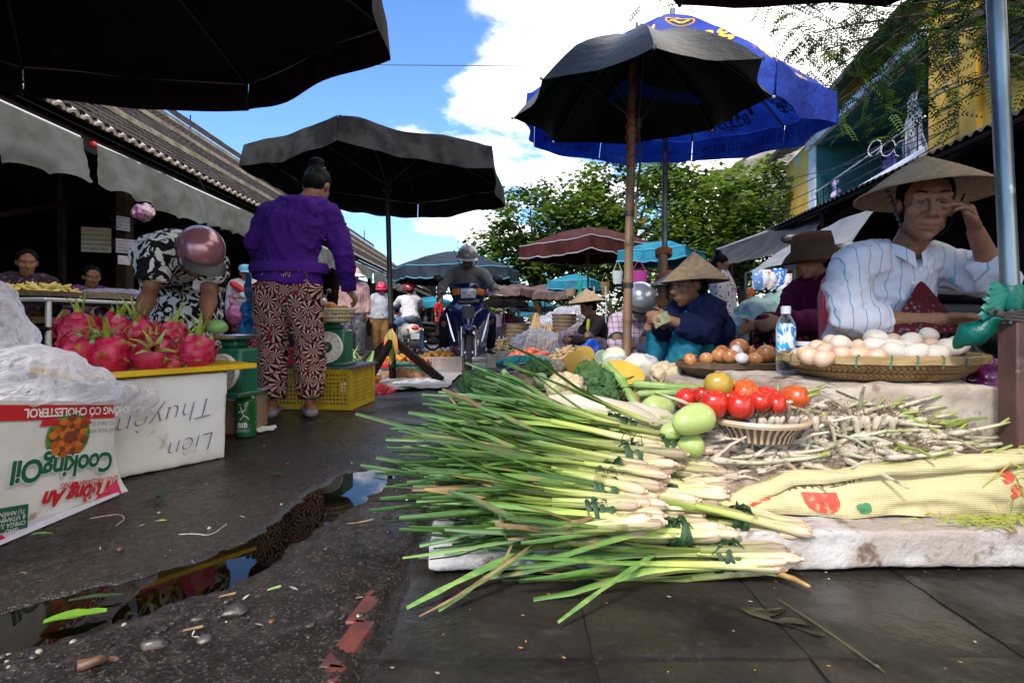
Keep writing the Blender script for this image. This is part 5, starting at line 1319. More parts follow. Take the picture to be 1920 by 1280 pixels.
s=MB(); q=random.Random(8)
for k in range(12):a_=q.uniform(0,6.3); s.strip([hb+V((0,-.05,.1)),hb+V((cos(a_)*.05,-.08,.02)),hb+V((cos(a_)*.07,-.08,-.10-.14*q.random()))],[.02,.025,.01],V((1,0,0)),mi=k%2)
s.single('plastic_ties',[M_blade,mat('orange_strip',(.6,.2,.03),rough=.5)],'green and orange strips tied round the black parasol pole','ribbons')
st=thing('bamboo_post','short bamboo post with orange rope lashings round the blue parasol pole','post',(1.13,3.98,0)); s=MB(); s.tube([(1.13,3.98,0),(1.128,3.98,.68),(1.124,3.98,1.10)],[.040,.038,.036],12); s.build('culm',M_bamboo,st)
M_orope=mat('orange_rope',(.42,.15,.04),(.28,.09,.03),rough=.8,scale=60,bump=.6)
for z in(.72,.90,1.07):
 s=MB()
 for k in range(3):s.tube([V((1.135+cos(x)*.056,3.99+sin(x)*.056,z+k*.016+.02*sin(x+z*9)))for x in[2*pi*j/12 for j in range(13)]],.009,6)
 s.build('rope_lashing',M_orope,st)
# ------ LEFT FOREGROUND GOODS
A0=G(422,858); A1=G(210,900); ad=(A1-A0).normalized(); bd=V((ad.y,-ad.x,0)); bd=bd if bd.y>0 else-bd; FW=(A1-A0).length
def fbx(a,b,z):return A0+ad*a+bd*b+V((0,0,z))
fb=thing('foam_box','white foam fish box with purple handwriting upside down on its side','box',A0)
s=MB(); n=5; hz=.365
vs=[fbx(0,0,0),fbx(FW+.03,0,0),fbx(FW+.03,.55,0),fbx(0,.55,0)]; vs+=[q+(q-fbx(.2,.27,0))*.035+V((0,0,hz))for q in vs]
s.add(vs,[(0,1,2,3),(7,6,5,4),(4,5,1,0),(5,6,2,1),(6,7,3,2),(7,4,0,3)])
o=solid(s,'box_body',M_foamclean,.012,fb,smooth=3,disp=lambda p,n:nz(p,18,2)*.0022)
def on_box(a,z,rot=pi,off=.008):
 def f(x,y):
  c_,s_=cos(rot),sin(rot); X_,Y_=x*c_-y*s_,x*s_+y*c_
  aa=a-X_; zz=z+Y_; return fbx(aa,0,zz)-bd*(off+.016*zz/.365)
 return f
M_ink=mat('violet_marker',(.10,.06,.22),(.2,.16,.32),rough=.7,scale=40)
text('Thuyên',.115,on_box(.215,.215,pi+.12),'lettering',M_ink,fb,shear=.35,bold=-.0028,sub=1)
text('Liên',.105,on_box(.13,.085,pi+.10),'lettering',M_ink,fb,shear=.35,bold=-.0026,sub=1)
M_ytray=mat('yellow_plastic',(.70,.46,.012),(.60,.36,.01),rough=.35,scale=6,c3=(.38,.28,.08),s3=18,lo3=.62,hi3=.72)
ty=thing('tray','yellow plastic tray full of dragon fruit on the foam box','tray',fbx(.2,.27,hz)); s=MB()
q4=[fbx(-.115,-.04,0),fbx(FW+.14,-.04,0),fbx(FW+.14,.52,0),fbx(-.115,.52,0)]
def ring(s,q4,z0,z1,o0,o1):
 c_=sum(q4,V((0,0,0)))/4
 lo=[q+(q-c_).normalized()*o0+V((0,0,z0))for q in q4]; hi=[q+(q-c_).normalized()*o1+V((0,0,z1))for q in q4]; b=len(s.v); s.v+=lo+hi
 for k in range(4):k2=(k+1)%4; s.f.append((b+k2,b+k,b+4+k,b+4+k2)); s.mi.append(0)
ring(s,q4,hz+.010,hz+.012,-.03,.0); ring(s,q4,hz+.012,hz+.030,0,.0); ring(s,q4,hz+.030,hz+.033,0,-.012); ring(s,q4,hz+.033,hz+.006,-.012,-.05)
s.add([q.lerp(sum(q4,V((0,0,0)))/4,.06)+V((0,0,hz+.009))for q in q4],[(0,3,2,1)]); s.build('tray_body',M_ytray,ty,ang=30)
def dragon_mat():
 t=NT('dragon_fruit_skin'); n=t.noise(7,5,.6); c=t.mix(t.ramp(n,.35,.65),(.40,.006,.055),(.55,.03,.09)); c=t.mix(t.ramp(t.noise(18,4),.58,.74),c,(.52,.11,.10));
 oi=t.mk('ObjectInfo').outputs['Random']; c=t.mk('HueSaturation',Color=c,Value=t.math('MULTIPLY_ADD',oi,.3,.85)).outputs[0]
 t.base(c); t.p(Roughness=.32); t.bump(t.noise(24,4),.25,.006); return t.m
M_dr=dragon_mat(); M_drg=mat('bract_green',(.30,.38,.06),(.14,.25,.035),rough=.4,scale=20,c3=(.45,.40,.08),s3=30); M_drt=mat('bract_tip',(.44,.27,.05),(.55,.08,.08),rough=.4,scale=25)
def dragon(k):
 q=random.Random(k); s=MB(); s.lathe([(.001,-1.0),(.3,-.96),(.62,-.78),(.86,-.42),(.92,0),(.84,.42),(.6,.76),(.34,.93),(.16,1.0)],22); s.jit(.05,2.2,k)
 for j in range(17):
  a=j*2.39996+k; z=-.62+1.35*j/17; r0=sqrt(max(.05,1-(z/1.05)**2))*.92
  d=V((cos(a),sin(a),0)); b0=d*(r0-.02)+V((0,0,z)); L=.50+.22*q.random()+max(0,z)*.5; W=.27*(1-max(0,z)*.35); out=.45+.4*q.random()+max(0,z)*.15; tg=V((-sin(a),cos(a),0))
  pts=[];
  for i in range(6):
   t=i/5; rr_=sqrt(max(.05,1-(min(1,z+L*t*.8)/1.05)**2))*.92
   pts.append(d*(lerp(r0+.01,rr_+.03,min(1,t*1.3))+out*L*t**2.4)+V((0,0,z+L*(t-.15*t*t))))
  wd=[W*2.0,W*1.9,W*1.45,W*.95,W*.45,.02]
  b=len(s.v); s.strip(pts,wd,tg,mi=0,fold=-.16)
  n5=len(s.mi)
  for f_ in range(n5-10,n5):
   seg=(f_-(n5-10))//2
   if seg>=4 or(seg==3 and z>.1):s.mi[f_]=1
   elif seg==3 or(seg==2 and z>.1):s.mi[f_]=2
   if z>.5 and seg>=2:s.mi[f_]=1
 for j in range(6):
  a=j*2*pi/6+q.uniform(-.3,.3); d=V((cos(a),sin(a),0)); L=q.choice((.4,.6,.8,1.5))*q.uniform(.8,1.1); sp=q.uniform(.15,.75)
  s.strip([V((0,0,.86))+d*.17,V((0,0,.95+L*.35))+d*(.2+sp*.15),V((0,0,.95+L*.75))+d*(.2+sp*.5),V((0,0,.95+L))+d*(.2+sp)],[.22,.2,.13,.02],V((-sin(a),cos(a),0)),mi=1,fold=.15)
 s.tube([(0,0,-1.06),(0,0,-.94)],[.13,.2],8,mi=2)
 return s.mesh('dragon_fruit',[M_dr,M_drg,M_drt],True,50)
dm=[dragon(k)for k in range(5)]
qd=random.Random(6)
for k,(px,py,Y,r,rot,lab)in enumerate(((207,666,2.18,.080,(.35,.1,0),'big dragon fruit at the front left of the tray'),(290,668,2.20,.082,(1.15,.2,.5),'dragon fruit lying with its stalk end towards the viewer'),(369,660,2.24,.068,(.1,-.1,2),'upright dragon fruit at the right end with tall green tips'),(143,662,2.12,.070,(.5,.5,1),'dragon fruit half hidden by the plastic bag'),(148,622,2.30,.076,(.1,.1,3),'upper dragon fruit at the left with one tall upright tip'),(215,622,2.40,.072,(.2,-.3,4),'dragon fruit behind the front left one'),(322,680,2.22,.060,(1.4,-.4,1.2),'small dragon fruit low between the two front ones'),(262,626,2.44,.066,(.1,.4,5),'dragon fruit at the back in front of the patterned dress'),(318,632,2.42,.064,(.3,.2,2.2),'dragon fruit at the back right of the heap'),(180,685,2.16,.052,(.9,.9,.3),'small dragon fruit under the front left one'))):
 o=link('dragon_fruit',dm[k%5]); pose(o,P(px,py,Y),rot,r*1.1); tag(o,lab,'dragon fruit','dragon fruits on the yellow tray')
OX=-1.345
def on_oil(Y,z,rot,off=.004,sx=1.0):
 def f(x,y):
  c_,s_=cos(rot),sin(rot); a=x*c_-y*s_; b=x*s_+y*c_
  return V((OX+off+.010*sin((z+b)*9+1)*0,Y+a,z+b))
 return f
M_carton=mat('white_carton',(.70,.70,.70),(.60,.59,.57),rough=.55,scale=3,bump=.35,bscale=9,bdist=.02,c3=(.34,.24,.13),s3=8,lo3=.66,hi3=.76)
M_cred=mat('carton_red',(.50,.015,.02),rough=.5); M_cpink=mat('carton_pink',(.50,.03,.09),(.42,.02,.06),rough=.5); M_cgreen=mat('carton_green',(.010,.10,.055),rough=.5); M_cdk=mat('carton_outline',(.60,.72,.66),rough=.5); M_clilac=mat('carton_lilac',(.52,.50,.58),rough=.5)
oc=thing('carton','crumpled white and red cooking oil carton standing upside down at the left edge','carton',(OX-.2,1.5,0))
s=MB()
def oil_face(u,v):
 Y=lerp(1.0,1.80,u); z=lerp(0,.375-(Y-1.4)*.16,v)
 return V((OX+.0+.006*sin(v*3.1)*sin(u*3.1)+(.03*(1-v)**6*sst(.9,1,u)),Y+(.028*(1-v)**3*sst(.9,1,u)),z))
s.grid(oil_face,40,14)
s.grid(lambda u,v:oil_face(1,v)+V((-.40*u,.03*u,0)),12,14)
s.grid(lambda u,v:oil_face(u,1)+V((-.4*v,0,-.02*v)),20,6)
s.build('carton_body',M_carton,oc,ang=30)
def patch(quads,m,name,off=.0035,parent=None):
 s=MB()
 for q in quads:
  k=len(q); s.add([V((oil_p(Y,z).x+off,*oil_p(Y,z)[1:]))for Y,z in q],[tuple(range(k))])
 return s.build(name,m,parent or oc,smooth=False)
def oil_p(Y,z):
 v=z/(.375-(Y-1.4)*.16); u=(Y-1.0)/.8; q=oil_face(min(1,max(0,u)),min(1,max(0,v))); return V((q.x,Y,z))
def zt(Y):return .375-(Y-1.4)*.16
patch([[(Y,zt(Y)-.055),(Y+.08,zt(Y+.08)-.055),(Y+.08,zt(Y+.08)-.012),(Y,zt(Y)-.012)]for Y in[1.0+.08*k for k in range(10)]],M_cred,'red_band')
def oiltext(t,size,Y,z,rot,m,sub=1,**k):
 def f(x,y):
  c_,s_=cos(rot),sin(rot); a=x*c_-y*s_; b=x*s_+y*c_; q=oil_p(Y+a,max(.003,z+b)); return V((q.x+k.get('off',.006),q.y,q.z))
 kk={a:b for a,b in k.items()if a!='off'}
 return text(t,size,f,'lettering',m,oc,sub=sub,**kk)
M_white2=mat('white_ink',(.75,.75,.75),rough=.5)
oiltext('KHÔNG CÓ CHOLESTEROL',.034,1.665,.302,pi-.14,M_white2,bold=.0008,space=.95)
oiltext('CookingOil',.086,1.60,.150,pi-.17,M_cdk,bold=.0062,off=.0055,sub=1,space=.92)
oiltext('CookingOil',.086,1.60,.150,pi-.17,M_cgreen,bold=.0022,off=.0072,sub=1,space=.92)
oiltext('DẦU ĂN DANH TIẾNG',.022,1.69,.075,pi-.18,M_cred,bold=.0003)
oiltext('Tường An',.062,1.65,.052,pi-.17,M_cred,shear=.3,bold=.003)
oiltext('12 chai x 1L',.020,1.745,.248,pi-.15,M_cgreen); oiltext('DẦU THỰC VẬT',.016,1.745,.226,pi-.15,M_cgreen)
patch([[(1.36,.035),(1.475,.012),(1.475,.078),(1.36,.10)]],M_cgreen,'green_label',.0045)
for k,w_ in enumerate(('GIÀU','OMEGA 3,6','& VITAMIN','TỰ NHIÊN')):oiltext(w_,.0165,1.425,.030+k*.0155-.006,pi-.2,M_white2,off=.0075)
patch([[(1.0,.0015),(1.79,.0015),(1.79,.052*.2),(1.6,.012),(1.48,.03),(1.36,.05),(1.0,.10)]],M_clilac,'lilac_foot',.0025); patch([[(1.70,.002),(1.795,.002),(1.795,.05)]],M_cpink,'pink_corner',.0036); patch([[(1.3,.002),(1.42,.002),(1.40,.022),(1.3,.04)]],M_cpink,'pink_corner',.0036)
s=MB(); q=random.Random(12)
def disc(Y,z,ry,rz_,off,n=20,mi=0):
 pts=[oil_p(Y+cos(a)*ry,z+sin(a)*rz_)+V((off,0,0))for a in[2*pi*k/n for k in range(n)]]; s.add(pts,[tuple(range(n))],mi)
disc(1.61,.235,.082,.070,.0040,22,0)
for k in range(34):
 a=k*2.399; r_=.066*sqrt((k+1)/34); disc(1.61+cos(a)*r_,.235+sin(a)*r_*.85,.016,.011,.0052+.00008*k,9,1+k%3)
disc(1.61,.235,.02,.016,.0085,12,3)
s.build('dish_print',[mat('print_green',(.05,.16,.03),(.10,.25,.06),rough=.5,scale=80),mat('print_orange',(.55,.16,.02),rough=.5),mat('print_orange_b',(.42,.09,.015),rough=.5),mat('print_brown',(.16,.05,.02),rough=.5)],oc,smooth=False)
patch([[(1.51,.312-.028),(1.70,.283-.028),(1.69,.300-.028),(1.52,.328-.028)]],M_cred,'red_ribbon',.0048)
blob('plastic_bag','big crumpled clear plastic bag bulging out of the oil carton','bag',[(P(40,695,1.60),(.15,.16,.075)),(P(120,718,1.66),(.12,.14,.05)),(P(170,738,1.74),(.08,.10,.03)),(P(-50,640,1.60),(.12,.18,.15)),(P(-60,590,1.66),(.12,.16,.12)),(P(10,740,1.55),(.16,.14,.05))],M_film,.010,.034,6,smooth=3)
blob('bag_handle','clear plastic bag end hanging over the corner of the foam box','bag',[(P(215,735,1.86),(.09,.05,.035)),(P(258,745,1.93),(.07,.04,.05)),(P(272,760,1.95),(.04,.03,.04))],M_film,.008,.035,12)
M_sgreen=mat('scale_green',(.01,.13,.075),(.008,.09,.055),rough=.4,scale=8,c3=(.10,.06,.03),s3=14,lo3=.63,hi3=.72); M_dial=mat('dial_white',(.74,.73,.68),rough=.5); M_steel=mat('stainless',(.55,.55,.56),rough=.25,metal=.9); M_dkgrey=mat('dark_grey',(.03,.03,.032),rough=.5)
def scale_(label,c,r,rz,pan=True,hgt=.26,tipr=0):
 t=thing('weighing_scale',label,'scale',c,rz); c0=V((0,0,0)); s=MB(); w_=r*2.2
 s.box((0,0,hgt*.5),(w_,r*1.5,hgt),bev=.012); s.box((0,0,.012),(w_*1.12,r*1.9,.024),bev=.006); s.box((0,.0,hgt+.02),(w_*.5,r,.04),bev=.01); s.build('housing',M_sgreen,t,w=False)
 Rx=Matrix.Rotation(pi/2,3,'X'); dc=V((0,-r*.78,hgt*.52))
 s=MB(); s.lathe([(.001,.012),(r*.93,.012),(r*.98,.018),(r*1.02,.014),(r*1.02,-.02)],40,dc,Rx); s.build('dial',M_dial,t,w=False)
 s=MB(); s.lathe([(.001,.017),(r*.36,.017),(r*.36,.010)],24,dc,Rx); s.build('dial_disc',M_sgreen,t,w=False)
 s=MB(); s.lathe([(.001,.022),(r*.10,.020),(r*.11,.01)],14,dc,Rx); s.build('dial_cap',mat('brass',(.6,.45,.2),rough=.3),t,w=False)
 s=MB(); a=radians(58); s.strip([dc+V((0,-.0225,0)),dc+V((cos(a)*r*.8,-.0225,sin(a)*r*.8))],[.006,.002],(-sin(a),0,cos(a))); s.build('needle',M_cred,t,w=False)
 s=MB()
 for k in range(60):
  a=2*pi*k/60; L=.10 if k%5==0 else .05; s.strip([dc+V((cos(a)*r*q_,-.0155,sin(a)*r*q_))for q_ in(.90-L,.90)],.0022 if k%5 else .004,(-sin(a),0,cos(a)))
 s.build('graduation',M_dkgrey,t,w=False)
 for k in range(12):
  a=pi/2-2*pi*k/12; text(str(k*5),r*.13,lambda x,y,a=a:dc+V((cos(a)*r*.68+x,-.0158,sin(a)*r*.68+y)),'lettering',M_dkgrey,t,w=False)
 if pan:
  s=MB(); s.lathe([(.001,hgt+.045),(r*1.15,hgt+.045),(r*1.42,hgt+.06),(r*1.46,hgt+.062),(r*1.42,hgt+.056),(r*1.1,hgt+.04),(.001,hgt+.04)],32); s.build('pan',M_steel,t,w=False)
 return t
scale_('green weighing scale with an empty steel pan behind the dragon fruit',(-1.365,2.62,.215),.085,-.28,True,.235)
s=MB(); s.ell((0,0,0),(.05,.045,.036),None,14,9); s.jit(.005,25); s.v=[v+P(408,613,2.60)for v in s.v]; s.single('green_mango',mat('green_mango',(.10,.24,.05),(.16,.32,.08),rough=.4,scale=9),'green mango in the hand of the woman wearing the pink helmet','mango')
M_card=mat('cardboard',(.26,.17,.10),(.20,.13,.08),rough=.85,scale=6)
s=MB(); s.box((-1.46,2.86,.10),(.20,.26,.20),Matrix.Rotation(.1,3,'Z'),bev=.004); s.single('cardboard_box',M_card,'brown cardboard box under the dragon fruit scale','box')
s=MB(); s.grid(lambda u,v:(-1.58+.24*u,2.68+.34*v,.205+.006*sin(u*7)-(.02 if v<.06 else 0)),12,12); s.single('paper_sheet',mat('lilac_paper',(.5,.47,.6),rough=.7),'lilac plastic sheet on the cardboard box','sheet')
M_bgreen=mat('green_bottle_plastic',(.008,.10,.025),(.01,.14,.035),rough=.25,scale=5,coat=.3)
gbt=thing('bottle','green plastic bottle with a white cap on the road','bottle',G(461,817)); s=MB(); s.lathe([(.001,.002),(.046,.002),(.050,.012),(.050,.07),(.047,.09),(.050,.11),(.050,.165),(.044,.19),(.034,.205),(.036,.215),(.030,.225),(.029,.245)],26); s.build('bottle_body',M_bgreen,gbt,w=False)
s=MB(); s.lathe([(.033,.243),(.034,.247),(.034,.272),(.030,.277),(.001,.278)],26); s.build('cap',M_white,gbt,w=False)
s=MB(); s.lathe([(.0508,.022),(.0508,.068)],26,a0=-2.6,a1=-.5); s.build('label',M_cgreen,gbt,w=False)
def on_cyl(r,z0,a0):return lambda x,y:V((cos(a0+x/r)*r,sin(a0+x/r)*r,z0+y))
text('BIB',.034,on_cyl(.0514,.062,-pi/2+.15),'lettering',M_white2,gbt,w=False,sub=1,bold=.001); text('BIDRICO',.016,on_cyl(.0514,.036,-pi/2+.15),'lettering',M_white2,gbt,w=False,sub=1)
s=MB()
for pts in([(-.01,.155),(0,.13),(.006,.11),(-.012,.09)],[(0,.13),(.018,.145)],[(0,.132),(-.02,.128)],[(.006,.112),(.024,.10),(.028,.09)]):s.tube([on_cyl(.051,0,-pi/2+.15)(x,y)for x,y in pts],.0026,5)
s.ell(on_cyl(.051,0,-pi/2+.15)(-.012,.166),.0045,None,6,5); s.build('runner_print',M_white2,gbt,w=False)
s=MB(); q=random.Random(3); pc=G(497,806); s.v=[pc+V((cos(a)*.065*q.uniform(.6,1.2),sin(a)*.10*q.uniform(.6,1.2),.008))for a in[2*pi*k/14 for k in range(14)]]; s.f=[tuple(range(14))]; s.mi=[0]; s.single('paper_scrap',M_white,'white paper scrap on the wet road beside the green bottle','paper')
def crate(label,c,d,rz,m,name='crate',nx_=12,nz_=7,cat='crate',group=None,bar=.006):
 t=thing(name,label,cat,c,rz,group); w_,dp,h=d
 fr_=MB()
 for z in(0.012,h-.012):
  for sx_ in(-1,1):fr_.box((sx_*w_/2,0,z),(.014,dp,.024)); fr_.box((0,sx_*dp/2,z),(w_,.014,.024))
 for sx_ in(-1,1):
  for sy_ in(-1,1):fr_.box((sx_*w_/2,sy_*dp/2,h/2),(.026,.026,h))
 fr_.build('frame',m,t,w=False); s=MB()
 for sy_ in(-1,1):
  for k in range(1,nx_):s.box((-w_/2+w_*k/nx_,sy_*dp/2,h/2),(bar*(2.6 if k==nx_//2 else 1),.006,h))
  for k in range(1,nz_):s.box((0,sy_*dp/2+.0005,h*k/nz_),(w_,.0055,bar))
 ny_=max(3,int(nx_*dp/w_))
 for sx_ in(-1,1):
  for k in range(1,ny_):s.box((sx_*w_/2,-dp/2+dp*k/ny_,h/2),(.006,bar,h))
  for k in range(1,nz_):s.box((sx_*w_/2+.0005,0,h*k/nz_),(.0055,dp,bar))
 s.build('lattice',m,t,w=False); s=MB(); s.box((0,0,.008),(w_*.98,dp*.98,.01)); s.build('bottom',m,t,w=False); return t
M_ycr=mat('yellow_crate',(.55,.38,.012),(.45,.30,.012),rough=.45,scale=7)
crate('yellow plastic crate under the mandarin scale',(-1.30,3.70,0),(.54,.40,.265),-.10,M_ycr,nx_=22,nz_=10,bar=.011)
s=MB(); s.box((-1.30,3.70,.277),(.60,.46,.012),Matrix.Rotation(-.1,3,'Z')); s.single('board',mat('blue_grey_board',(.08,.10,.16),rough=.6),'thin bluish board on top of the yellow crate','board')
M_rbk=mat('red_basket',(.55,.02,.02),rough=.4)
crate('small red plastic basket on the yellow crate between the legs of the woman',(-1.50,3.62,.284),(.22,.2,.11),.1,M_rbk,'basket',10,5,'basket',bar=.009)
scale_('green weighing scale on the yellow crate carrying a basket of mandarins',(-1.19,3.55,.284),.100,-.12,False,.24)
M_mand=mat('mandarin',(.62,.24,.015),(.55,.30,.03),rough=.4,scale=9,bump=.3,bscale=70,var=.15)
bk=thing('basket','pale pierced basket of mandarins on the scale','basket',(-1.17,3.50,.565)); s=MB()
for k in range(36):a=2*pi*k/36; q=V((cos(a),sin(a),0)); s.strip([V((-1.17,3.5,.57))+q*.085,V((-1.17,3.5,.60))+q*.115,V((-1.17,3.5,.655))+q*.138],.012,V((-sin(a),cos(a),0)))
for z,r in((.585,.105),(.61,.12),(.635,.131)):s.lathe([(r,z-.006),(r+.004,z),(r+.002,z+.006)],36,(-1.17,3.5,0))
s.lathe([(.001,.572),(.09,.572)],24,(-1.17,3.5,0)); s.build('lattice',mat('pale_mesh',(.5,.46,.3),rough=.5),bk); s=MB(); s.lathe([(.136,.650),(.146,.650),(.147,.660),(.138,.662)],36,(-1.17,3.5,0)); s.build('rim',mat('pale_rim',(.55,.52,.36),rough=.5),bk)
s=MB(); s.ell((0,0,0),(1,1,.86),None,14,9); mm=s.mesh('mandarin',M_mand,True,None); q=random.Random(2)
for k in range(17):
 lay=0 if k<9 else 1; a=k*2.4; r=(.085 if lay==0 else .075)*(1 if k%3 else .4); o=link('mandarin',mm); pose(o,V((-1.17+cos(a)*r,3.5+sin(a)*r,.605+lay*.052+(.02 if r<.05 else 0))),(q.uniform(-.5,.5),q.uniform(-.5,.5),0),q.uniform(.026,.031)); tag(o,'small orange mandarin heaped in the pierced basket on the scale','mandarin','mandarins on the scale')
M_redpl=mat('red_plastic_sheet',(.55,.012,.02),(.42,.01,.02),rough=.35,scale=10,bump=.4); M_cloth=mat('dirty_cloth',(.30,.27,.25),(.42,.40,.40),rough=.9,scale=5,bump=.5); M_tealbag=mat('teal_plastic',(.02,.28,.22),(.015,.20,.16),rough=.35,scale=9,thin=.2,bump=.4); M_brownbag=mat('brown_paper',(.32,.17,.075),(.24,.12,.05),rough=.6,scale=9,bump=.6,bscale=12,bdist=.02)
s=MB(); s.grid(lambda u,v:(lerp(-1.55,-.55,u)+nz((u*6,v*6,1),1)*.05,lerp(4.15,6.1,v)+nz((u*6,v*6,4),1)*.06+u*.4,.012+.02*abs(nz((u*9,v*9,2),1))),30,30); s.single('ground_cloth',M_cloth,'dirty cloth spread on the road under the wares by the tripod','cloth')
blob('plastic_sheet','crumpled red plastic sheet at the foot of the tripod','plastic sheet',[(P(700,733,4.35)+V((0,0,.0)),(.16,.1,.055)),(P(668,735,4.35),(.13,.1,.04)),(P(722,735,4.4),(.09,.08,.06))],M_redpl,.014,.05,12)
blob('sheet','white plastic sheet lying right of the tripod','plastic sheet',[(P(765,722,4.9),(.2,.12,.04)),(P(805,716,5.0),(.15,.1,.035))],M_white,.016,.05,10)
weave_basket('basket','orange plastic basket of shallots beside the tripod leg',P(687,722,4.75),.13,.11,.07,mat('orange_plastic',(.55,.17,.03),rough=.4),mat('orange_rim',(.6,.2,.04),rough=.4),None,.03)
s=MB(); q=random.Random(5)
for k in range(60):a,r=q.uniform(0,6.3),.1*sqrt(q.random()); s.ell(P(687,708,4.75)+V((cos(a)*r,sin(a)*r,q.uniform(-.01,.012))),q.uniform(.008,.014),None,6,4)
s.single('shallots',mat('shallot',(.36,.12,.08),rough=.5,var=.2),'small red shallots in the orange basket','shallots',kind='stuff')
blob('paper_bag','crumpled brown bag right of the tripod','bag',[(P(757,706,5.35),(.15,.12,.10)),(P(728,710,5.35),(.09,.1,.07)),(P(785,708,5.35),(.08,.08,.07))],M_brownbag,.016,.05,9)
blob('plastic_bag','teal plastic bag heap behind the brown bag','bag',[(P(785,698,5.65),(.14,.1,.10)),(P(755,690,5.75),(.14,.1,.08)),(P(803,712,5.5),(.08,.08,.06))],M_tealbag,.018,.06,9)
s=MB(); s.box(P(760,683,6.1),(.55,.4,.05),bev=.01); s.single('tray',M_rbk,'flat red tray of fruit behind the teal bag','tray')
crate('white plastic crate of mandarins left of the motorbike',(-.86,6.35,0),(.52,.36,.16),.05,mat('white_crate',(.6,.5,.45),rough=.5),nx_=16,nz_=7,bar=.012)
fm={}
def pile(label,cx,cy,cz,rx,ry,rz,n,r,m,name,cat,grp,seed=1,flat=.9):
 q=random.Random(seed)
 if(m.name,flat)not in fm:sq=MB(); sq.ell((0,0,0),(1,1,flat),None,10,7); fm[(m.name,flat)]=sq.mesh(name,m,True,None)
 for k in range(n):
  a=k*2.39996; rr_=sqrt((k+.5)/n); o=link(name,fm[(m.name,flat)]); pose(o,(cx+cos(a)*rr_*rx,cy+sin(a)*rr_*ry,cz+rz*(1-rr_*rr_)+q.uniform(-.2,.2)*r),(q.uniform(-.6,.6),q.uniform(-.6,.6),q.uniform(0,6)),r*q.uniform(.85,1.12)); tag(o,label,cat,grp)
pile('mandarin heaped in the white crate left of the motorbike',-.86,6.35,.14,.20,.13,.07,26,.034,M_mand,'mandarin','mandarin','mandarins in the white crate')
pile('orange fruit on the flat red tray behind the teal bag',-1.22,6.1,.13,.24,.15,.05,22,.033,M_mand,'orange','orange','fruit on the red tray',4)
pile('white garlic bulb piled beside the mandarins in the crate',-.80,6.45,.19,.12,.1,.05,9,.03,M_garl,'garlic_bulb','garlic','garlic in the white crate',7)
s=MB(); q=random.Random(15)
for k in range(46):
 c=V((-1.6+q.gauss(0,.11),5.1+q.gauss(0,.16),.02)); leafy(s,c,(q.gauss(0,.5),q.gauss(0,.4),1),q.uniform(.16,.34),.02,k%2,seed=k)
s.single('leek_bundle',[M_leafv,M_stem],'bundle of green leeks standing behind the left tripod leg','leeks')
s=MB(); s.rtube([P(690,715,5.0),P(700,660,5.1)],[.02,.014],8); s.single('leek',M_stem,'single pale leek standing by the tripod','leek')
s=MB(); leafy(s,G(745,731)+V((0,0,.015)),(1,.1,0),.26,.04,0); s.single('fallen_leaf',M_blade,'light green leaf lying on the road in front of the tripod','leaf')
for(px,py,L,W,a,lab,m)in((80,1166,.10,.018,.35,'bright green leaf lying on the wet road at the bottom left',mat('fresh_leaf',(.13,.27,.02),(.09,.20,.015),rough=.4,scale=20)),(128,1124,.10,.007,.22,'dark green leaf blade floating in the puddle',M_tie),(58,1006,.05,.008,.15,'small green leaf at the foot of the oil carton',M_blade),(282,934,.05,.018,.05,'dark wilted leaf on the road below the foam box',M_tie),(290,980,.03,.006,.3,'thin olive leaf sliver on the road in the middle left',M_blade),(508,891,.04,.012,.1,'small dark leaf on the road beyond the puddle',M_tie)):
 s=MB(); q=G(px,py); z=gz(q.x,q.y); leafy(s,q+V((0,0,max(z,-.01)+.008)),(cos(a),sin(a)*1.4,.02),L,W,0,.15,px); s.single('fallen_leaf',m,lab,'leaf')
for pts,lab in(([(168,975),(195,970),(225,966),(236,975),(218,988)],'curled beige string on the road beside the oil carton'),([(335,1005),(365,1003),(395,1008),(425,985)],'curved white string on the road above the puddle')):
 s=MB(); s.tube(sm([G(*p)+V((0,0,.005))for p in pts]),.0011,5); s.single('string',M_stone2,lab,'string')
for px,py,L,lab in((513,1122,.022,'pale yellow stem stub standing in the mud'),(360,1197,.03,'white onion root scrap in the gravel rut'),(425,1131,.028,'pale bean shaped scrap at the lower end of the puddle')):
 s=MB(); q=G(px,py); z=gz(q.x,q.y)+.006; s.rtube([q+V((-L/2,0,z)),q+V((L/2,.006,z+.004))],[.002,.0028],7); s.single('stem_scrap',M_stem if L<.025 else M_dry,lab,'scrap')
wb=thing('bottle','clear water bottle with a blue label beside the egg basket','bottle',(.955,1.86,.402)); M_pet=film_mat('clear_pet',(.75,.82,.9),.62,.08); s=MB()
s.lathe([(.001,.0),(.026,.0),(.031,.008),(.031,.055),(.0285,.07),(.031,.085),(.031,.15),(.028,.175),(.016,.198),(.013,.203),(.013,.212)],24); s.build('bottle_body',M_pet,wb,w=False)
s=MB(); s.lathe([(.016,.205),(.0165,.229),(.012,.232),(.001,.232)],20); s.build('cap',mat('white_cap',(.7,.72,.7),rough=.4),wb,w=False)
s=MB(); s.lathe([(.0316,.062),(.0292,.07),(.0317,.085),(.0317,.152),(.029,.172)],30); lbl=NT('water_label'); v_=lbl.noise(34,3,.5,dist=1.2,sc=(1,1,.6)); lbl.base(lbl.mix(lbl.ramp(v_,.50,.56),(.72,.76,.82),lbl.mix(lbl.ramp(lbl.noise(20,2),.4,.6),(.02,.16,.52),(.05,.40,.62)))); lbl.p(Roughness=.35); s.build('label',lbl.m,wb,w=False)
s=MB(); s.lathe([(.0318,.045),(.0318,.056)],30); s.build('label_band',M_yel,wb,w=False)
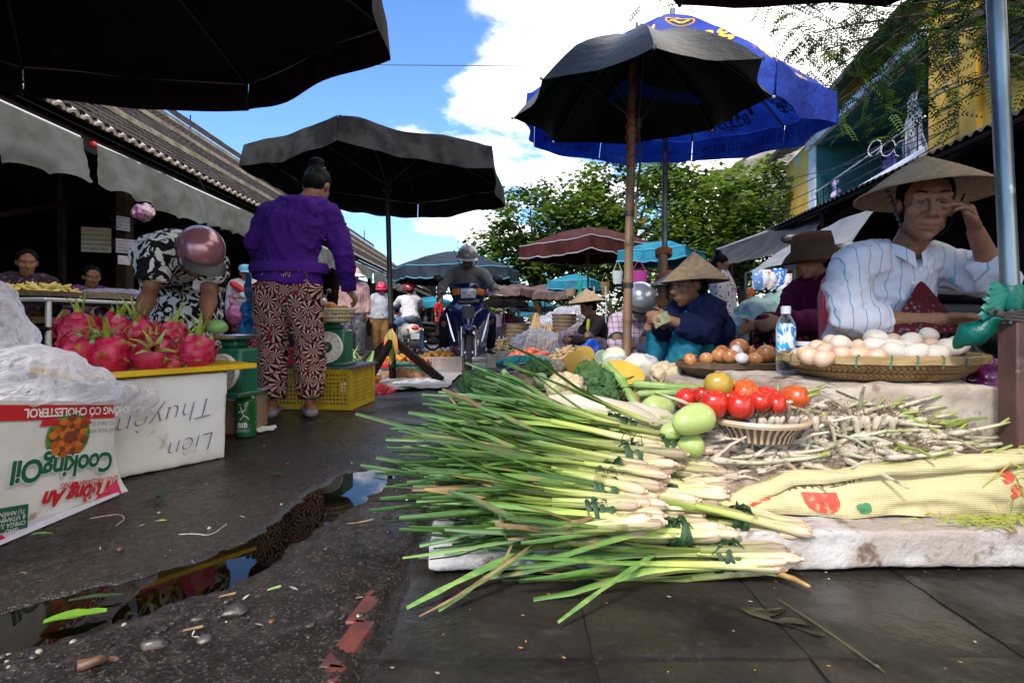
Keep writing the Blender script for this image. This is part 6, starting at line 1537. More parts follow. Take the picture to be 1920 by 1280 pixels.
jr=thing('jar','small jar with a blue and white lid behind the water bottle','jar',(1.06,1.93,.402)); s=MB(); s.lathe([(.001,0),(.035,0),(.037,.01),(.037,.06),(.033,.075)],22); s.build('jar_body',mat('jar_brown',(.12,.10,.03),rough=.2),jr,w=False); s=MB(); s.lathe([(.038,.07),(.039,.10),(.036,.105),(.001,.106)],22); s.build('lid',M_white,jr,w=False); s=MB(); s.lathe([(.0395,.078),(.0395,.092)],22); s.build('lid_band',mat('blue_band',(.02,.06,.30),rough=.4),jr,w=False)
s=MB(); a,b=P(1455,717,1.66),P(1502,713,1.75); a.z=b.z=.407; s.box(a.lerp(b,.5),((b-a).length,.018,.003),Matrix.Rotation(atan2(b.y-a.y,b.x-a.x),3,'Z')); s.single('knife_blade',M_steel,'thin knife lying on the foam block by the water bottle','knife')
blob('plastic_bag','magenta plastic bag behind the right end of the foam block','bag',[(P(1858,695,1.75),(.05,.05,.06)),(P(1850,730,1.75),(.06,.05,.05))],mat('magenta_plastic',(.25,.01,.12),(.12,.01,.08),rough=.25,thin=.2),.012,.04,16)
# ------ PEOPLE
def skin_mat(name,c,c2):
 t=NT(name); col=t.mix(t.ramp(t.noise(14,4),.35,.65),c,c2); col=t.mix(t.math('MULTIPLY',t.ramp(t.noise(90,3),.60,.74),.5),col,tuple(x*.5 for x in c))
 t.base(col); t.p(Roughness=.48,Subsurface_Weight=.08,Subsurface_Scale=.02); t.bump(t.math('MULTIPLY_ADD',t.noise(70,4,.6,sc=(.6,.6,1.6)),.7,t.noise(260,2)),.75,.004); return t.m
M_skin=skin_mat('skin_tan',(.27,.125,.066),(.21,.09,.046)); M_skind=skin_mat('skin_brown',(.26,.115,.06),(.20,.085,.045))
M_hair=mat('black_hair',(.004,.0032,.003),(.009,.007,.006),rough=.6,scale=30,sc=(1,1,.15),bump=.8,bscale=70,spec=.08)
M_eyew=mat('eye_white',(.11,.08,.065),rough=.35); M_iris=mat('iris',(.012,.007,.005),rough=.15); M_lip=mat('lips',(.30,.10,.08),(.24,.08,.06),rough=.45,scale=60)
def cloth(name,c,c2=None,**k):return mat(name,c,c2 or tuple(x*.75 for x in c),rough=k.pop('rough',.85),spec=.12,scale=k.pop('scale',7),bump=k.pop('bump',.25),bscale=k.pop('bscale',40),bdist=.006,**k)
def pattern(name,kind,cols,scale,rough=.85):
 t=NT(name); v=t.co()
 if kind=='star':
  vo=t.mk('TexVoronoi',Vector=v,Scale=scale); d=vo.outputs['Distance']
  pos=t.mk('VectorMath',{'operation':'SUBTRACT'},i0=v,i1=vo.outputs['Position'])if False else None
  w=t.mk('TexVoronoi',{'feature':'DISTANCE_TO_EDGE'},Vector=v,Scale=scale).outputs['Distance']
  sub=t.mk('VectorMath',{'operation':'MULTIPLY'},i0=v,i1=(scale,scale,scale)).outputs[0]
  dif=t.mk('VectorMath',{'operation':'SUBTRACT'},i0=sub,i1=vo.outputs['Position'])
  dif=t.mk('VectorMath',{'operation':'SUBTRACT'},i0=v,i1=vo.outputs['Position'])
  s3=t.sep(dif.outputs[0]); an=t.math('ARCTAN2',s3[2],s3[0]); ray=t.math('SINE',t.math('MULTIPLY',an,10.0))
  f=t.ramp(ray,-.1,.25); c=t.mix(f,cols[0],cols[1]); c=t.mix(t.ramp(d,.10,.04),c,cols[0]); c=t.mix(t.ramp(w,.05,.02),c,cols[2])
 elif kind=='swirl':
  n=t.noise(scale,2,.4,dist=2.2); f=t.ramp(n,.47,.53); c=t.mix(f,cols[0],cols[1])
 elif kind=='stripe':
  s3=t.sep(v); x=t.math('ADD',t.math('ADD',s3[0],t.math('MULTIPLY',s3[1],.1)),t.math('MULTIPLY',t.noise(3,2),.012)); w=t.math('FRACT',t.math('MULTIPLY',x,scale))
  f=t.ramp(t.math('ABSOLUTE',t.math('SUBTRACT',w,.5)),.055,.03); c=t.mix(t.ramp(t.noise(5,4),.35,.65),cols[0],tuple(x_*.9 for x_ in cols[0])); c=t.mix(f,c,cols[1])
 elif kind=='plaid':
  s3=t.sep(v); c=cols[0]
  for ax_ in(0,2):
   w=t.math('FRACT',t.math('MULTIPLY',s3[ax_],scale)); c=t.mix(t.math('MULTIPLY',t.ramp(t.math('ABSOLUTE',t.math('SUBTRACT',w,.5)),.12,.05),.7),c,cols[1])
 elif kind=='floral':
  vo=t.mk('TexVoronoi',Vector=v,Scale=scale); c=t.mix(t.ramp(vo.outputs['Distance'],.36,.30),cols[0],t.mix(t.ramp(t.noise(scale*.7,2),.48,.52),cols[1],cols[2]))
 t.base(c); t.p(Roughness=rough); t.b.inputs['Specular IOR Level'].default_value=.12; t.bump(t.noise(40,4),.25,.005); return t.m
STAND=dict(pelvis=(0,0,.86),waist=(0,0,1.0),chest=(0,.005,1.19),neckb=(0,.01,1.34),head=(0,-.02,1.465),sa=(.165,.01,1.29),sb=(-.165,.01,1.29),ea=(.215,.03,1.03),eb=(-.215,.03,1.03),wa=(.23,-.04,.80),wb=(-.23,-.04,.80),ha=(.085,0,.82),hb=(-.085,0,.82),ka=(.10,-.015,.45),kb=(-.10,-.015,.45),aa=(.105,.02,.075),ab=(-.105,.02,.075),f=(0,-1,-.1),u=(0,0,1),fa=(.1,-1,0),fb=(-.1,-1,0),hda=(0,-.15,-1),hdb=(0,-.15,-1))
SQUAT=dict(pelvis=(0,.13,.20),waist=(0,.08,.33),chest=(0,-.02,.50),neckb=(0,-.09,.63),head=(0,-.15,.735),sa=(.165,-.05,.575),sb=(-.165,-.05,.575),ea=(.23,-.2,.37),eb=(-.23,-.2,.37),wa=(.08,-.36,.38),wb=(-.08,-.36,.38),ha=(.09,.12,.2),hb=(-.09,.12,.2),ka=(.21,-.2,.43),kb=(-.21,-.2,.43),aa=(.16,-.06,.075),ab=(-.16,-.06,.075),f=(0,-.85,-.45),u=(0,-.4,.9),fa=(.2,-1,0),fb=(-.2,-1,0),hda=(-.6,-.7,-.2),hdb=(.6,-.7,-.2))
SIT=dict(SQUAT,pelvis=(0,.1,.42),waist=(0,.1,.56),chest=(0,.05,.75),neckb=(0,.02,.90),head=(0,-.03,1.02),sa=(.165,.03,.85),sb=(-.165,.03,.85),ea=(.22,-.02,.60),eb=(-.22,-.02,.60),wa=(.12,-.24,.56),wb=(-.12,-.24,.56),ha=(.09,.1,.4),hb=(-.09,.1,.4),ka=(.15,-.32,.46),kb=(-.15,-.32,.46),aa=(.15,-.34,.08),ab=(-.15,-.34,.08),f=(0,-1,-.25),u=(0,-.2,1))
DIRS=('f','u','fa','fb','hda','hdb','pna','pnb')
def place(base,loc,rz,sc=1.0,**ov):
 M=Matrix.Rotation(rz,3,'Z'); d={}
 for k,v in{**base,**{a:b for a,b in ov.items()if not a.startswith('W_')}}.items():d[k]=(M@V(v))if k in DIRS else(M@(V(v)*sc)+V(loc))
 for a,b in ov.items():
  if a.startswith('W_'):d[a[2:]]=V(b)
 return d
def hand(s,W,d,pn,side,curl=.5,sc=1.0,n=7):
 d=V(d).normalized(); nn=V(pn); nn=(nn-d*nn.dot(d)).normalized(); y=nn.cross(d)
 s.rtube([W-d*.01,W+d*.03*sc,W+d*.082*sc],[(.024*sc,.017*sc),(.036*sc,.016*sc),(.039*sc,.013*sc)],10,lat=y)
 for i in range(4):
  b=W+d*(.080-.004*abs(i-1.3))*sc+y*(.029-.0193*i)*sc; L=(.066,.074,.069,.053)[i]*sc; pts=[b]; ang=.12+.06*i*curl; p=b;
  for sg in(.46,.31,.23):
   ang+=curl*(.55+.05*i); dv=d*cos(ang)+nn*sin(ang)+y*(.05*(1.5-i)*(1-curl)); p=p+dv*L*sg; pts.append(p)
  s.rtube(pts,[.0086*sc,.0082*sc,.0075*sc,.0064*sc],n)
 b=W+d*.022*sc+y*side*.026*sc; dv=(d*.72+y*side*.62+nn*.35).normalized(); m=b+dv*.042*sc; s.rtube([b,m,m+(dv*.5+d*.5+nn*.3).normalized()*.034*sc],[.0135*sc,.0105*sc,.0085*sc],n)
def hl(J,x,y,z,sc=1.0):
 f=J['f'].normalized(); u=J['u']; u=(u-f*u.dot(f)).normalized(); l=u.cross(f); return J['head']+(l*x-f*y+u*z)*sc
def hrot(J):
 f=J['f'].normalized(); u=J['u']; u=(u-f*u.dot(f)).normalized(); l=u.cross(f); return Matrix((l,-f,u)).transposed()
def body_mb(J,fat=1.0,sc=1.0,curl=(.5,.5),face=True,detail=False):
 s=MB(); lat=(J['sa']-J['sb']).normalized(); hlat=(J['ha']-J['hb']).normalized(); k=fat*sc
 s.rtube([J['pelvis']-(J['waist']-J['pelvis'])*.3,J['pelvis'],J['waist'],J['chest'],J['neckb'].lerp(J['chest'],.25)],[(.12*k,.09*k),(.155*k,.11*k),(.125*k,.095*k),(.145*k,.10*k),(.085*sc,.06*sc)],18,lat=lat.lerp(hlat,.5))
 s.rtube([J['neckb']-(J['head']-J['neckb'])*.2,hl(J,0,.02,-.05,sc)],[.055*sc,.048*sc],12)
 for q in 'ab':
  S,E,W=J['s'+q],J['e'+q],J['w'+q]
  s.rtube([J['chest'].lerp(J['neckb'],.7),S.lerp(J['neckb'],.35),S],[.06*sc,.058*k,.053*k],12)
  s.rtube([S,S.lerp(E,.45),E],[.050*k,.045*k,.037*sc],12); s.rtube([E,E.lerp(W,.3),W],[.038*sc,.038*k,.024*sc],12)
  Hh,K,A=J['h'+q],J['k'+q],J['a'+q]
  s.rtube([Hh,Hh.lerp(K,.4),K],[.085*k,.075*k,.053*k],12); s.rtube([K,K.lerp(A,.3),A],[.053*k,.052*k,.033*sc],12)
  fd=J['f'+q].normalized(); s.rtube([A-fd*.03+V((0,0,-.03))*sc,A+fd*.07*sc+V((0,0,-.035))*sc,A+fd*.15*sc+V((0,0,-.052))*sc],[.034*sc,.036*sc,.022*sc],10)
  hd=J.get('hd'+q,E-W).normalized(); pn=J.get('pn'+q,None)
  if pn is None:pn=-lat if q=='a' else lat
  yv=(pn-hd*pn.dot(hd)).normalized().cross(hd); fw=J['f']; side=1 if yv.dot(V((fw.x,fw.y,0))+V((0,0,.5)))>0 else-1
  hand(s,W,hd,pn,side,curl[0 if q=='a' else 1],sc)
 R3=hrot(J)
 def e(x,y,z,r):s.ell(hl(J,x,y,z,sc),tuple(q*sc for q in r)if isinstance(r,tuple)else r*sc,R3,16,10)
 e(0,.015,.035,(.074,.090,.082)); e(0,-.018,-.03,(.058,.066,.075)); e(0,-.035,-.075,(.042,.042,.032)); e(0,-.060,-.097,(.021,.018,.016))
 for sg in(-1,1):
  e(sg*.042,-.050,-.014,(.022,.025,.022)); e(sg*.074,.012,-.005,(.010,.020,.031)); e(sg*.040,-.034,-.060,(.013,.03,.02))
 s.rtube([hl(J,-.045,-.068,.034,sc),hl(J,0,-.078,.030,sc),hl(J,.045,-.068,.034,sc)],[.011*sc,.012*sc,.011*sc],8)
 s.rtube([hl(J,0,-.078,.022,sc),hl(J,0,-.093,-.008,sc),hl(J,0,-.103,-.024,sc)],[.009*sc,.010*sc,.0145*sc],8)
 for sg in(-1,1):e(sg*.014,-.088,-.027,(.011,.012,.0095))
 s.rtube([hl(J,-.022,-.076,-.054,sc),hl(J,0,-.084,-.052,sc),hl(J,.022,-.076,-.054,sc)],[.008*sc,.0105*sc,.008*sc],7)
 s.rtube([hl(J,-.02,-.073,-.069,sc),hl(J,0,-.081,-.070,sc),hl(J,.02,-.073,-.069,sc)],[.008*sc,.0105*sc,.008*sc],7)
 if detail:
  for sg in(-1,1):
   for(zz,rr_)in((.0190,.0066),(.0024,.0058)):
    s.rtube([hl(J,sg*(.032+.018*t),-.077+.012*t*t+.004*abs(t),zz+(.003 if zz>.01 else-.001)*(1-t*t),sc)for t in(-1,-.5,0,.5,1)],rr_*sc,7)
   s.rtube([hl(J,sg*.020,-.085,-.028,sc),hl(J,sg*.033,-.075,-.045,sc),hl(J,sg*.038,-.066,-.062,sc)],[.006*sc,.0065*sc,.006*sc],7)
 return s
def face_parts(J,par,sc=1.0):
 R3=hrot(J)
 for sg in(-1,1):
  s=MB(); s.ell(hl(J,sg*.032,-.0662,.0118,sc),.0122*sc,R3,14,10); s.build('eye',M_eyew,par)
  s=MB(); s.ell(hl(J,sg*.031,-.0772,.0115,sc),(.0070*sc,.0032*sc,.0064*sc),R3,12,8); s.build('iris',M_iris,par)
  s=MB(); s.strip([hl(J,sg*(.015+.035*t),-.083+.018*t*t,.040+.006*sin(t*2.6),sc)for t in(0,.25,.5,.75,1)],[.004,.006,.006,.005,.002],R3@V((0,0,1))); s.build('eyebrow',M_hair,par)
 s=MB(); s.rtube([hl(J,-.026,-.0775,-.0605,sc),hl(J,-.012,-.0875,-.0575,sc),hl(J,0,-.0905,-.0585,sc),hl(J,.012,-.0875,-.0575,sc),hl(J,.026,-.0775,-.0605,sc)],[.002,.0046,.0048,.0046,.002],7)
 s.rtube([hl(J,-.022,-.0765,-.0640,sc),hl(J,0,-.0885,-.0675,sc),hl(J,.022,-.0765,-.0640,sc)],[.002,.0052,.002],7); s.build('lips',M_lip,par)
def folds(amp,fr=9.0,seed=0):
 def f(p,n):
  a=nz((p.x+p.z*.4,p.y,p.z*.7-p.x*.25),fr,seed); b=nz((p.x*1.1,p.y,p.z*1.4),fr*2.1,seed+4)
  r=max(0,1-2.6*abs(a))**2; r2=max(0,1-2.6*abs(b))**2
  return amp*(1.15*r+.6*r2-.45)
 return f
def limb_path(S,E,W,t):
 if t<=.5:return[S,S.lerp(E,t*.999 if t<.01 else t),S.lerp(E,t*2)]
 return[S,S.lerp(E,.5),E,E.lerp(W,(t-.5)),E.lerp(W,(t-.5)*2)]
def shirt_mb(J,sleeve,fat=1.0,sc=1.0,ease=.016,hem=.35,collar=True,cuff=1.0):
 s=MB(); lat=(J['sa']-J['sb']).normalized(); hlat=(J['ha']-J['hb']).normalized(); k=fat*sc; e=ease
 lo=J['pelvis']-(J['waist']-J['pelvis'])*hem
 s.tube([lo,J['pelvis'],J['waist'],J['chest'],J['neckb'].lerp(J['chest'],.28),J['neckb'].lerp(J['chest'],.02)],[(.165*k+e,.12*k+e),(.163*k+e,.118*k+e),(.138*k+e,.106*k+e),(.150*k+e,.107*k+e),(.105*k+e,.075*k+e),(.060*sc+e*.5,.056*sc+e*.5)],20,lat=lat.lerp(hlat,.5))
 for q in 'ab':
  S,E,W=J['s'+q],J['e'+q],J['w'+q]; s.rtube([J['chest'].lerp(J['neckb'],.65),S.lerp(J['neckb'],.4),S],[.065*k+e*.6,.060*k+e*.8,.055*k+e],12)
  pts=limb_path(S,E,W,sleeve); n=len(pts)
  rad=[.055*k+e]+[.052*k+e]*(n-2)+[(.046 if sleeve<=.5 else .034)*k+e*cuff]
  if n==5:rad=[.055*k+e,.050*k+e,.042*k+e,.040*k+e,.030*k+e*cuff]
  s.tube(pts,rad,14)
 return s
def trousers_mb(J,leg=1.0,fat=1.0,sc=1.0,ease=.014,wide=0.0):
 s=MB(); hlat=(J['ha']-J['hb']).normalized(); k=fat*sc; e=ease; up=(J['waist']-J['pelvis'])
 s.rtube([J['pelvis']-up*.35,J['pelvis'],J['pelvis']+up*.75],[(.135*k+e,.105*k+e),(.158*k+e,.116*k+e),(.140*k+e,.105*k+e)],18,lat=hlat)
 for q in 'ab':
  S,E,W=J['h'+q],J['k'+q],J['a'+q]; pts=limb_path(S,E,W,leg); n=len(pts); r=[.092*k+e,.085*k+e,.060*k+e+wide*.5,.056*k+e+wide,.044*k+e+wide]if n==5 else[.092*k+e,.085*k+e,.066*k+e+wide]
  s.tube(pts,r,14)
 return s
def shoes(J,par,m,sc=1.0,slipper=False):
 for q in 'ab':
  A=J['a'+q]; fd=J['f'+q]; fd=V((fd.x,fd.y,0)).normalized(); l=V((-fd.y,fd.x,0)); s=MB(); z0=A.z-.075*sc
  b=V((A.x,A.y,z0+.030*sc)); s.rtube([b-fd*.035*sc,b+fd*.06*sc+V((0,0,.004)),b+fd*.155*sc-V((0,0,.008))],[(.040*sc,.030*sc),(.044*sc,.032*sc),(.036*sc,.020*sc)],12,lat=l); s.build('shoe',m,par)
def conical_hat(par,J,c=None,r=.205,h=.135,up=None,m=None,n=44,name='conical_hat'):
 up=(up or J['u']).normalized(); c=c if c is not None else hl(J,0,.0,.055); Rm=up.to_track_quat('Z','Y').to_matrix(); s=MB(); pr=[]
 for k in range(13):
  t=k/12; pr.append((max(.0008,r*t),h*(1-t)+.006*sin(t*3.1)))
  if 0<k<12:pr.append((r*(t+.010),h*(1-t-.010)+.006*sin(t*3.1)-.0022))
 s.lathe(pr[::-1],n,c,Rm); s.lathe([(max(.0008,p_[0]*.985),p_[1]-.006)for p_ in pr[::2]],n,c,Rm)
 s.tube([c+Rm@V((cos(a)*r,sin(a)*r,0))for a in[2*pi*k/n for k in range(n+1)]],.0035,6,False); s.jit(.004,6,r)
 return s.build(name,m or M_hat,par,ang=25)
def hat_mat(name,a,b):
 t=NT(name); n=t.noise(46,3,.6); c=t.mix(t.ramp(n,.35,.65),a,b); v=t.co('Generated'); s3=t.sep(v); an=t.math('ARCTAN2',t.math('SUBTRACT',s3[1],.5),t.math('SUBTRACT',s3[0],.5)); ray=t.math('FRACT',t.math('MULTIPLY',an,14.0)); c=t.mix(t.math('MULTIPLY',t.ramp(ray,.82,.92),.55),c,tuple(x*.45 for x in a)); t.base(c); t.p(Roughness=.65); t.bump(t.math('ADD',ray,n),.25,.003); return t.m
M_hat=hat_mat('palm_leaf_hat',(.36,.25,.14),(.25,.165,.09))
def helmet(par,J,m,sc=1.0,visor=None,strap=True,off=(0,.01,.035),r=.128,brim=True):
 R3=hrot(J); c=hl(J,*off,sc); s=MB(); pr=[(cos(a)*r*sc,sin(a)*r*sc*1.0)for a in[-.35+(pi/2+.35)*k/12 for k in range(13)]]; pr[-1]=(.0008,r*sc)
 s.lathe(pr,28,c,R3,sy=1.12); s.lathe([(p_[0]*.93,p_[1]*.93)for p_ in pr],20,c,R3,sy=1.12); s.lathe([(r*.90*sc,-.042*sc),(r*.955*sc,-.048*sc),(r*.965*sc,-.036*sc)],28,c,R3,sy=1.12); hm=s.build('helmet',m,par)
 if brim:
  s=MB(); s.grid(lambda u,v:c+R3@V((sin((u-.5)*2.0)*(r+.05*v*cos((u-.5)*2.4))*sc,-cos((u-.5)*2.0)*(r*1.12+.065*v)*sc,(-.012-.02*v*v)*sc)),16,5); s.build('peak',visor or m,hm)
 for sg in(-1,1):
  s=MB(); s.ell(c+R3@V((sg*r*.96*sc,.02,-.02)),(.012*sc,.022*sc,.014*sc),R3,8,6); s.build('vent',M_dkgrey,hm)
 if strap:
  s=MB(); s.tube([c+R3@V((x*r*.97*sc,-.01+y*sc,z*sc))for x,y,z in((-1,0,-.03),(-.75,-.02,-.10),(-.2,-.05,-.142),(.2,-.05,-.142),(.75,-.02,-.10),(1,0,-.03))],.006*sc,6); s.build('chin_strap',M_dkgrey,hm)
 return hm
def hair_cap(par,J,sc=1.0,bun=False,m=None,long=0):
 R3=hrot(J); s=MB(); s.ell(hl(J,0,.026,.043,sc),(.083*sc,.090*sc,.088*sc),R3,18,12); s.ell(hl(J,0,.055,-.01,sc),(.072*sc,.058*sc,.075*sc),R3,16,10)
 if bun:s.ell(hl(J,0,.10,.115,sc),(.050*sc,.042*sc,.038*sc),R3,14,10); s.ell(hl(J,.02,.095,.11,sc),(.03*sc,.03*sc,.03*sc),R3,12,8)
 if long:s.rtube([hl(J,0,.07,-.02,sc),hl(J,0,.10,-.12,sc),hl(J,0,.11,-.12-long,sc)],[.06*sc,.05*sc,.025*sc],10)
 return solid(s,'hair',m or M_hair,.011,par,smooth=2,disp=lambda p,n:nz((p.x,p.y,p.z*.3),38,2)*.004)
def person(label,J,shirt=None,pants=None,skin=None,sleeve=.95,leg=.97,fat=1.0,sc=1.0,vox=.016,hair=True,bun=False,shoe=None,curl=(.6,.6),ease=.016,fa=.010,hem=.35,wide=0,group=None,detail=False,cuff=1.0,fr=9,long=0,name='person'):
 t=thing(name,label,'person',(J['pelvis'].x,J['pelvis'].y,min(J['aa'].z,J['ab'].z)-.075*sc),group=group)
 solid(body_mb(J,fat*.95,sc,curl,detail=detail),'body',skin or M_skin,min(vox,.0105 if not detail else .0046)if vox<.02 else vox,t,smooth=2 if not detail else 1)
 if shirt:solid(shirt_mb(J,sleeve,fat,sc,ease,hem,cuff=cuff),'shirt',shirt,vox,t,smooth=3,disp=folds(fa*sc,fr))
 if pants:solid(trousers_mb(J,leg,fat,sc,ease*.8,wide),'trousers',pants,vox,t,smooth=3,disp=folds(fa*.7*sc,fr,5))
 if hair:hair_cap(t,J,sc,bun,long=long)
 if shoe:shoes(J,t,shoe,sc)
 return t
def hood(par,J,m,sc=1.0,amp=.004):
 s=MB(); lat=(J['sa']-J['sb']).normalized(); bk=lat.cross(V((0,0,1))); bk=bk if bk.dot(J['f'])<0 else-bk; nb=J['neckb']
 for k in range(9):
  a=pi*k/8; s.ell(nb+lat*cos(a)*.10*sc+bk*(sin(a)*.085-.01)*sc+V((0,0,-.02+.02*cos(2*a)))*sc,(.036*sc,.036*sc,.034*sc),None,10,7)
 s.ell(nb+bk*.115*sc+V((0,0,-.07))*sc,(.095*sc,.045*sc,.085*sc),Matrix.Rotation(atan2(lat.y,lat.x),3,'Z'),14,9)
 return solid(s,'hood',m,.011,par,smooth=3,disp=folds(.006,14))
M_slip=mat('grey_slipper',(.22,.20,.26),rough=.6); M_darkshoe=mat('dark_shoe',(.015,.015,.016),rough=.5)
J=dict(pelvis=(1.37,2.10,.36),waist=(1.37,2.05,.50),chest=(1.38,1.965,.665),neckb=(1.385,1.88,.822),head=(1.383,1.785,.966),sa=(1.575,1.93,.775),sb=(1.205,1.90,.770),ea=(1.615,1.775,.715),eb=(1.165,1.86,.585),wa=(1.478,1.700,.868),wb=(1.44,1.795,.588),ha=(1.47,2.10,.34),hb=(1.27,2.10,.34),ka=(1.66,2.03,.44),kb=(1.10,2.03,.44),aa=(1.62,2.14,.08),ab=(1.14,2.14,.08),f=(-.42,-.88,-.16),u=(.04,-.10,1),fa=(0,-1,0),fb=(0,-1,0),hda=(-.40,-.10,.92),hdb=(.95,-.2,.02),pna=(-.85,.35,-.3),pnb=(-.1,-.5,-1))
JE={k:V(v)for k,v in J.items()}
M_stripe=pattern('striped_cotton','stripe',((.60,.58,.63),(.17,.34,.42)),27)
es=person('old egg seller in conical hat and striped shirt resting her head on one hand',JE,M_stripe,mat('dark_trouser',(.05,.02,.025),rough=.9),M_skin,sleeve=.74,leg=.97,fat=1.0,vox=.0095,hair=True,curl=(.75,.3),ease=.022,fa=.013,detail=True,cuff=1.1,fr=7,hem=.2)
face_parts(JE,es)
conical_hat(es,JE,V((1.388,1.79,1.003)),.203,.138,V((.02,.07,1)))
s=MB(); R3=hrot(JE)
for sg in(-1,1):
 q=[hl(JE,sg*.10,.0,.04),hl(JE,sg*.078,-.02,-.03),hl(JE,sg*.06,-.03,-.08),hl(JE,sg*.02,-.03,-.115)]
 s.strip(q,.010,V((0,1,.2)))
 if sg<0:
  for k in range(9):s.ell(q[0].lerp(q[2],k/8)+V((-.02+.02*k/8,0,.03*(1-k/8))),.007,None,7,5)
s.build('hat_ribbon',M_dkgrey,es)
for sg in(-1,1):
 s=MB(); nb=JE['neckb']+V((-.01,-.055,-.005)); lat=(JE['sa']-JE['sb']).normalized()
 s.grid(lambda u,v:nb+lat*sg*(.012+.058*u)+V((0,-.02+.042*u*u-.010*v*(1-u),.040*u-.055*v*(1-.35*u)-.004)),8,6); s.build('collar',M_stripe,es,ang=None)
M_inner=pattern('burgundy_print','floral',((.075,.008,.012),(.12,.09,.10),(.02,.012,.014)),60)
def front(px,py,Y):return P(px,py,Y)
s=MB(); tri=[P(1728,506,1.815),P(1662,592,1.79),P(1690,622,1.79),P(1790,622,1.79),P(1800,592,1.79)]
def vf(u,v):
 top=P(1727,522,1.825); L_=P(1668,612,1.80); R_=P(1806,612,1.80); p=top.lerp(L_.lerp(R_,u),v); p.y-=.026*sin(pi*u)*v; p.z-=.05*v*v*.4; return p
s.grid(vf,14,14); s.build('undershirt',M_inner,es)
s=MB(); s.box((1.37,2.02,.40),(.50,.24,.20),bev=.05); solid(s,'skirt',M_inner,.014,es,smooth=4,disp=folds(.01,8))
s=MB()
for q in((1727,506),(1712,530)):s.ell(P(*q,1.79),(.006,.003,.006),None,8,5)
s.build('button',M_white,es)
M_pink=mat('pink_plastic_chair',(.42,.04,.07),(.36,.03,.06),rough=.4)
ch=thing('chair','dark pink plastic chair behind the egg seller','chair',(1.37,2.2,0)); s=MB(); s.box((1.37,2.12,.335),(.44,.40,.03),bev=.012); s.build('seat',M_pink,ch)
s=MB(); s.grid(lambda u,v:(1.50+(u-.5)*(.42-.05*v),2.32+.05*v-.10*(2*u-1)**2,.36+(.44-.12*(2*u-1)**4)*v),16,8); s.build('backrest',M_pink,ch)
s=MB(); s.tube([V((1.50+(u-.5)*(.42-.05*v),2.32+.05*v-.10*(2*u-1)**2,.36+(.44-.12*(2*u-1)**4)*v))for u,v in[(0,0),(0,.5),(0,1)]+[(k/10,1)for k in range(1,10)]+[(1,1),(1,.5),(1,0)]],.012,7); s.build('back_frame',M_pink,ch)
for x in(1.18,1.56):
 for y in(1.95,2.30):s=MB(); s.tube([(x,y,.33),(x*1.01-.0137,y,0)],[.018,.014],6); s.build('leg',M_pink,ch)
J=place(STAND,(-1.305,3.20,0),pi+.10,.985,f=(-.1,-.75,-.66),W_head=(-1.212,3.31,1.405),W_neckb=(-1.245,3.245,1.305),W_sa=(-1.445,3.21,1.225),W_sb=(-1.11,3.26,1.215),W_ea=(-1.555,3.22,1.05),W_wa=(-1.555,3.36,.90),W_eb=(-1.035,3.26,.99),W_wb=(-1.045,3.42,.775),W_hdb=(.35,.55,-.6),W_hda=(.15,.2,-1),W_chest=(-1.29,3.18,1.16),W_waist=(-1.325,3.18,1.0),W_pelvis=(-1.345,3.2,.84))
J['ab']=V((-1.225,3.24,.075)); J['aa']=V((-1.45,3.22,.075)); J['kb']=V((-1.235,3.25,.44)); J['ka']=V((-1.47,3.28,.44)); J['ha']=V((-1.44,3.2,.80)); J['hb']=V((-1.255,3.2,.80)); J['fb']=V((-.5,.8,0))
M_purple=cloth('purple_fleece',(.060,.013,.20),(.040,.009,.14),scale=5,bscale=25,bump=.35); M_starp=pattern('star_print','star',((.012,.006,.008),(.46,.30,.26),(.16,.022,.022)),13)
pw_=person('woman seen from behind in a purple hoodie and star patterned trousers',J,M_purple,M_starp,M_skin,sleeve=.98,leg=.95,fat=1.10,vox=.010,bun=True,shoe=M_slip,ease=.013,fa=.013,curl=(.7,.9),wide=.018,hem=.15)
q=random.Random(4); s=MB()
for k in range(70):
 a=q.uniform(0,6.28); zz=q.uniform(-.06,.15); o_=.085 if zz<.09 else .05; p0=hl(J,cos(a)*o_,.03+sin(a)*o_,zz); p1=p0+(p0-hl(J,0,.03,.02)).normalized()*q.uniform(.008,.03)+V((q.gauss(0,.012),q.gauss(0,.012),q.uniform(-.02,.02))); s.strip([p0,p0.lerp(p1,.5)+V((0,0,.004)),p1],[.0022,.0016,.0006],V((1,0,0)))
s.build('loose_hair',M_hair,pw_)['kind']='stuff'
hood(pw_,J,M_purple); s=MB(); s.tube([hl(J,.045,.07,.10),hl(J,0,.12,.105),hl(J,-.045,.07,.10)],.007,6); s.build('hair_band',M_white,pw_)
s=MB(); c=J['pelvis']+V((.01,0,.055)); Rz=Matrix.Rotation(.18,3,'Z'); s.lathe([(.222,-.03),(.228,0),(.218,.03)],40,c,Rz,sy=.76); s.build('waistband',M_purple,pw_)
blob('plastic_bag','bright blue plastic bag hanging from the left hand of the woman in purple','bag',[(P(462,600,3.36),(.04,.05,.13)),(P(466,545,3.36),(.025,.03,.12)),(P(458,622,3.36),(.05,.06,.07))],mat('blue_plastic_bag',(.01,.20,.50),(.01,.12,.36),rough=.3,thin=.3),.010,.03,12)
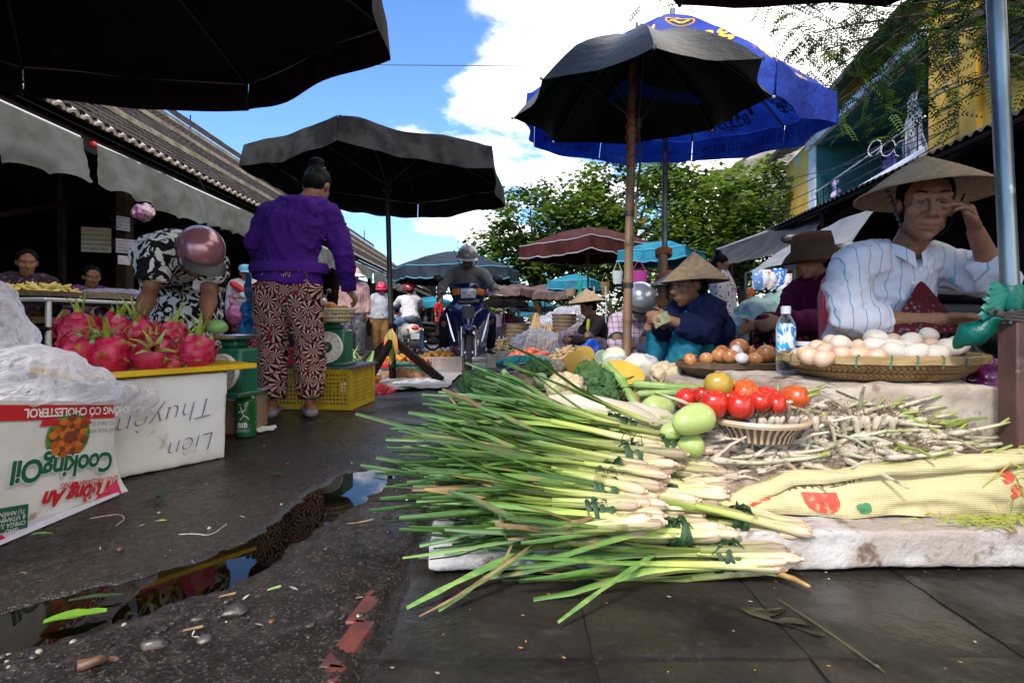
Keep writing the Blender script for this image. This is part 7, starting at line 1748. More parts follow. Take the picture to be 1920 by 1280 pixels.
J={k:V(v)for k,v in dict(pelvis=(-2.08,3.38,.82),waist=(-2.02,3.25,.90),chest=(-1.93,3.06,.945),neckb=(-1.80,2.92,.955),head=(-1.665,2.84,.935),sa=(-1.72,3.06,.90),sb=(-1.885,2.86,.935),ea=(-1.66,2.92,.72),eb=(-1.90,2.80,.73),wa=(-1.545,2.70,.60),wb=(-1.865,2.66,.58),ha=(-2.0,3.42,.80),hb=(-2.15,3.32,.80),ka=(-1.98,3.38,.45),kb=(-2.14,3.28,.45),aa=(-1.98,3.42,.075),ab=(-2.14,3.34,.075),f=(.50,-.42,-.62),u=(.55,-.35,.70),fa=(.6,-1,0),fb=(.6,-1,0),hda=(.25,-.45,-.5),hdb=(.1,-.2,-1)).items()}
M_swirl=pattern('black_white_swirl','swirl',((.62,.62,.62),(.010,.010,.012)),12); M_helmp=mat('metallic_pink',(.36,.16,.19),(.30,.13,.16),rough=.25,metal=.4,coat=.6,scale=3)
bw=person('woman in black and white patterned dress and pink helmet bending over the tray',J,M_swirl,None,M_skind,sleeve=.36,fat=1.30,vox=.011,shoe=M_slip,ease=.022,fa=.010,hem=.5,curl=(.8,.5))
s=MB(); s.tube([J['waist'],J['pelvis']+V((.02,0,-.02)),V((-2.06,3.36,.6)),V((-2.06,3.35,.36))],[(.19,.15),(.235,.18),(.25,.20),(.26,.21)],20,lat=(.8,-.6,0)); solid(s,'skirt',M_swirl,.014,bw,smooth=3,disp=folds(.014,6))
helmet(bw,J,M_helmp,1.0,M_dkgrey,r=.115)
J={k:V(v)for k,v in dict(pelvis=(1.13,3.08,.24),waist=(1.12,3.02,.37),chest=(1.07,2.96,.55),neckb=(1.02,2.92,.675),head=(.955,2.90,.775),sa=(1.045,2.80,.625),sb=(.99,3.08,.64),ea=(.98,2.70,.52),eb=(.87,3.0,.52),wa=(.80,2.70,.585),wb=(.79,2.80,.57),ha=(1.08,2.98,.22),hb=(1.08,3.15,.22),ka=(.925,2.78,.545),kb=(.85,3.05,.56),aa=(.86,2.80,.075),ab=(.82,3.03,.075),f=(-.92,-.30,-.18),u=(-.15,-.05,1),fa=(-1,0,0),fb=(-1,0,0),hda=(-.9,-.1,.2),hdb=(-.8,-.5,.1),pna=(.1,.8,-.3),pnb=(0,-.3,-1)).items()}
M_bluej=cloth('dark_blue_jacket',(.008,.014,.055),(.006,.010,.035)); M_tealt=cloth('teal_silk',(.015,.17,.23),(.01,.12,.19),rough=.5)
cw=person('crouching seller in dark blue jacket, teal trousers and conical hat counting money',J,M_bluej,M_tealt,M_skin,sleeve=.90,leg=.95,fat=1.08,vox=.011,shoe=M_darkshoe,ease=.024,fa=.012,curl=(.9,.8),wide=.015)
face_parts(J,cw); conical_hat(cw,J,V((.995,2.90,.795)),.175,.165,V((-.02,.02,1)))
s=MB(); s.grid(lambda u,v:P(1243,607,2.66)+V((.07*(u-.5)-.02*v,.02*sin(u*4),.05*(v-.5)+.04*u)),8,6); s.single('banknotes',mat('note_paper',(.35,.36,.22),(.22,.26,.14),rough=.7,scale=60),'folded banknotes in the hands of the crouching seller','money')
J={k:V(v)for k,v in dict(pelvis=(1.93,3.18,.36),waist=(1.90,3.15,.50),chest=(1.85,3.10,.685),neckb=(1.80,3.08,.815),head=(1.725,3.06,.935),sa=(1.80,2.93,.76),sb=(1.76,3.24,.77),ea=(1.66,2.82,.575),eb=(1.6,3.15,.57),wa=(1.43,2.83,.575),wb=(1.42,3.1,.56),ha=(1.88,3.08,.34),hb=(1.88,3.28,.34),ka=(1.52,3.0,.50),kb=(1.52,3.25,.50),aa=(1.5,3.0,.075),ab=(1.5,3.25,.075),f=(-.97,-.2,-.12),u=(-.08,0,1),fa=(-1,-.1,0),fb=(-1,0,0),hda=(-.9,0,-.2),hdb=(-.9,0,-.3)).items()}
M_maroon=cloth('maroon_fleece',(.085,.008,.035),(.06,.006,.026)); M_flor=pattern('red_floral','floral',((.014,.010,.012),(.45,.02,.04),(.10,.08,.08)),24)
mw=person('woman in a maroon hoodie, brown bucket hat and floral trousers seated sideways',J,M_maroon,M_flor,M_skin,sleeve=.95,fat=1.12,vox=.012,shoe=M_darkshoe,ease=.022,fa=.012)
hood(mw,J,M_maroon); s=MB(); R3=hrot(J); s.lathe([(.165,-.055),(.135,-.012),(.108,.012),(.104,.05),(.094,.10),(.05,.112),(.0008,.113)],32,hl(J,0,.01,.045),R3,sy=1.08); s.lathe([(.163,-.058),(.128,-.016),(.10,.01)],32,hl(J,0,.01,.043),R3,sy=1.08); s.jit(.008,9,3); s.build('bucket_hat',cloth('brown_hat_cloth',(.034,.017,.010),(.022,.011,.007)),mw,ang=None)
st_=thing('stool','low plastic stool under the woman in maroon','stool',(1.93,3.2,0)); s=MB(); s.box((1.93,3.2,.27),(.3,.3,.03),bev=.01); s.build('seat',M_pink,st_)
for x in(1.81,2.05):
 for y in(3.08,3.32):s=MB(); s.box((x,y,.128),(.03,.03,.255)); s.build('leg',M_pink,st_)
def mask(par,J,m,sc=1.0):s=MB(); R3=hrot(J); s.ell(hl(J,0,-.035,-.055,sc),(.064*sc,.066*sc,.056*sc),R3,14,9); s.build('face_mask',m,par)
def cap(par,J,m,sc=1.0,name='cap',brim=.09):
 R3=hrot(J); s=MB(); s.lathe([(.092*sc,0),(.095*sc,.03*sc),(.08*sc,.07*sc),(.04*sc,.09*sc),(.0008,.093*sc)],22,hl(J,0,.01,.04,sc),R3,sy=1.12)
 s.grid(lambda u,v:hl(J,sin((u-.5)*2.2)*.09,-cos((u-.5)*2.2)*(.10+brim*v)+.01,.043-.02*v,sc),12,4); s.build(name,m,par)
ZG=lambda Y:-.03*max(0,min(Y,30)-5.5)
Jp=place(SQUAT,(1.06,4.62,0),.10,1.0,W_hda=(-.7,-.5,-.2),W_hdb=(.7,-.5,-.2))
M_plaid=pattern('plaid_shirt','plaid',((.45,.40,.48),(.28,.03,.06)),22); M_tealdk=cloth('dark_teal',(.008,.06,.06),(.006,.04,.04))
p=person('crouching woman in a striped shirt and silver helmet behind the bamboo pole',Jp,M_plaid,M_tealdk,M_skin,sleeve=.8,fat=1.1,vox=.014,shoe=M_darkshoe,curl=(.8,.8)); helmet(p,Jp,mat('silver_helmet',(.48,.49,.50),(.40,.41,.42),rough=.25,metal=.5,coat=.5,scale=2),1.0,M_dkgrey,r=.135)
s=MB(); s.lathe([(.14,-.04),(.10,.0),(.075,.02)],20,Jp['neckb'],None); s.jit(.01,12); s.build('scarf',cloth('beige_scarf',(.40,.32,.25)),p)
Jp=place(SQUAT,(1.02,6.3,ZG(6.3)),-pi/2+.2,1.0,head=(0,-.13,.76),neckb=(0,-.07,.64)); p=person('market woman in dark clothes and a conical hat crouching beside the ginger heap',Jp,cloth('black_jacket',(.018,.016,.018)),cloth('purple_grey',(.12,.09,.12)),M_skin,vox=.016,shoe=M_darkshoe); conical_hat(p,Jp,hl(Jp,0,.02,.05),.23,.17,V((-.1,.05,1)))
s=MB(); s.tube([Jp['neckb']+V((-.06,-.08,-.02)),Jp['chest']+V((-.12,-.10,.02)),Jp['waist']+V((-.16,-.10,.06))],[.02,.022,.02],7); s.build('scarf',mat('lime_scarf',(.35,.38,.02),rough=.8),p)
Jp=place(SQUAT,(1.28,4.0,0),-.6,1.0,head=(0,-.10,.79),neckb=(0,-.05,.66)); p=person('seller under a pale worn conical hat half hidden behind the bamboo post',Jp,cloth('blue_grey_shirt',(.10,.13,.22)),cloth('dark_grey_trouser',(.05,.05,.06)),M_skin,vox=.016,shoe=M_darkshoe); conical_hat(p,Jp,hl(Jp,0,.02,.035),.20,.15,V((.05,.02,1)),hat_mat('pale_worn_hat',(.50,.42,.34),(.40,.33,.27)))
Jp=place(STAND,(1.98,5.0,0),pi*.35,.76,W_head=(1.92,4.92,1.09),f=(0,-.8,-.5)); p=person('woman with a reddish bun and white floral blouse standing with her back half turned',Jp,pattern('white_floral','floral',((.62,.58,.56),(.30,.06,.10),(.12,.16,.20)),30),cloth('turquoise',(.02,.25,.30)),M_skin,sleeve=.6,sc=.80,fat=1.15,vox=.016,bun=True,shoe=M_darkshoe)
Jp=place(STAND,(-2.72,9.2,ZG(9.2)),.15,.985); p=person('woman in pale pink sun hat, plaid jacket and patterned mask walking nearer',Jp,pattern('pink_plaid','plaid',((.40,.26,.26),(.20,.10,.11)),26),pattern('grey_print','floral',((.10,.10,.12),(.03,.03,.035),(.22,.22,.25)),16),M_skin,sleeve=.95,fat=1.15,vox=.02,shoe=M_darkshoe); mask(p,Jp,pattern('leopard','floral',((.35,.33,.33),(.02,.02,.02),(.04,.04,.04)),90))
s=MB(); s.lathe([(.20,-.03),(.15,-.005),(.11,.02),(.105,.06),(.07,.11),(.0008,.12)],26,hl(Jp,0,.01,.04),hrot(Jp)); s.build('sun_hat',cloth('pale_pink',(.62,.46,.42)),p)
Jp=place(STAND,(-2.84,11.6,ZG(11.6)),.2,.98); p=person('woman in a light grey hoodie, red helmet and pink mask',Jp,cloth('light_grey',(.40,.43,.48)),cloth('tan_trouser',(.28,.15,.055)),M_skin,fat=1.1,vox=.022,shoe=M_darkshoe,wide=.01); mask(p,Jp,mat('pink_mask',(.65,.06,.30),rough=.8)); helmet(p,Jp,mat('red_helmet',(.50,.02,.05),rough=.25,coat=.5),1.0,r=.125)
Jp=place(STAND,(-2.15,15.8,ZG(15.8)),pi/2-.3,1.02); p=person('person in a red shirt and cap standing sideways by the black parasol',Jp,cloth('red_shirt',(.50,.015,.025)),cloth('black_trouser',(.015,.015,.018)),M_skin,sleeve=.35,vox=.024,shoe=M_darkshoe); cap(p,Jp,cloth('olive_cap',(.10,.09,.05)))
Jp=place(STAND,(-3.35,6.7,-.03),.6,.82,W_ea=(-3.16,6.55,.92),W_wa=(-3.28,6.40,.86),W_hda=(-.5,-.5,.2)); p=person('young woman in a pale blue cap and white top holding a pink bag, half hidden',Jp,cloth('white_jacket',(.6,.58,.58)),pattern('red_dots','floral',((.16,.015,.03),(.5,.4,.4),(.4,.3,.3)),40),M_skin,sc=.85,vox=.018,shoe=M_darkshoe); cap(p,Jp,cloth('pale_blue',(.18,.38,.52)),.85)
s=MB(); s.rtube([Jp['sb']+V((.05,-.1,0)),Jp['chest']+V((.02,-.12,0)),Jp['sa']+V((-.02,-.12,-.05))],[.04,.05,.03],9); s.build('red_scarf',M_cred,p)
blob('plastic_bag','translucent pink bag of fruit held by the young woman in the blue cap','bag',[(P(440,590,6.35),(.10,.08,.11)),(P(436,560,6.35),(.04,.04,.10))],mat('pink_bag',(.55,.20,.38),(.45,.12,.28),rough=.3,thin=.3),.014,.04,10)
for loc,rz,lab,sh in(((-4.55,5.0,.10),.8,'stall woman in dark patterned clothes seated deep in the hall, nearest to the posters',pattern('dark_pattern','floral',((.03,.02,.035),(.15,.10,.15),(.06,.03,.06)),30)),((-4.5,5.7,.02),.9,'stall woman in a violet lace blouse seated at the end of the trays',pattern('violet_lace','floral',((.16,.06,.20),(.30,.2,.34),(.08,.03,.10)),40))):
 Jp=place(SIT,loc,rz,1.0); pv=person(lab,Jp,sh,cloth('dark_skirt',(.02,.018,.02)),M_skind,sleeve=.35,vox=.018,shoe=M_darkshoe)
for(px,Y,h,lab,c1,c2,hat)in((936,23,1.0,'distant person in violet wearing a small conical hat',(.25,.20,.32),(.05,.05,.08),1),(953,21,.95,'distant person in dark red riding towards the viewer',(.16,.03,.05),(.03,.03,.035),0),(973,24,.95,'distant dark haired person standing behind the stacked baskets',(.03,.03,.04),(.10,.12,.2),0),(901,24,.95,'distant person in pale clothes under the teal parasol',(.35,.36,.38),(.06,.06,.08),0)):
 Jp=place(STAND,((px-960)/F*Y,Y,ZG(Y)),.2*(px%5-2),h); p=person(lab,Jp,cloth('far_shirt',c1),cloth('far_trouser',c2),M_skin,vox=.032,hair=not hat)
 if hat:conical_hat(p,Jp,hl(Jp,0,0,.05),.21,.15)
# ------ MOTORBIKES
M_tyre=mat('tyre_rubber',(.012,.012,.013),(.03,.027,.025),rough=.8,scale=40,bump=.4); M_chrome=mat('chrome',(.55,.56,.58),rough=.18,metal=1.0); M_navyb=mat('navy_blue_paint',(.006,.012,.085),(.005,.010,.06),rough=.12,coat=1.0,scale=3); M_bplast=mat('black_plastic',(.014,.014,.016),rough=.4); M_lens=mat('head_lamp_lens',(.60,.62,.65),(.35,.37,.40),rough=.08,scale=30,coat=1); M_amber=mat('amber_lens',(.60,.16,.01),rough=.12,coat=1); M_redl=mat('red_lens',(.5,.01,.01),rough=.12,coat=1)
M_seat=mat('seat_vinyl',(.012,.012,.013),rough=.5); M_wpaint=mat('ivory_paint',(.72,.70,.66),rough=.15,coat=1.0)
def wheel(par,c,r,w=.055,spokes=18,name='wheel',off=V((0,0,0))):
 s=MB(); c=V(c); n=36; Rx=Matrix.Rotation(pi/2,3,'Y')
 s.lathe([(r-.058,-.02),(r-.05,-w*.45),(r-.02,-w*.5),(r-.004,-w*.3),(r,0),(r-.004,w*.3),(r-.02,w*.5),(r-.05,w*.45),(r-.058,.02),(r-.058,-.02)],n,c,Rx)
 wh_=s.build(name,M_tyre,par,w=False)
 s=MB()
 for k in range(40):
  a=2*pi*k/40; q=c+V((0,cos(a)*(r-.002),sin(a)*(r-.002))); d=V((0,-sin(a),cos(a)))
  for sg in(-1,1):s.box(q+V((sg*w*.24,0,0)),(w*.34,.008,.012),Matrix.Rotation(a,3,'X'))
 s.build('tread',M_tyre,wh_,w=False)['kind']='stuff'
 s=MB(); s.lathe([(r-.056,-.026),(r-.068,-.022),(r-.072,0),(r-.068,.022),(r-.056,.026)],n,c,Rx); s.tube([c-V((.05,0,0)),c+V((.05,0,0))],.035,14); s.build('rim',M_chrome,wh_,w=False)
 for k in range(spokes):
  a=2*pi*k/spokes; sg=1 if k%2 else-1; s=MB(); s.tube([c+V((sg*.035,cos(a)*.03,sin(a)*.03)),c+V((0,cos(a+.25)*(r-.07),sin(a+.25)*(r-.07)))],.0028,4); s.build('spoke',M_chrome,wh_,w=False)
 return wh_
def shell(fn,nu,nv,m,name,par,th=.008):
 s=MB(); s.grid(fn,nu,nv); s.grid(lambda u,v:V(fn(u,v))+V((0,th,0)),nu,nv); return s.build(name,m,par,w=False,ang=40)
def underbone(label,loc,rz,paint,simple=False,group=None,lamp=True):
 """small underbone motorbike, local front = -Y, wheels on z = 0"""
 t=thing('motorbike',label,'motorbike',loc,rz,group); R=.285
 wheel(t,(0,-.62,R),R,.062,18 if not simple else 10); wheel(t,(0,.60,R),R,.07,18 if not simple else 10)
 for sg in(-1,1):
  s=MB(); s.tube([(sg*.075,-.62,R-.01),(sg*.075,-.52,.60)],[.024,.019],10); s.tube([(sg*.075,-.62,R-.04),(sg*.075,-.585,.43)],.029,12); s.build('fork_leg',M_chrome if not simple else M_dkgrey,t,w=False)
 s=MB()
 s.grid(lambda u,v:((v-.5)*.15*(1-.15*abs(u-.5)),-.62+cos(lerp(-.4,1.25,u)+pi*.5-.5)*(R+.035-.05*(2*v-1)**2),R+sin(lerp(-.4,1.25,u)+pi*.5-.5)*(R+.035-.05*(2*v-1)**2)),16,9); s.build('front_mudguard',paint,t,w=False)
 s=MB(); s.box((0,-.78,.565),(.15,.10,.05),Matrix.Rotation(.5,3,'X'),bev=.02); s.build('mudguard_cap',paint,t,w=False)
 def cowl(u,v):
  a=(u-.5)*2; h=v; w_=.235*(1-.35*(1-h)**1.3)*(1-.06*h); y=-.60+.10*a*a+.07*h*h+.05*(1-h); z=.86+.155*h+.05*(1-a*a)*(h)-.025*a*a*(1-h)*2+.02*a*a
  return V((a*w_,y,z))
 shell(cowl,19,9,paint,'head_cowl',t,.02)
 s=MB(); s.grid(lambda u,v:cowl(.27+.46*u,.18+.52*v)+V((0,-.013-.02*sin(pi*u)*sin(pi*v),0)),12,7); s.build('head_lamp',M_lens,t,w=False)
 for sg in(0,1):s=MB(); s.grid(lambda u,v:cowl((.06+.19*u)if sg==0 else(.75+.19*u),.42+.34*v)+V((0,-.012-.012*sin(pi*u)*sin(pi*v),0)),7,5); s.build('indicator',M_amber,t,w=False)
 s=MB(); s.box((0,-.50,.855),(.26,.10,.06),bev=.02); s.build('neck_cover',M_bplast,t,w=False)
 s=MB()
 s.tube([(-.36,-.36,.945),(-.25,-.40,.955),(-.1,-.47,.93),(.1,-.47,.93),(.25,-.40,.955),(.36,-.36,.945)],.013,9); s.build('handlebar',M_dkgrey,t,w=False)
 for sg in(-1,1):
  s=MB(); s.tube([(sg*.26,-.395,.953),(sg*.375,-.353,.944)],.019,10); s.build('grip',M_bplast,t,w=False)
  s=MB(); s.tube([(sg*.24,-.43,.945),(sg*.30,-.455,.94),(sg*.39,-.42,.93)],.007,6); s.build('brake_lever',M_chrome,t,w=False)
  if not simple or True:
   s=MB(); s.tube([(sg*.22,-.41,.96),(sg*.27,-.40,1.05),(sg*.31,-.40,1.10)],.006,6); s.ell((sg*.34,-.40,1.13),(.06,.018,.036),None,14,9); s.build('mirror',M_bplast,t,w=False)
 def panel(u,v):
  a=(u-.5)*2; w_=lerp(.10,.225,sst(0,.75,v))*(1-.15*sst(.8,1,v)); y=-.49-.11*(1-a*a)*(1-.4*v)+.03*v; z=lerp(.44,.84,v)+.05*(abs(a))*(1-v); return V((a*w_,y,z))
 shell(panel,15,10,paint,'front_panel',t,.015)
 s=MB(); s.grid(lambda u,v:panel(.34+.32*u,.55+.36*v)+V((0,-.006,0)),8,6); s.build('panel_grille',M_bplast,t,w=False)
 for sg in(-1,1):
  def leg(u,v):a=u; return V((sg*lerp(.10+.06*v,.20+.075*v,a),-.42+.20*a+.04*(1-v),lerp(.22,.78,v)+.04*a*(1-v)))
  s=MB(); s.grid(leg,8,10); s.grid(lambda u,v:leg(u,v)+V((sg*.006,.012,0)),8,10); s.build('leg_shield',paint,t,w=False)
  s=MB(); s.strip([leg(.35+.5*k/6,.30+.60*k/6)+V((0,-.006,0))for k in range(7)],[.02,.03,.035,.03,.025,.02,.01],(1,0,0)); s.build('stripe',M_chrome if not simple else M_cred,t,w=False)
 s=MB(); s.tube([(0,-.45,.80),(0,-.25,.42),(0,.10,.40),(0,.35,.55)],[.05,.06,.07,.09],12); s.box((0,.0,.30),(.20,.36,.20),bev=.05); s.build('engine_frame',M_bplast,t,w=False)
 s=MB(); s.rtube([(0,-.02,.70),(0,.25,.73),(0,.62,.76)],[(.10,.045),(.135,.055),(.11,.045)],14,lat=(1,0,0)); s.build('seat',M_seat,t,w=False)
 s=MB(); s.rtube([(0,.05,.60),(0,.35,.62),(0,.78,.66)],[(.10,.10),(.125,.09),(.07,.045)],14,lat=(1,0,0)); s.build('tail_body',paint,t,w=False)
 s=MB(); s.box((0,.83,.66),(.12,.03,.06),bev=.012); s.build('tail_lamp',M_redl,t,w=False)
 s=MB(); s.grid(lambda u,v:((v-.5)*.16,.60+cos(lerp(2.0,-.4,u))*(R+.04),R+sin(lerp(2.0,-.4,u))*(R+.04)),14,5); s.build('rear_mudguard',M_bplast,t,w=False)
 s=MB(); s.tube([(.12,.05,.25),(.14,.4,.26),(.15,.80,.33)],[.03,.04,.045],12); s.build('exhaust',M_chrome,t,w=False)
 for sg in(-1,1):
  s=MB(); s.tube([(sg*.08,.02,.25),(sg*.30,.02,.25)],.012,7); s.build('foot_peg',M_bplast,t,w=False); s=MB(); s.tube([(sg*.12,.58,R),(sg*.13,.42,.60)],.02,8); s.build('shock_absorber',M_chrome,t,w=False)
 return t
BX,BY,BZ=-.545,6.55,ZG(6.55)-.03
underbone('navy blue underbone motorbike ridden towards the viewer',(BX,BY,BZ),.10,M_navyb)
RJ=dict(SIT,pelvis=(0,.30,.84),waist=(0,.24,.96),chest=(0,.12,1.13),neckb=(0,.05,1.27),head=(0,-.02,1.40),sa=(.19,.06,1.22),sb=(-.19,.06,1.22),ea=(.30,-.10,1.05),eb=(-.30,-.10,1.05),wa=(.325,-.30,.975),wb=(-.325,-.30,.975),ha=(.10,.28,.82),hb=(-.10,.28,.82),ka=(.27,-.14,.66),kb=(-.27,-.14,.64),aa=(.28,.10,.30),ab=(-.28,.10,.30),f=(0,-1,-.30),u=(0,-.25,1),fa=(.2,-1,0),fb=(-.2,-1,0),hda=(.0,-1,-.2),hdb=(.0,-1,-.2),pna=(0,0,-1),pnb=(0,0,-1))
J=place(RJ,(BX,BY,BZ),.10,1.0)
rd=person('motorbike rider in a grey sweater, grey helmet and brown face mask',J,cloth('grey_knit',(.17,.17,.18),(.12,.12,.13),scale=60),cloth('dark_jeans',(.012,.016,.026)),M_skind,sleeve=.96,leg=.98,fat=1.12,vox=.013,shoe=M_darkshoe,ease=.014,fa=.008,curl=(1.1,1.1)); helmet(rd,J,mat('grey_helmet',(.20,.20,.21),rough=.25,coat=.6),1.0,r=.132); mask(rd,J,cloth('brown_mask',(.16,.10,.08)))
def scooter(label,loc,rz,paint):
 t=thing('scooter',label,'scooter',loc,rz); wheel(t,(0,-.62,.23),.23,.09,8); wheel(t,(0,.55,.23),.23,.09,8)
 s=MB(); s.rtube([(0,.02,.52),(0,.35,.55),(0,.75,.56)],[(.15,.16),(.21,.19),(.12,.12)],18,lat=(1,0,0)); s.build('rear_body',paint,t,w=False)
 s=MB(); s.rtube([(0,-.05,.74),(0,.3,.76),(0,.68,.76)],[(.11,.04),(.15,.05),(.13,.04)],14,lat=(1,0,0)); s.build('seat',M_seat,t,w=False)
 s=MB(); s.grid(lambda u,v:((u-.5)*(.42-.1*v),-.48-.12*v+.16*(2*u-1)**2,.28+.60*v),12,10); s.build('leg_shield',paint,t,w=False); s=MB(); s.box((0,-.25,.26),(.32,.5,.05),bev=.02); s.build('floor_board',M_bplast,t,w=False)
 s=MB(); s.ell((0,-.55,.97),(.13,.12,.10),None,16,10); s.build('head_cowl',paint,t,w=False); s=MB(); s.tube([(-.33,-.40,1.0),(-.1,-.5,1.0),(.1,-.5,1.0),(.33,-.40,1.0)],.016,8); s.build('handlebar',M_bplast,t,w=False)
 s=MB(); s.ell((0,.83,.60),(.075,.05,.065),None,14,9); s.build('tail_lamp',M_redl,t,w=False)
 for sg in(-1,1):
  s=MB(); s.ell((sg*.13,.78,.58),(.04,.04,.035),None,10,7); s.build('indicator',M_amber,t,w=False); s=MB(); s.tube([(sg*.22,-.42,1.0),(sg*.3,-.42,1.14)],.007,6); s.ell((sg*.33,-.42,1.18),(.065,.015,.045),None,12,8); s.build('mirror',M_chrome,t,w=False)
 s=MB(); s.grid(lambda u,v:((v-.5)*.2,.55+cos(lerp(1.9,-.2,u))*.29,.25+sin(lerp(1.9,-.2,u))*.29),12,5); s.build('rear_mudguard',M_bplast,t,w=False); s=MB(); s.box((0,.86,.44),(.17,.01,.11),Matrix.Rotation(-.2,3,'X')); s.build('number_plate',M_white,t,w=False); return t
SXc=(-2.22,11.4,ZG(11.4)); scooter('white scooter with a round red tail lamp, seen from behind',SXc,pi+.35,M_wpaint)
J=place(dict(RJ,head=(0,.10,1.42),f=(.3,-1,-.1),u=(0,0,1),neckb=(0,.16,1.28),chest=(0,.2,1.13),sa=(.19,.15,1.22),sb=(-.19,.15,1.22),aa=(.3,.0,.1),ab=(-.3,0,.12)),SXc,pi+.35,.98)
p=person('man in a white short sleeved shirt and black helmet sitting on the white scooter',J,cloth('white_shirt',(.66,.63,.66)),cloth('blue_jeans',(.10,.19,.33)),M_skin,sleeve=.36,fat=1.08,vox=.022,shoe=M_darkshoe,curl=(1,1)); helmet(p,J,mat('black_helmet',(.02,.02,.022),(.35,.03,.04),rough=.2,scale=4,coat=.6),1.0,r=.13)
for k,(x,y,rz,lab,pt)in enumerate(((-3.4,8.3,1.2,'dark motorbike parked behind the woman in the plaid jacket',M_bplast),(-2.0,13.6,2.4,'black motorbike parked right of the white scooter',M_bplast),(-1.75,15.0,.6,'dark motorbike parked near the person in red',M_dkgrey),(-2.7,14.6,-.9,'black motorbike parked behind the scooter rider',M_bplast),(2.0,6.6,-1.2,'dark motorbike parked behind the silver helmet',M_bplast),(2.35,7.6,-.9,'black motorbike parked beneath the maroon parasol',M_dkgrey),(1.7,9.2,2.0,'dark motorbike parked behind the market woman in black',M_bplast))):
 underbone(lab,(x,y,ZG(y)),rz,pt,True,'parked dark motorbikes')
underbone('dark motorbike behind the egg seller whose mirror shows beside the bucket hat',(2.35,3.75,0),-.5,M_bplast,True,'parked dark motorbikes')
underbone('dark motorbike whose mirror shows right of the steel pole',(3.0,2.95,0),.3,M_bplast,True,'parked dark motorbikes')
# ------ STALLS FURTHER DOWN THE STREET
M_bask=mat('grey_bamboo',(.26,.19,.12),(.17,.12,.075),rough=.7,scale=12,sc=(1,1,6),bump=.4); M_stick=mat('pale_stick',(.52,.36,.18),(.40,.26,.12),rough=.7,scale=10)
def stack_basket(label,c,r,h,n):
 t=thing('basket_stack',label,'baskets',c)
 for k in range(n):
  s=MB(); z=h*k/n; s.lathe([(r*.92,z),(r,z+h/n*.8),(r*1.05,z+h/n*.86),(r*1.05,z+h/n*.98),(r*.98,z+h/n*.98)],22,sx=1+.03*sin(k),cap0=True); s.build('basket',M_bask,t,w=False)
Yb=8.6
stack_basket('tall stack of bamboo baskets right of the bundles of sticks',(.82,8.4,ZG(8.4)+.25),.19,.52,9); stack_basket('low stack of bamboo baskets at the left end of the stall',(.10,9.6,ZG(9.6)+.25),.22,.40,6); stack_basket('bamboo baskets hanging behind the stick bundles',(.55,10.5,.35),.2,.35,4)
for k,(px,Y)in enumerate(((1005,8.6),(1028,8.3),(1042,8.2))):
 s=MB(); q=random.Random(k); c=P(px,620,Y); c.z=.12
 for j in range(14):a=2*pi*j/14; s.tube([c+V((cos(a)*.20,sin(a)*.14,0)),c+V((cos(a)*.015,sin(a)*.015,.52-.16*k+q.uniform(-.05,.08)))],.012,5)
 s.single('stick_bundle',M_stick,('tallest','middle','smallest')[k]+' cone of pale bamboo sticks','sticks','cones of bamboo sticks')
blob('plastic_bag','clear bag of goods in front of the stick cones','bag',[(P(1003,640,7.0),(.26,.2,.16)),(P(1025,642,7.0),(.2,.2,.13)),(P(985,645,7.0),(.2,.2,.12))],M_film,.025,.10,6)
blob('plastic_bag','pale pink plastic sheet heap beside the market woman in black','bag',[(P(1075,637,6.6),(.2,.2,.13)),(P(1085,625,6.7),(.14,.15,.13))],film_mat('pinkish_film',(.75,.62,.70),.25),.02,.08,7)
blob('plastic_bag','clear plastic bags piled behind the stick cones','bag',[(P(1065,605,9.0),(.4,.3,.26)),(P(1030,615,9.0),(.3,.3,.2)),(P(1085,600,9.0),(.25,.3,.25))],M_film,.03,.12,5)
crate('white crate full of ginger far left of the stall',(-.13,7.4,ZG(7.4)),(.42,.36,.22),.1,mat('white_crate_b',(.6,.58,.52),rough=.5),nx_=10,nz_=5,bar=.012)
M_ging=mat('ginger',(.46,.34,.17),(.34,.24,.11),rough=.7,var=.25)
def heap_of(label,c,rx,ry,rz,n,r,m,name,cat,seed,el=1.0):
 q=random.Random(seed); s=MB()
 for k in range(n):
  a=k*2.39996; w_=sqrt((k+.5)/n); L=r*q.uniform(.7,1.3)
  s.ell(V(c)+V((cos(a)*w_*rx,sin(a)*w_*ry,rz*(1-w_*w_)+q.uniform(0,r))),(L*el,L*.6,L*.5),Matrix.Rotation(q.uniform(0,6),3,'Z')@Matrix.Rotation(q.uniform(-.8,.8),3,'Y'),7,5)
 return s.single(name,m,label,cat,kind='stuff')
heap_of('heap of ginger roots in the white crate',(-.13,7.4,ZG(7.4)+.2),.19,.16,.13,90,.035,M_ging,'ginger','ginger',2,1.5)
heap_of('heap of pale ginger roots on the dark tray',(.56,5.0,.13),.26,.22,.17,260,.028,M_ging,'ginger','ginger',3,1.8)
s=MB(); s.box((.56,5.0,.06),(.62,.52,.10),bev=.02); s.single('tray',M_dkgrey,'dark tray under the heap of ginger','tray')
crate('black plastic crate with red fruit on its rim',(.17,5.1,0),(.50,.40,.17),0,M_dkgrey,nx_=12,nz_=4,bar=.012)
M_mango=mat('red_fruit',(.50,.035,.03),(.58,.16,.04),rough=.3,scale=4,var=.15); M_tomf=mat('far_tomato',(.55,.09,.02),(.60,.20,.03),rough=.25,var=.2,scale=3)
pile('large red fruit heaped on the black crate',.17,5.1,.20,.20,.15,.08,15,.062,M_mango,'red_fruit','fruit','red fruit on the black crate',3,.75)
pile('small orange tomato spread in front of the black crate',.16,4.55,.04,.24,.16,.05,24,.038,M_tomf,'tomato','tomato','tomatoes before the black crate',5)
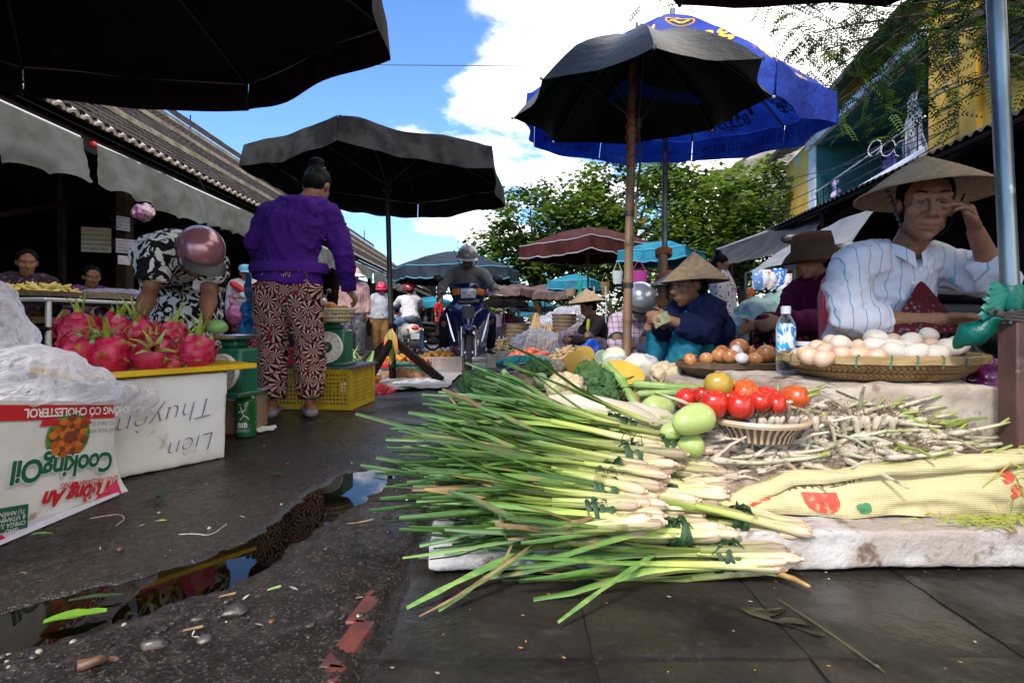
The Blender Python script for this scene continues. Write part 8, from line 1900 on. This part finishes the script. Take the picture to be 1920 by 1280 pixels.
s=MB(); s.grid(lambda u,v:(lerp(-.15,1.2,u),lerp(3.35,5.4,v),.012+.012*nz((u*9,v*9,3),1)),24,24); s.single('ground_sheet',mat('blue_green_sheet',(.03,.13,.14),(.10,.14,.13),rough=.6,scale=3),'bluish plastic sheet under the wares on the right of the street','sheet')
blob('meat_heap','heap of pink red goods on paper behind the broccoli','food',[(P(1085,682,4.0),(.14,.1,.05)),(P(1062,684,4.0),(.12,.1,.04)),(P(1100,686,3.9),(.1,.1,.05))],mat('pink_goods',(.50,.06,.07),(.60,.30,.28),rough=.5,scale=14,lo=.45,hi=.6),.012,.06,18)
for k,(px,py,Y,m,lab)in enumerate(((960,688,3.7,M_leafv,'green leafy heap at the left end of the bluish sheet'),(1035,690,3.5,M_stem,'pale leafy heap in the middle of the bluish sheet'),(990,678,4.2,M_tealbag,'teal plastic heap in front of the tomatoes'))):
 if k<2:
  s=MB(); q=random.Random(k); c=P(px,py,Y); c.z=.03
  for j in range(40):a=q.uniform(0,6.3); leafy(s,c+V((q.gauss(0,.1),q.gauss(0,.1),0)),(cos(a),sin(a),q.uniform(.1,.9)),q.uniform(.08,.16),.03,0,seed=j)
  s.single('greens',m,lab,'greens',kind='stuff')
 else:blob('plastic_bag',lab,'bag',[(P(px,py,Y),(.2,.12,.05)),(P(px-30,py+4,Y),(.14,.1,.04))],m,.016,.05,9)
s=MB(); q=random.Random(6)
for k in range(30):
 c=V((1.15+q.gauss(0,.14),3.45+q.gauss(0,.1),.03+abs(q.gauss(0,.03)))); s.ell(c,(.02,.02,.016),None,7,5)
s.single('shallots',mat('orange_pink_shallot',(.55,.22,.12),rough=.5),'tray of small orange shallots beside the bamboo pole foot','shallots',kind='stuff'); s=MB(); s.box((1.15,3.45,.02),(.5,.34,.03),bev=.01); s.single('tray',M_rbk,'red orange tray under the small shallots','tray')
blob('plastic_bag','bright blue bag beside the crouching woman in the silver helmet','bag',[(P(1107,660,5.0),(.10,.08,.13)),(P(1112,672,4.9),(.09,.08,.08))],mat('royal_blue_bag',(.01,.06,.45),(.01,.04,.3),rough=.3),.014,.05,9)
for px,py,Y,w_,h,m,lab in((1158,520,8.2,.15,.20,pattern('teal_white_weave','plaid',((.5,.5,.5),(.05,.30,.28)),30),'small white and teal woven bag hanging under the maroon parasol'),(1198,522,7.6,.24,.22,pattern('magenta_weave','plaid',((.35,.05,.22),(.20,.02,.12)),40),'magenta woven basket hanging right of the bamboo pole'),(1135,540,8.8,.14,.20,cloth('khaki_bag',(.22,.15,.05)),'khaki bag hanging under the maroon parasol'),(1070,548,9.0,.18,.12,M_bask,'bamboo basket hanging below the small teal parasol'),(1088,545,8.9,.07,.36,cloth('jade_cloth',(.02,.28,.20)),'jade green cloth hanging below the small teal parasol')):
 c=P(px,py,Y); s=MB(); s.lathe([(w_*.42,-h/2),(w_*.5,0),(w_*.55,h/2),(w_*.5,h/2)],18,c,sy=.5,cap0=True); s.tube([c+V((-w_*.4,0,h/2)),c+V((0,0,h/2+.16)),c+V((w_*.4,0,h/2))],.008,5); s.single('hanging_bag',m,lab,'bag')
fr=thing('display_stand','thin white metal stand under the maroon parasol','stand',P(1128,640,8.0)); s=MB(); s.tube([P(1114,640,8.0),P(1114,537,8.0),P(1136,537,8.0),P(1136,640,8.0)],.012,6); s.build('tube',M_alu,fr)
for k in range(3):s=MB(); s.tube([P(1114,555+k*25,8.0),P(1136,555+k*25,8.0)],.008,5); s.build('bar',M_alu,fr)
blob('tarpaulin_heap','pale green tarpaulin thrown over goods beside the woman in maroon','tarpaulin',[(P(1420,600,3.9),(.16,.2,.16)),(P(1385,622,3.9),(.13,.2,.13)),(P(1460,590,4.0),(.16,.2,.17)),(P(1430,640,3.9),(.24,.2,.13))],mat('pale_green_tarp',(.27,.40,.36),(.20,.31,.28),rough=.6,scale=4,bump=.4),.018,.06,7)
sh=thing('snack_rack','rack of hanging snack packets under the grey tarpaulin','rack',P(1440,640,6.0)); s=MB(); s.tube([P(1398,512,6.0),P(1490,505,6.0)],.012,6); s.tube([P(1398,512,6.0),P(1398,640,6.0)],.015,6); s.tube([P(1490,505,6.0),P(1490,640,6.0)],.015,6); s.build('frame',M_dkgrey,sh)
pk=[((.15,.28,.55),(.6,.62,.66)),((.60,.62,.66),(.5,.2,.1)),((.62,.55,.50),(.1,.25,.5)),((.05,.18,.55),(.7,.7,.7)),((.5,.05,.05),(.7,.5,.1)),((.30,.06,.03),(.10,.25,.05))]
for k,(px,py,w_,h,ci)in enumerate(((1422,525,.14,.22,0),(1436,522,.12,.20,1),(1449,526,.12,.2,2),(1462,523,.16,.24,3),(1475,528,.12,.18,1),(1408,560,.10,.24,5),(1470,540,.16,.12,2))):
 c=P(px,py,5.95); s=MB(); s.grid(lambda u,v:c+V(((u-.5)*w_,-.03*sin(pi*u)*sin(pi*v),(v-.5)*h)),8,8); s.grid(lambda u,v:c+V(((.5-u)*w_,.03*sin(pi*u)*sin(pi*v),(v-.5)*h)),8,8); s.build('packet',pattern('packet_print','floral',(pk[ci][0],pk[ci][1],pk[ci][1]),26,.25),sh)
s=MB(); s.ell(P(1463,551,5.5),(.045,.02,.05),None,14,9); s.single('round_mirror',M_chrome,'small round mirror shining below the snack packets','mirror')
tb_=thing('stall_table','long trestle of trays and mats in front of the hall, left','table',(-3.95,5.0,0))
for k,(y,z,m)in enumerate(((5.0,.74,M_alu),(5.0,.52,M_darkwood))):
 s=MB(); s.box((-3.95,5.1,z),(.9,2.2,.03),bev=.006); s.build('shelf',m,tb_)
for x in(-4.35,-3.52):
 for y in(4.05,6.15):s=MB(); s.tube([(x,y,0),(x,y,.74)],.02,6); s.build('leg',M_alu,tb_)
for k,(y,z,hh,m,lab)in enumerate(((4.35,.775,.04,M_bamdk,'dark flat tray at the near end of the trestle'),(4.95,.78,.05,M_bask,'flat bamboo tray in the middle of the trestle'),(5.6,.78,.05,M_bamdk,'flat tray under folded film on the trestle'),(4.6,.56,.05,M_bask,'bamboo tray on the lower shelf of the trestle'),(5.4,.56,.05,M_bamdk,'dark tray on the lower shelf of the trestle'))):
 s=MB(); s.lathe([(.001,0),(.30,0),(.33,hh),(.315,hh),(.29,.012),(.001,.012)],28,(-3.9,y,z)); s.single('tray',m,lab,'tray','trays on the trestle')
heap_of('yellow noodles heaped on the near tray',(-3.9,4.4,.79),.26,.24,.05,120,.03,mat('noodle',(.50,.40,.10),rough=.6,var=.2),'noodles','noodles',4,2.2)
blob('plastic_film','folded lilac film on the middle trays','plastic',[(V((-3.85,5.2,.84)),(.3,.3,.04)),(V((-3.85,5.7,.84)),(.28,.25,.04))],film_mat('lilac_film',(.5,.48,.62),.2),.02,.05,8)
blob('cloth','turquoise cloth folded on the lower shelf of the trestle','cloth',[(V((-3.72,4.9,.60)),(.22,.4,.04)),(V((-3.72,5.5,.60)),(.2,.3,.035))],mat('turquoise_cloth',(.01,.20,.22),(.02,.12,.25),rough=.6),.02,.04,8)
M_paper=mat('old_paper',(.38,.37,.42),(.28,.27,.32),rough=.8,scale=4); M_paper2=mat('yellow_poster',(.40,.38,.16),(.46,.44,.40),rough=.8,scale=1.3)
def poster(label,px0,py0,px1,py1,Y,m,lines,ink,head=None):
 a,b=P(px0,py0,Y),P(px1,py1,Y+.12); w_=b.x-a.x; h=a.z-b.z; t=thing('poster',label,'poster',(a+b)/2); s=MB(); s.add([(a.x,Y,b.z),(b.x,Y+.12,b.z),(b.x,Y+.12,a.z),(a.x,Y,a.z),(a.x,Y+.006,b.z),(b.x,Y+.126,b.z),(b.x,Y+.126,a.z),(a.x,Y+.006,a.z)],[(0,1,2,3),(7,6,5,4),(0,4,5,1),(3,2,6,7)]); s.build('sheet',m,t,smooth=False)
 n=len(lines)
 for k,L in enumerate(lines):
  z=a.z-h*(k+.7)/(n+.4); fs_=h/n*.62
  text(L,fs_,lambda x,y,z=z:V((a.x+w_/2+x,Y+.12*(.5+x/w_)-.004,z+y)),'lettering',ink if k or not head else head,t)
M_inkd=mat('dark_ink',(.02,.02,.03),rough=.8)
poster('yellow and white price poster hanging in the dark of the hall',152,425,208,474,6.4,M_paper2,['CHIẾU HÀNG 31','HÀNG SÀNH - SỨ','NHẬN ĐẶT HÀNG','NHANH CHÓNG','ĐT: 0510 3861'],M_inkd,M_cred)
poster('upper paper notice on the brown column',218,404,243,434,5.6,M_paper,['CHIẾU DÀI','VÀ CHIẾU','GIÁ RẺ','MỜI XEM'],M_inkd); poster('wide paper notice on the brown column',217,447,254,476,5.6,M_paper,['NHẬN ĐỔI TRẢ','LẤY HÀNG NGAY','KHÔNG LẤY GIÁ','XIN MỜI VÀO'],M_inkd); poster('plain torn sheet below the notices on the brown column',221,478,243,497,5.6,M_paper,[' '],M_inkd)
blob('plastic_bag','pink bag with goods hanging below the scalloped awning','bag',[(P(268,398,5.3),(.10,.08,.09))],mat('mauve_bag',(.30,.10,.20),(.55,.40,.45),rough=.35,scale=14,lo=.45,hi=.55),.012,.05,12)
for k,(px,py)in enumerate(((793,577),(798,598))):
 c=P(px,py,13); s=MB(); s.ell(c,(.05,.05,.07),None,10,7); s.tube([c,c+V((0,0,.5))],.006,4); s.single('white_lamp',M_white,('upper','lower')[k]+' white bulb hanging under the far awnings','lamp')
st2=thing('stool','small red plastic stool near the person in the red shirt','stool',(-2.55,14.2,ZG(14.2)))
s=MB(); s.box((0,0,.42),(.30,.30,.03),bev=.01); s.build('seat',M_rbk,st2,w=False)
for x in(-.13,.13):
 for y in(-.13,.13):s=MB(); s.tube([(x*.8,y*.8,.41),(x,y,0)],.018,6); s.build('leg',M_rbk,st2,w=False)
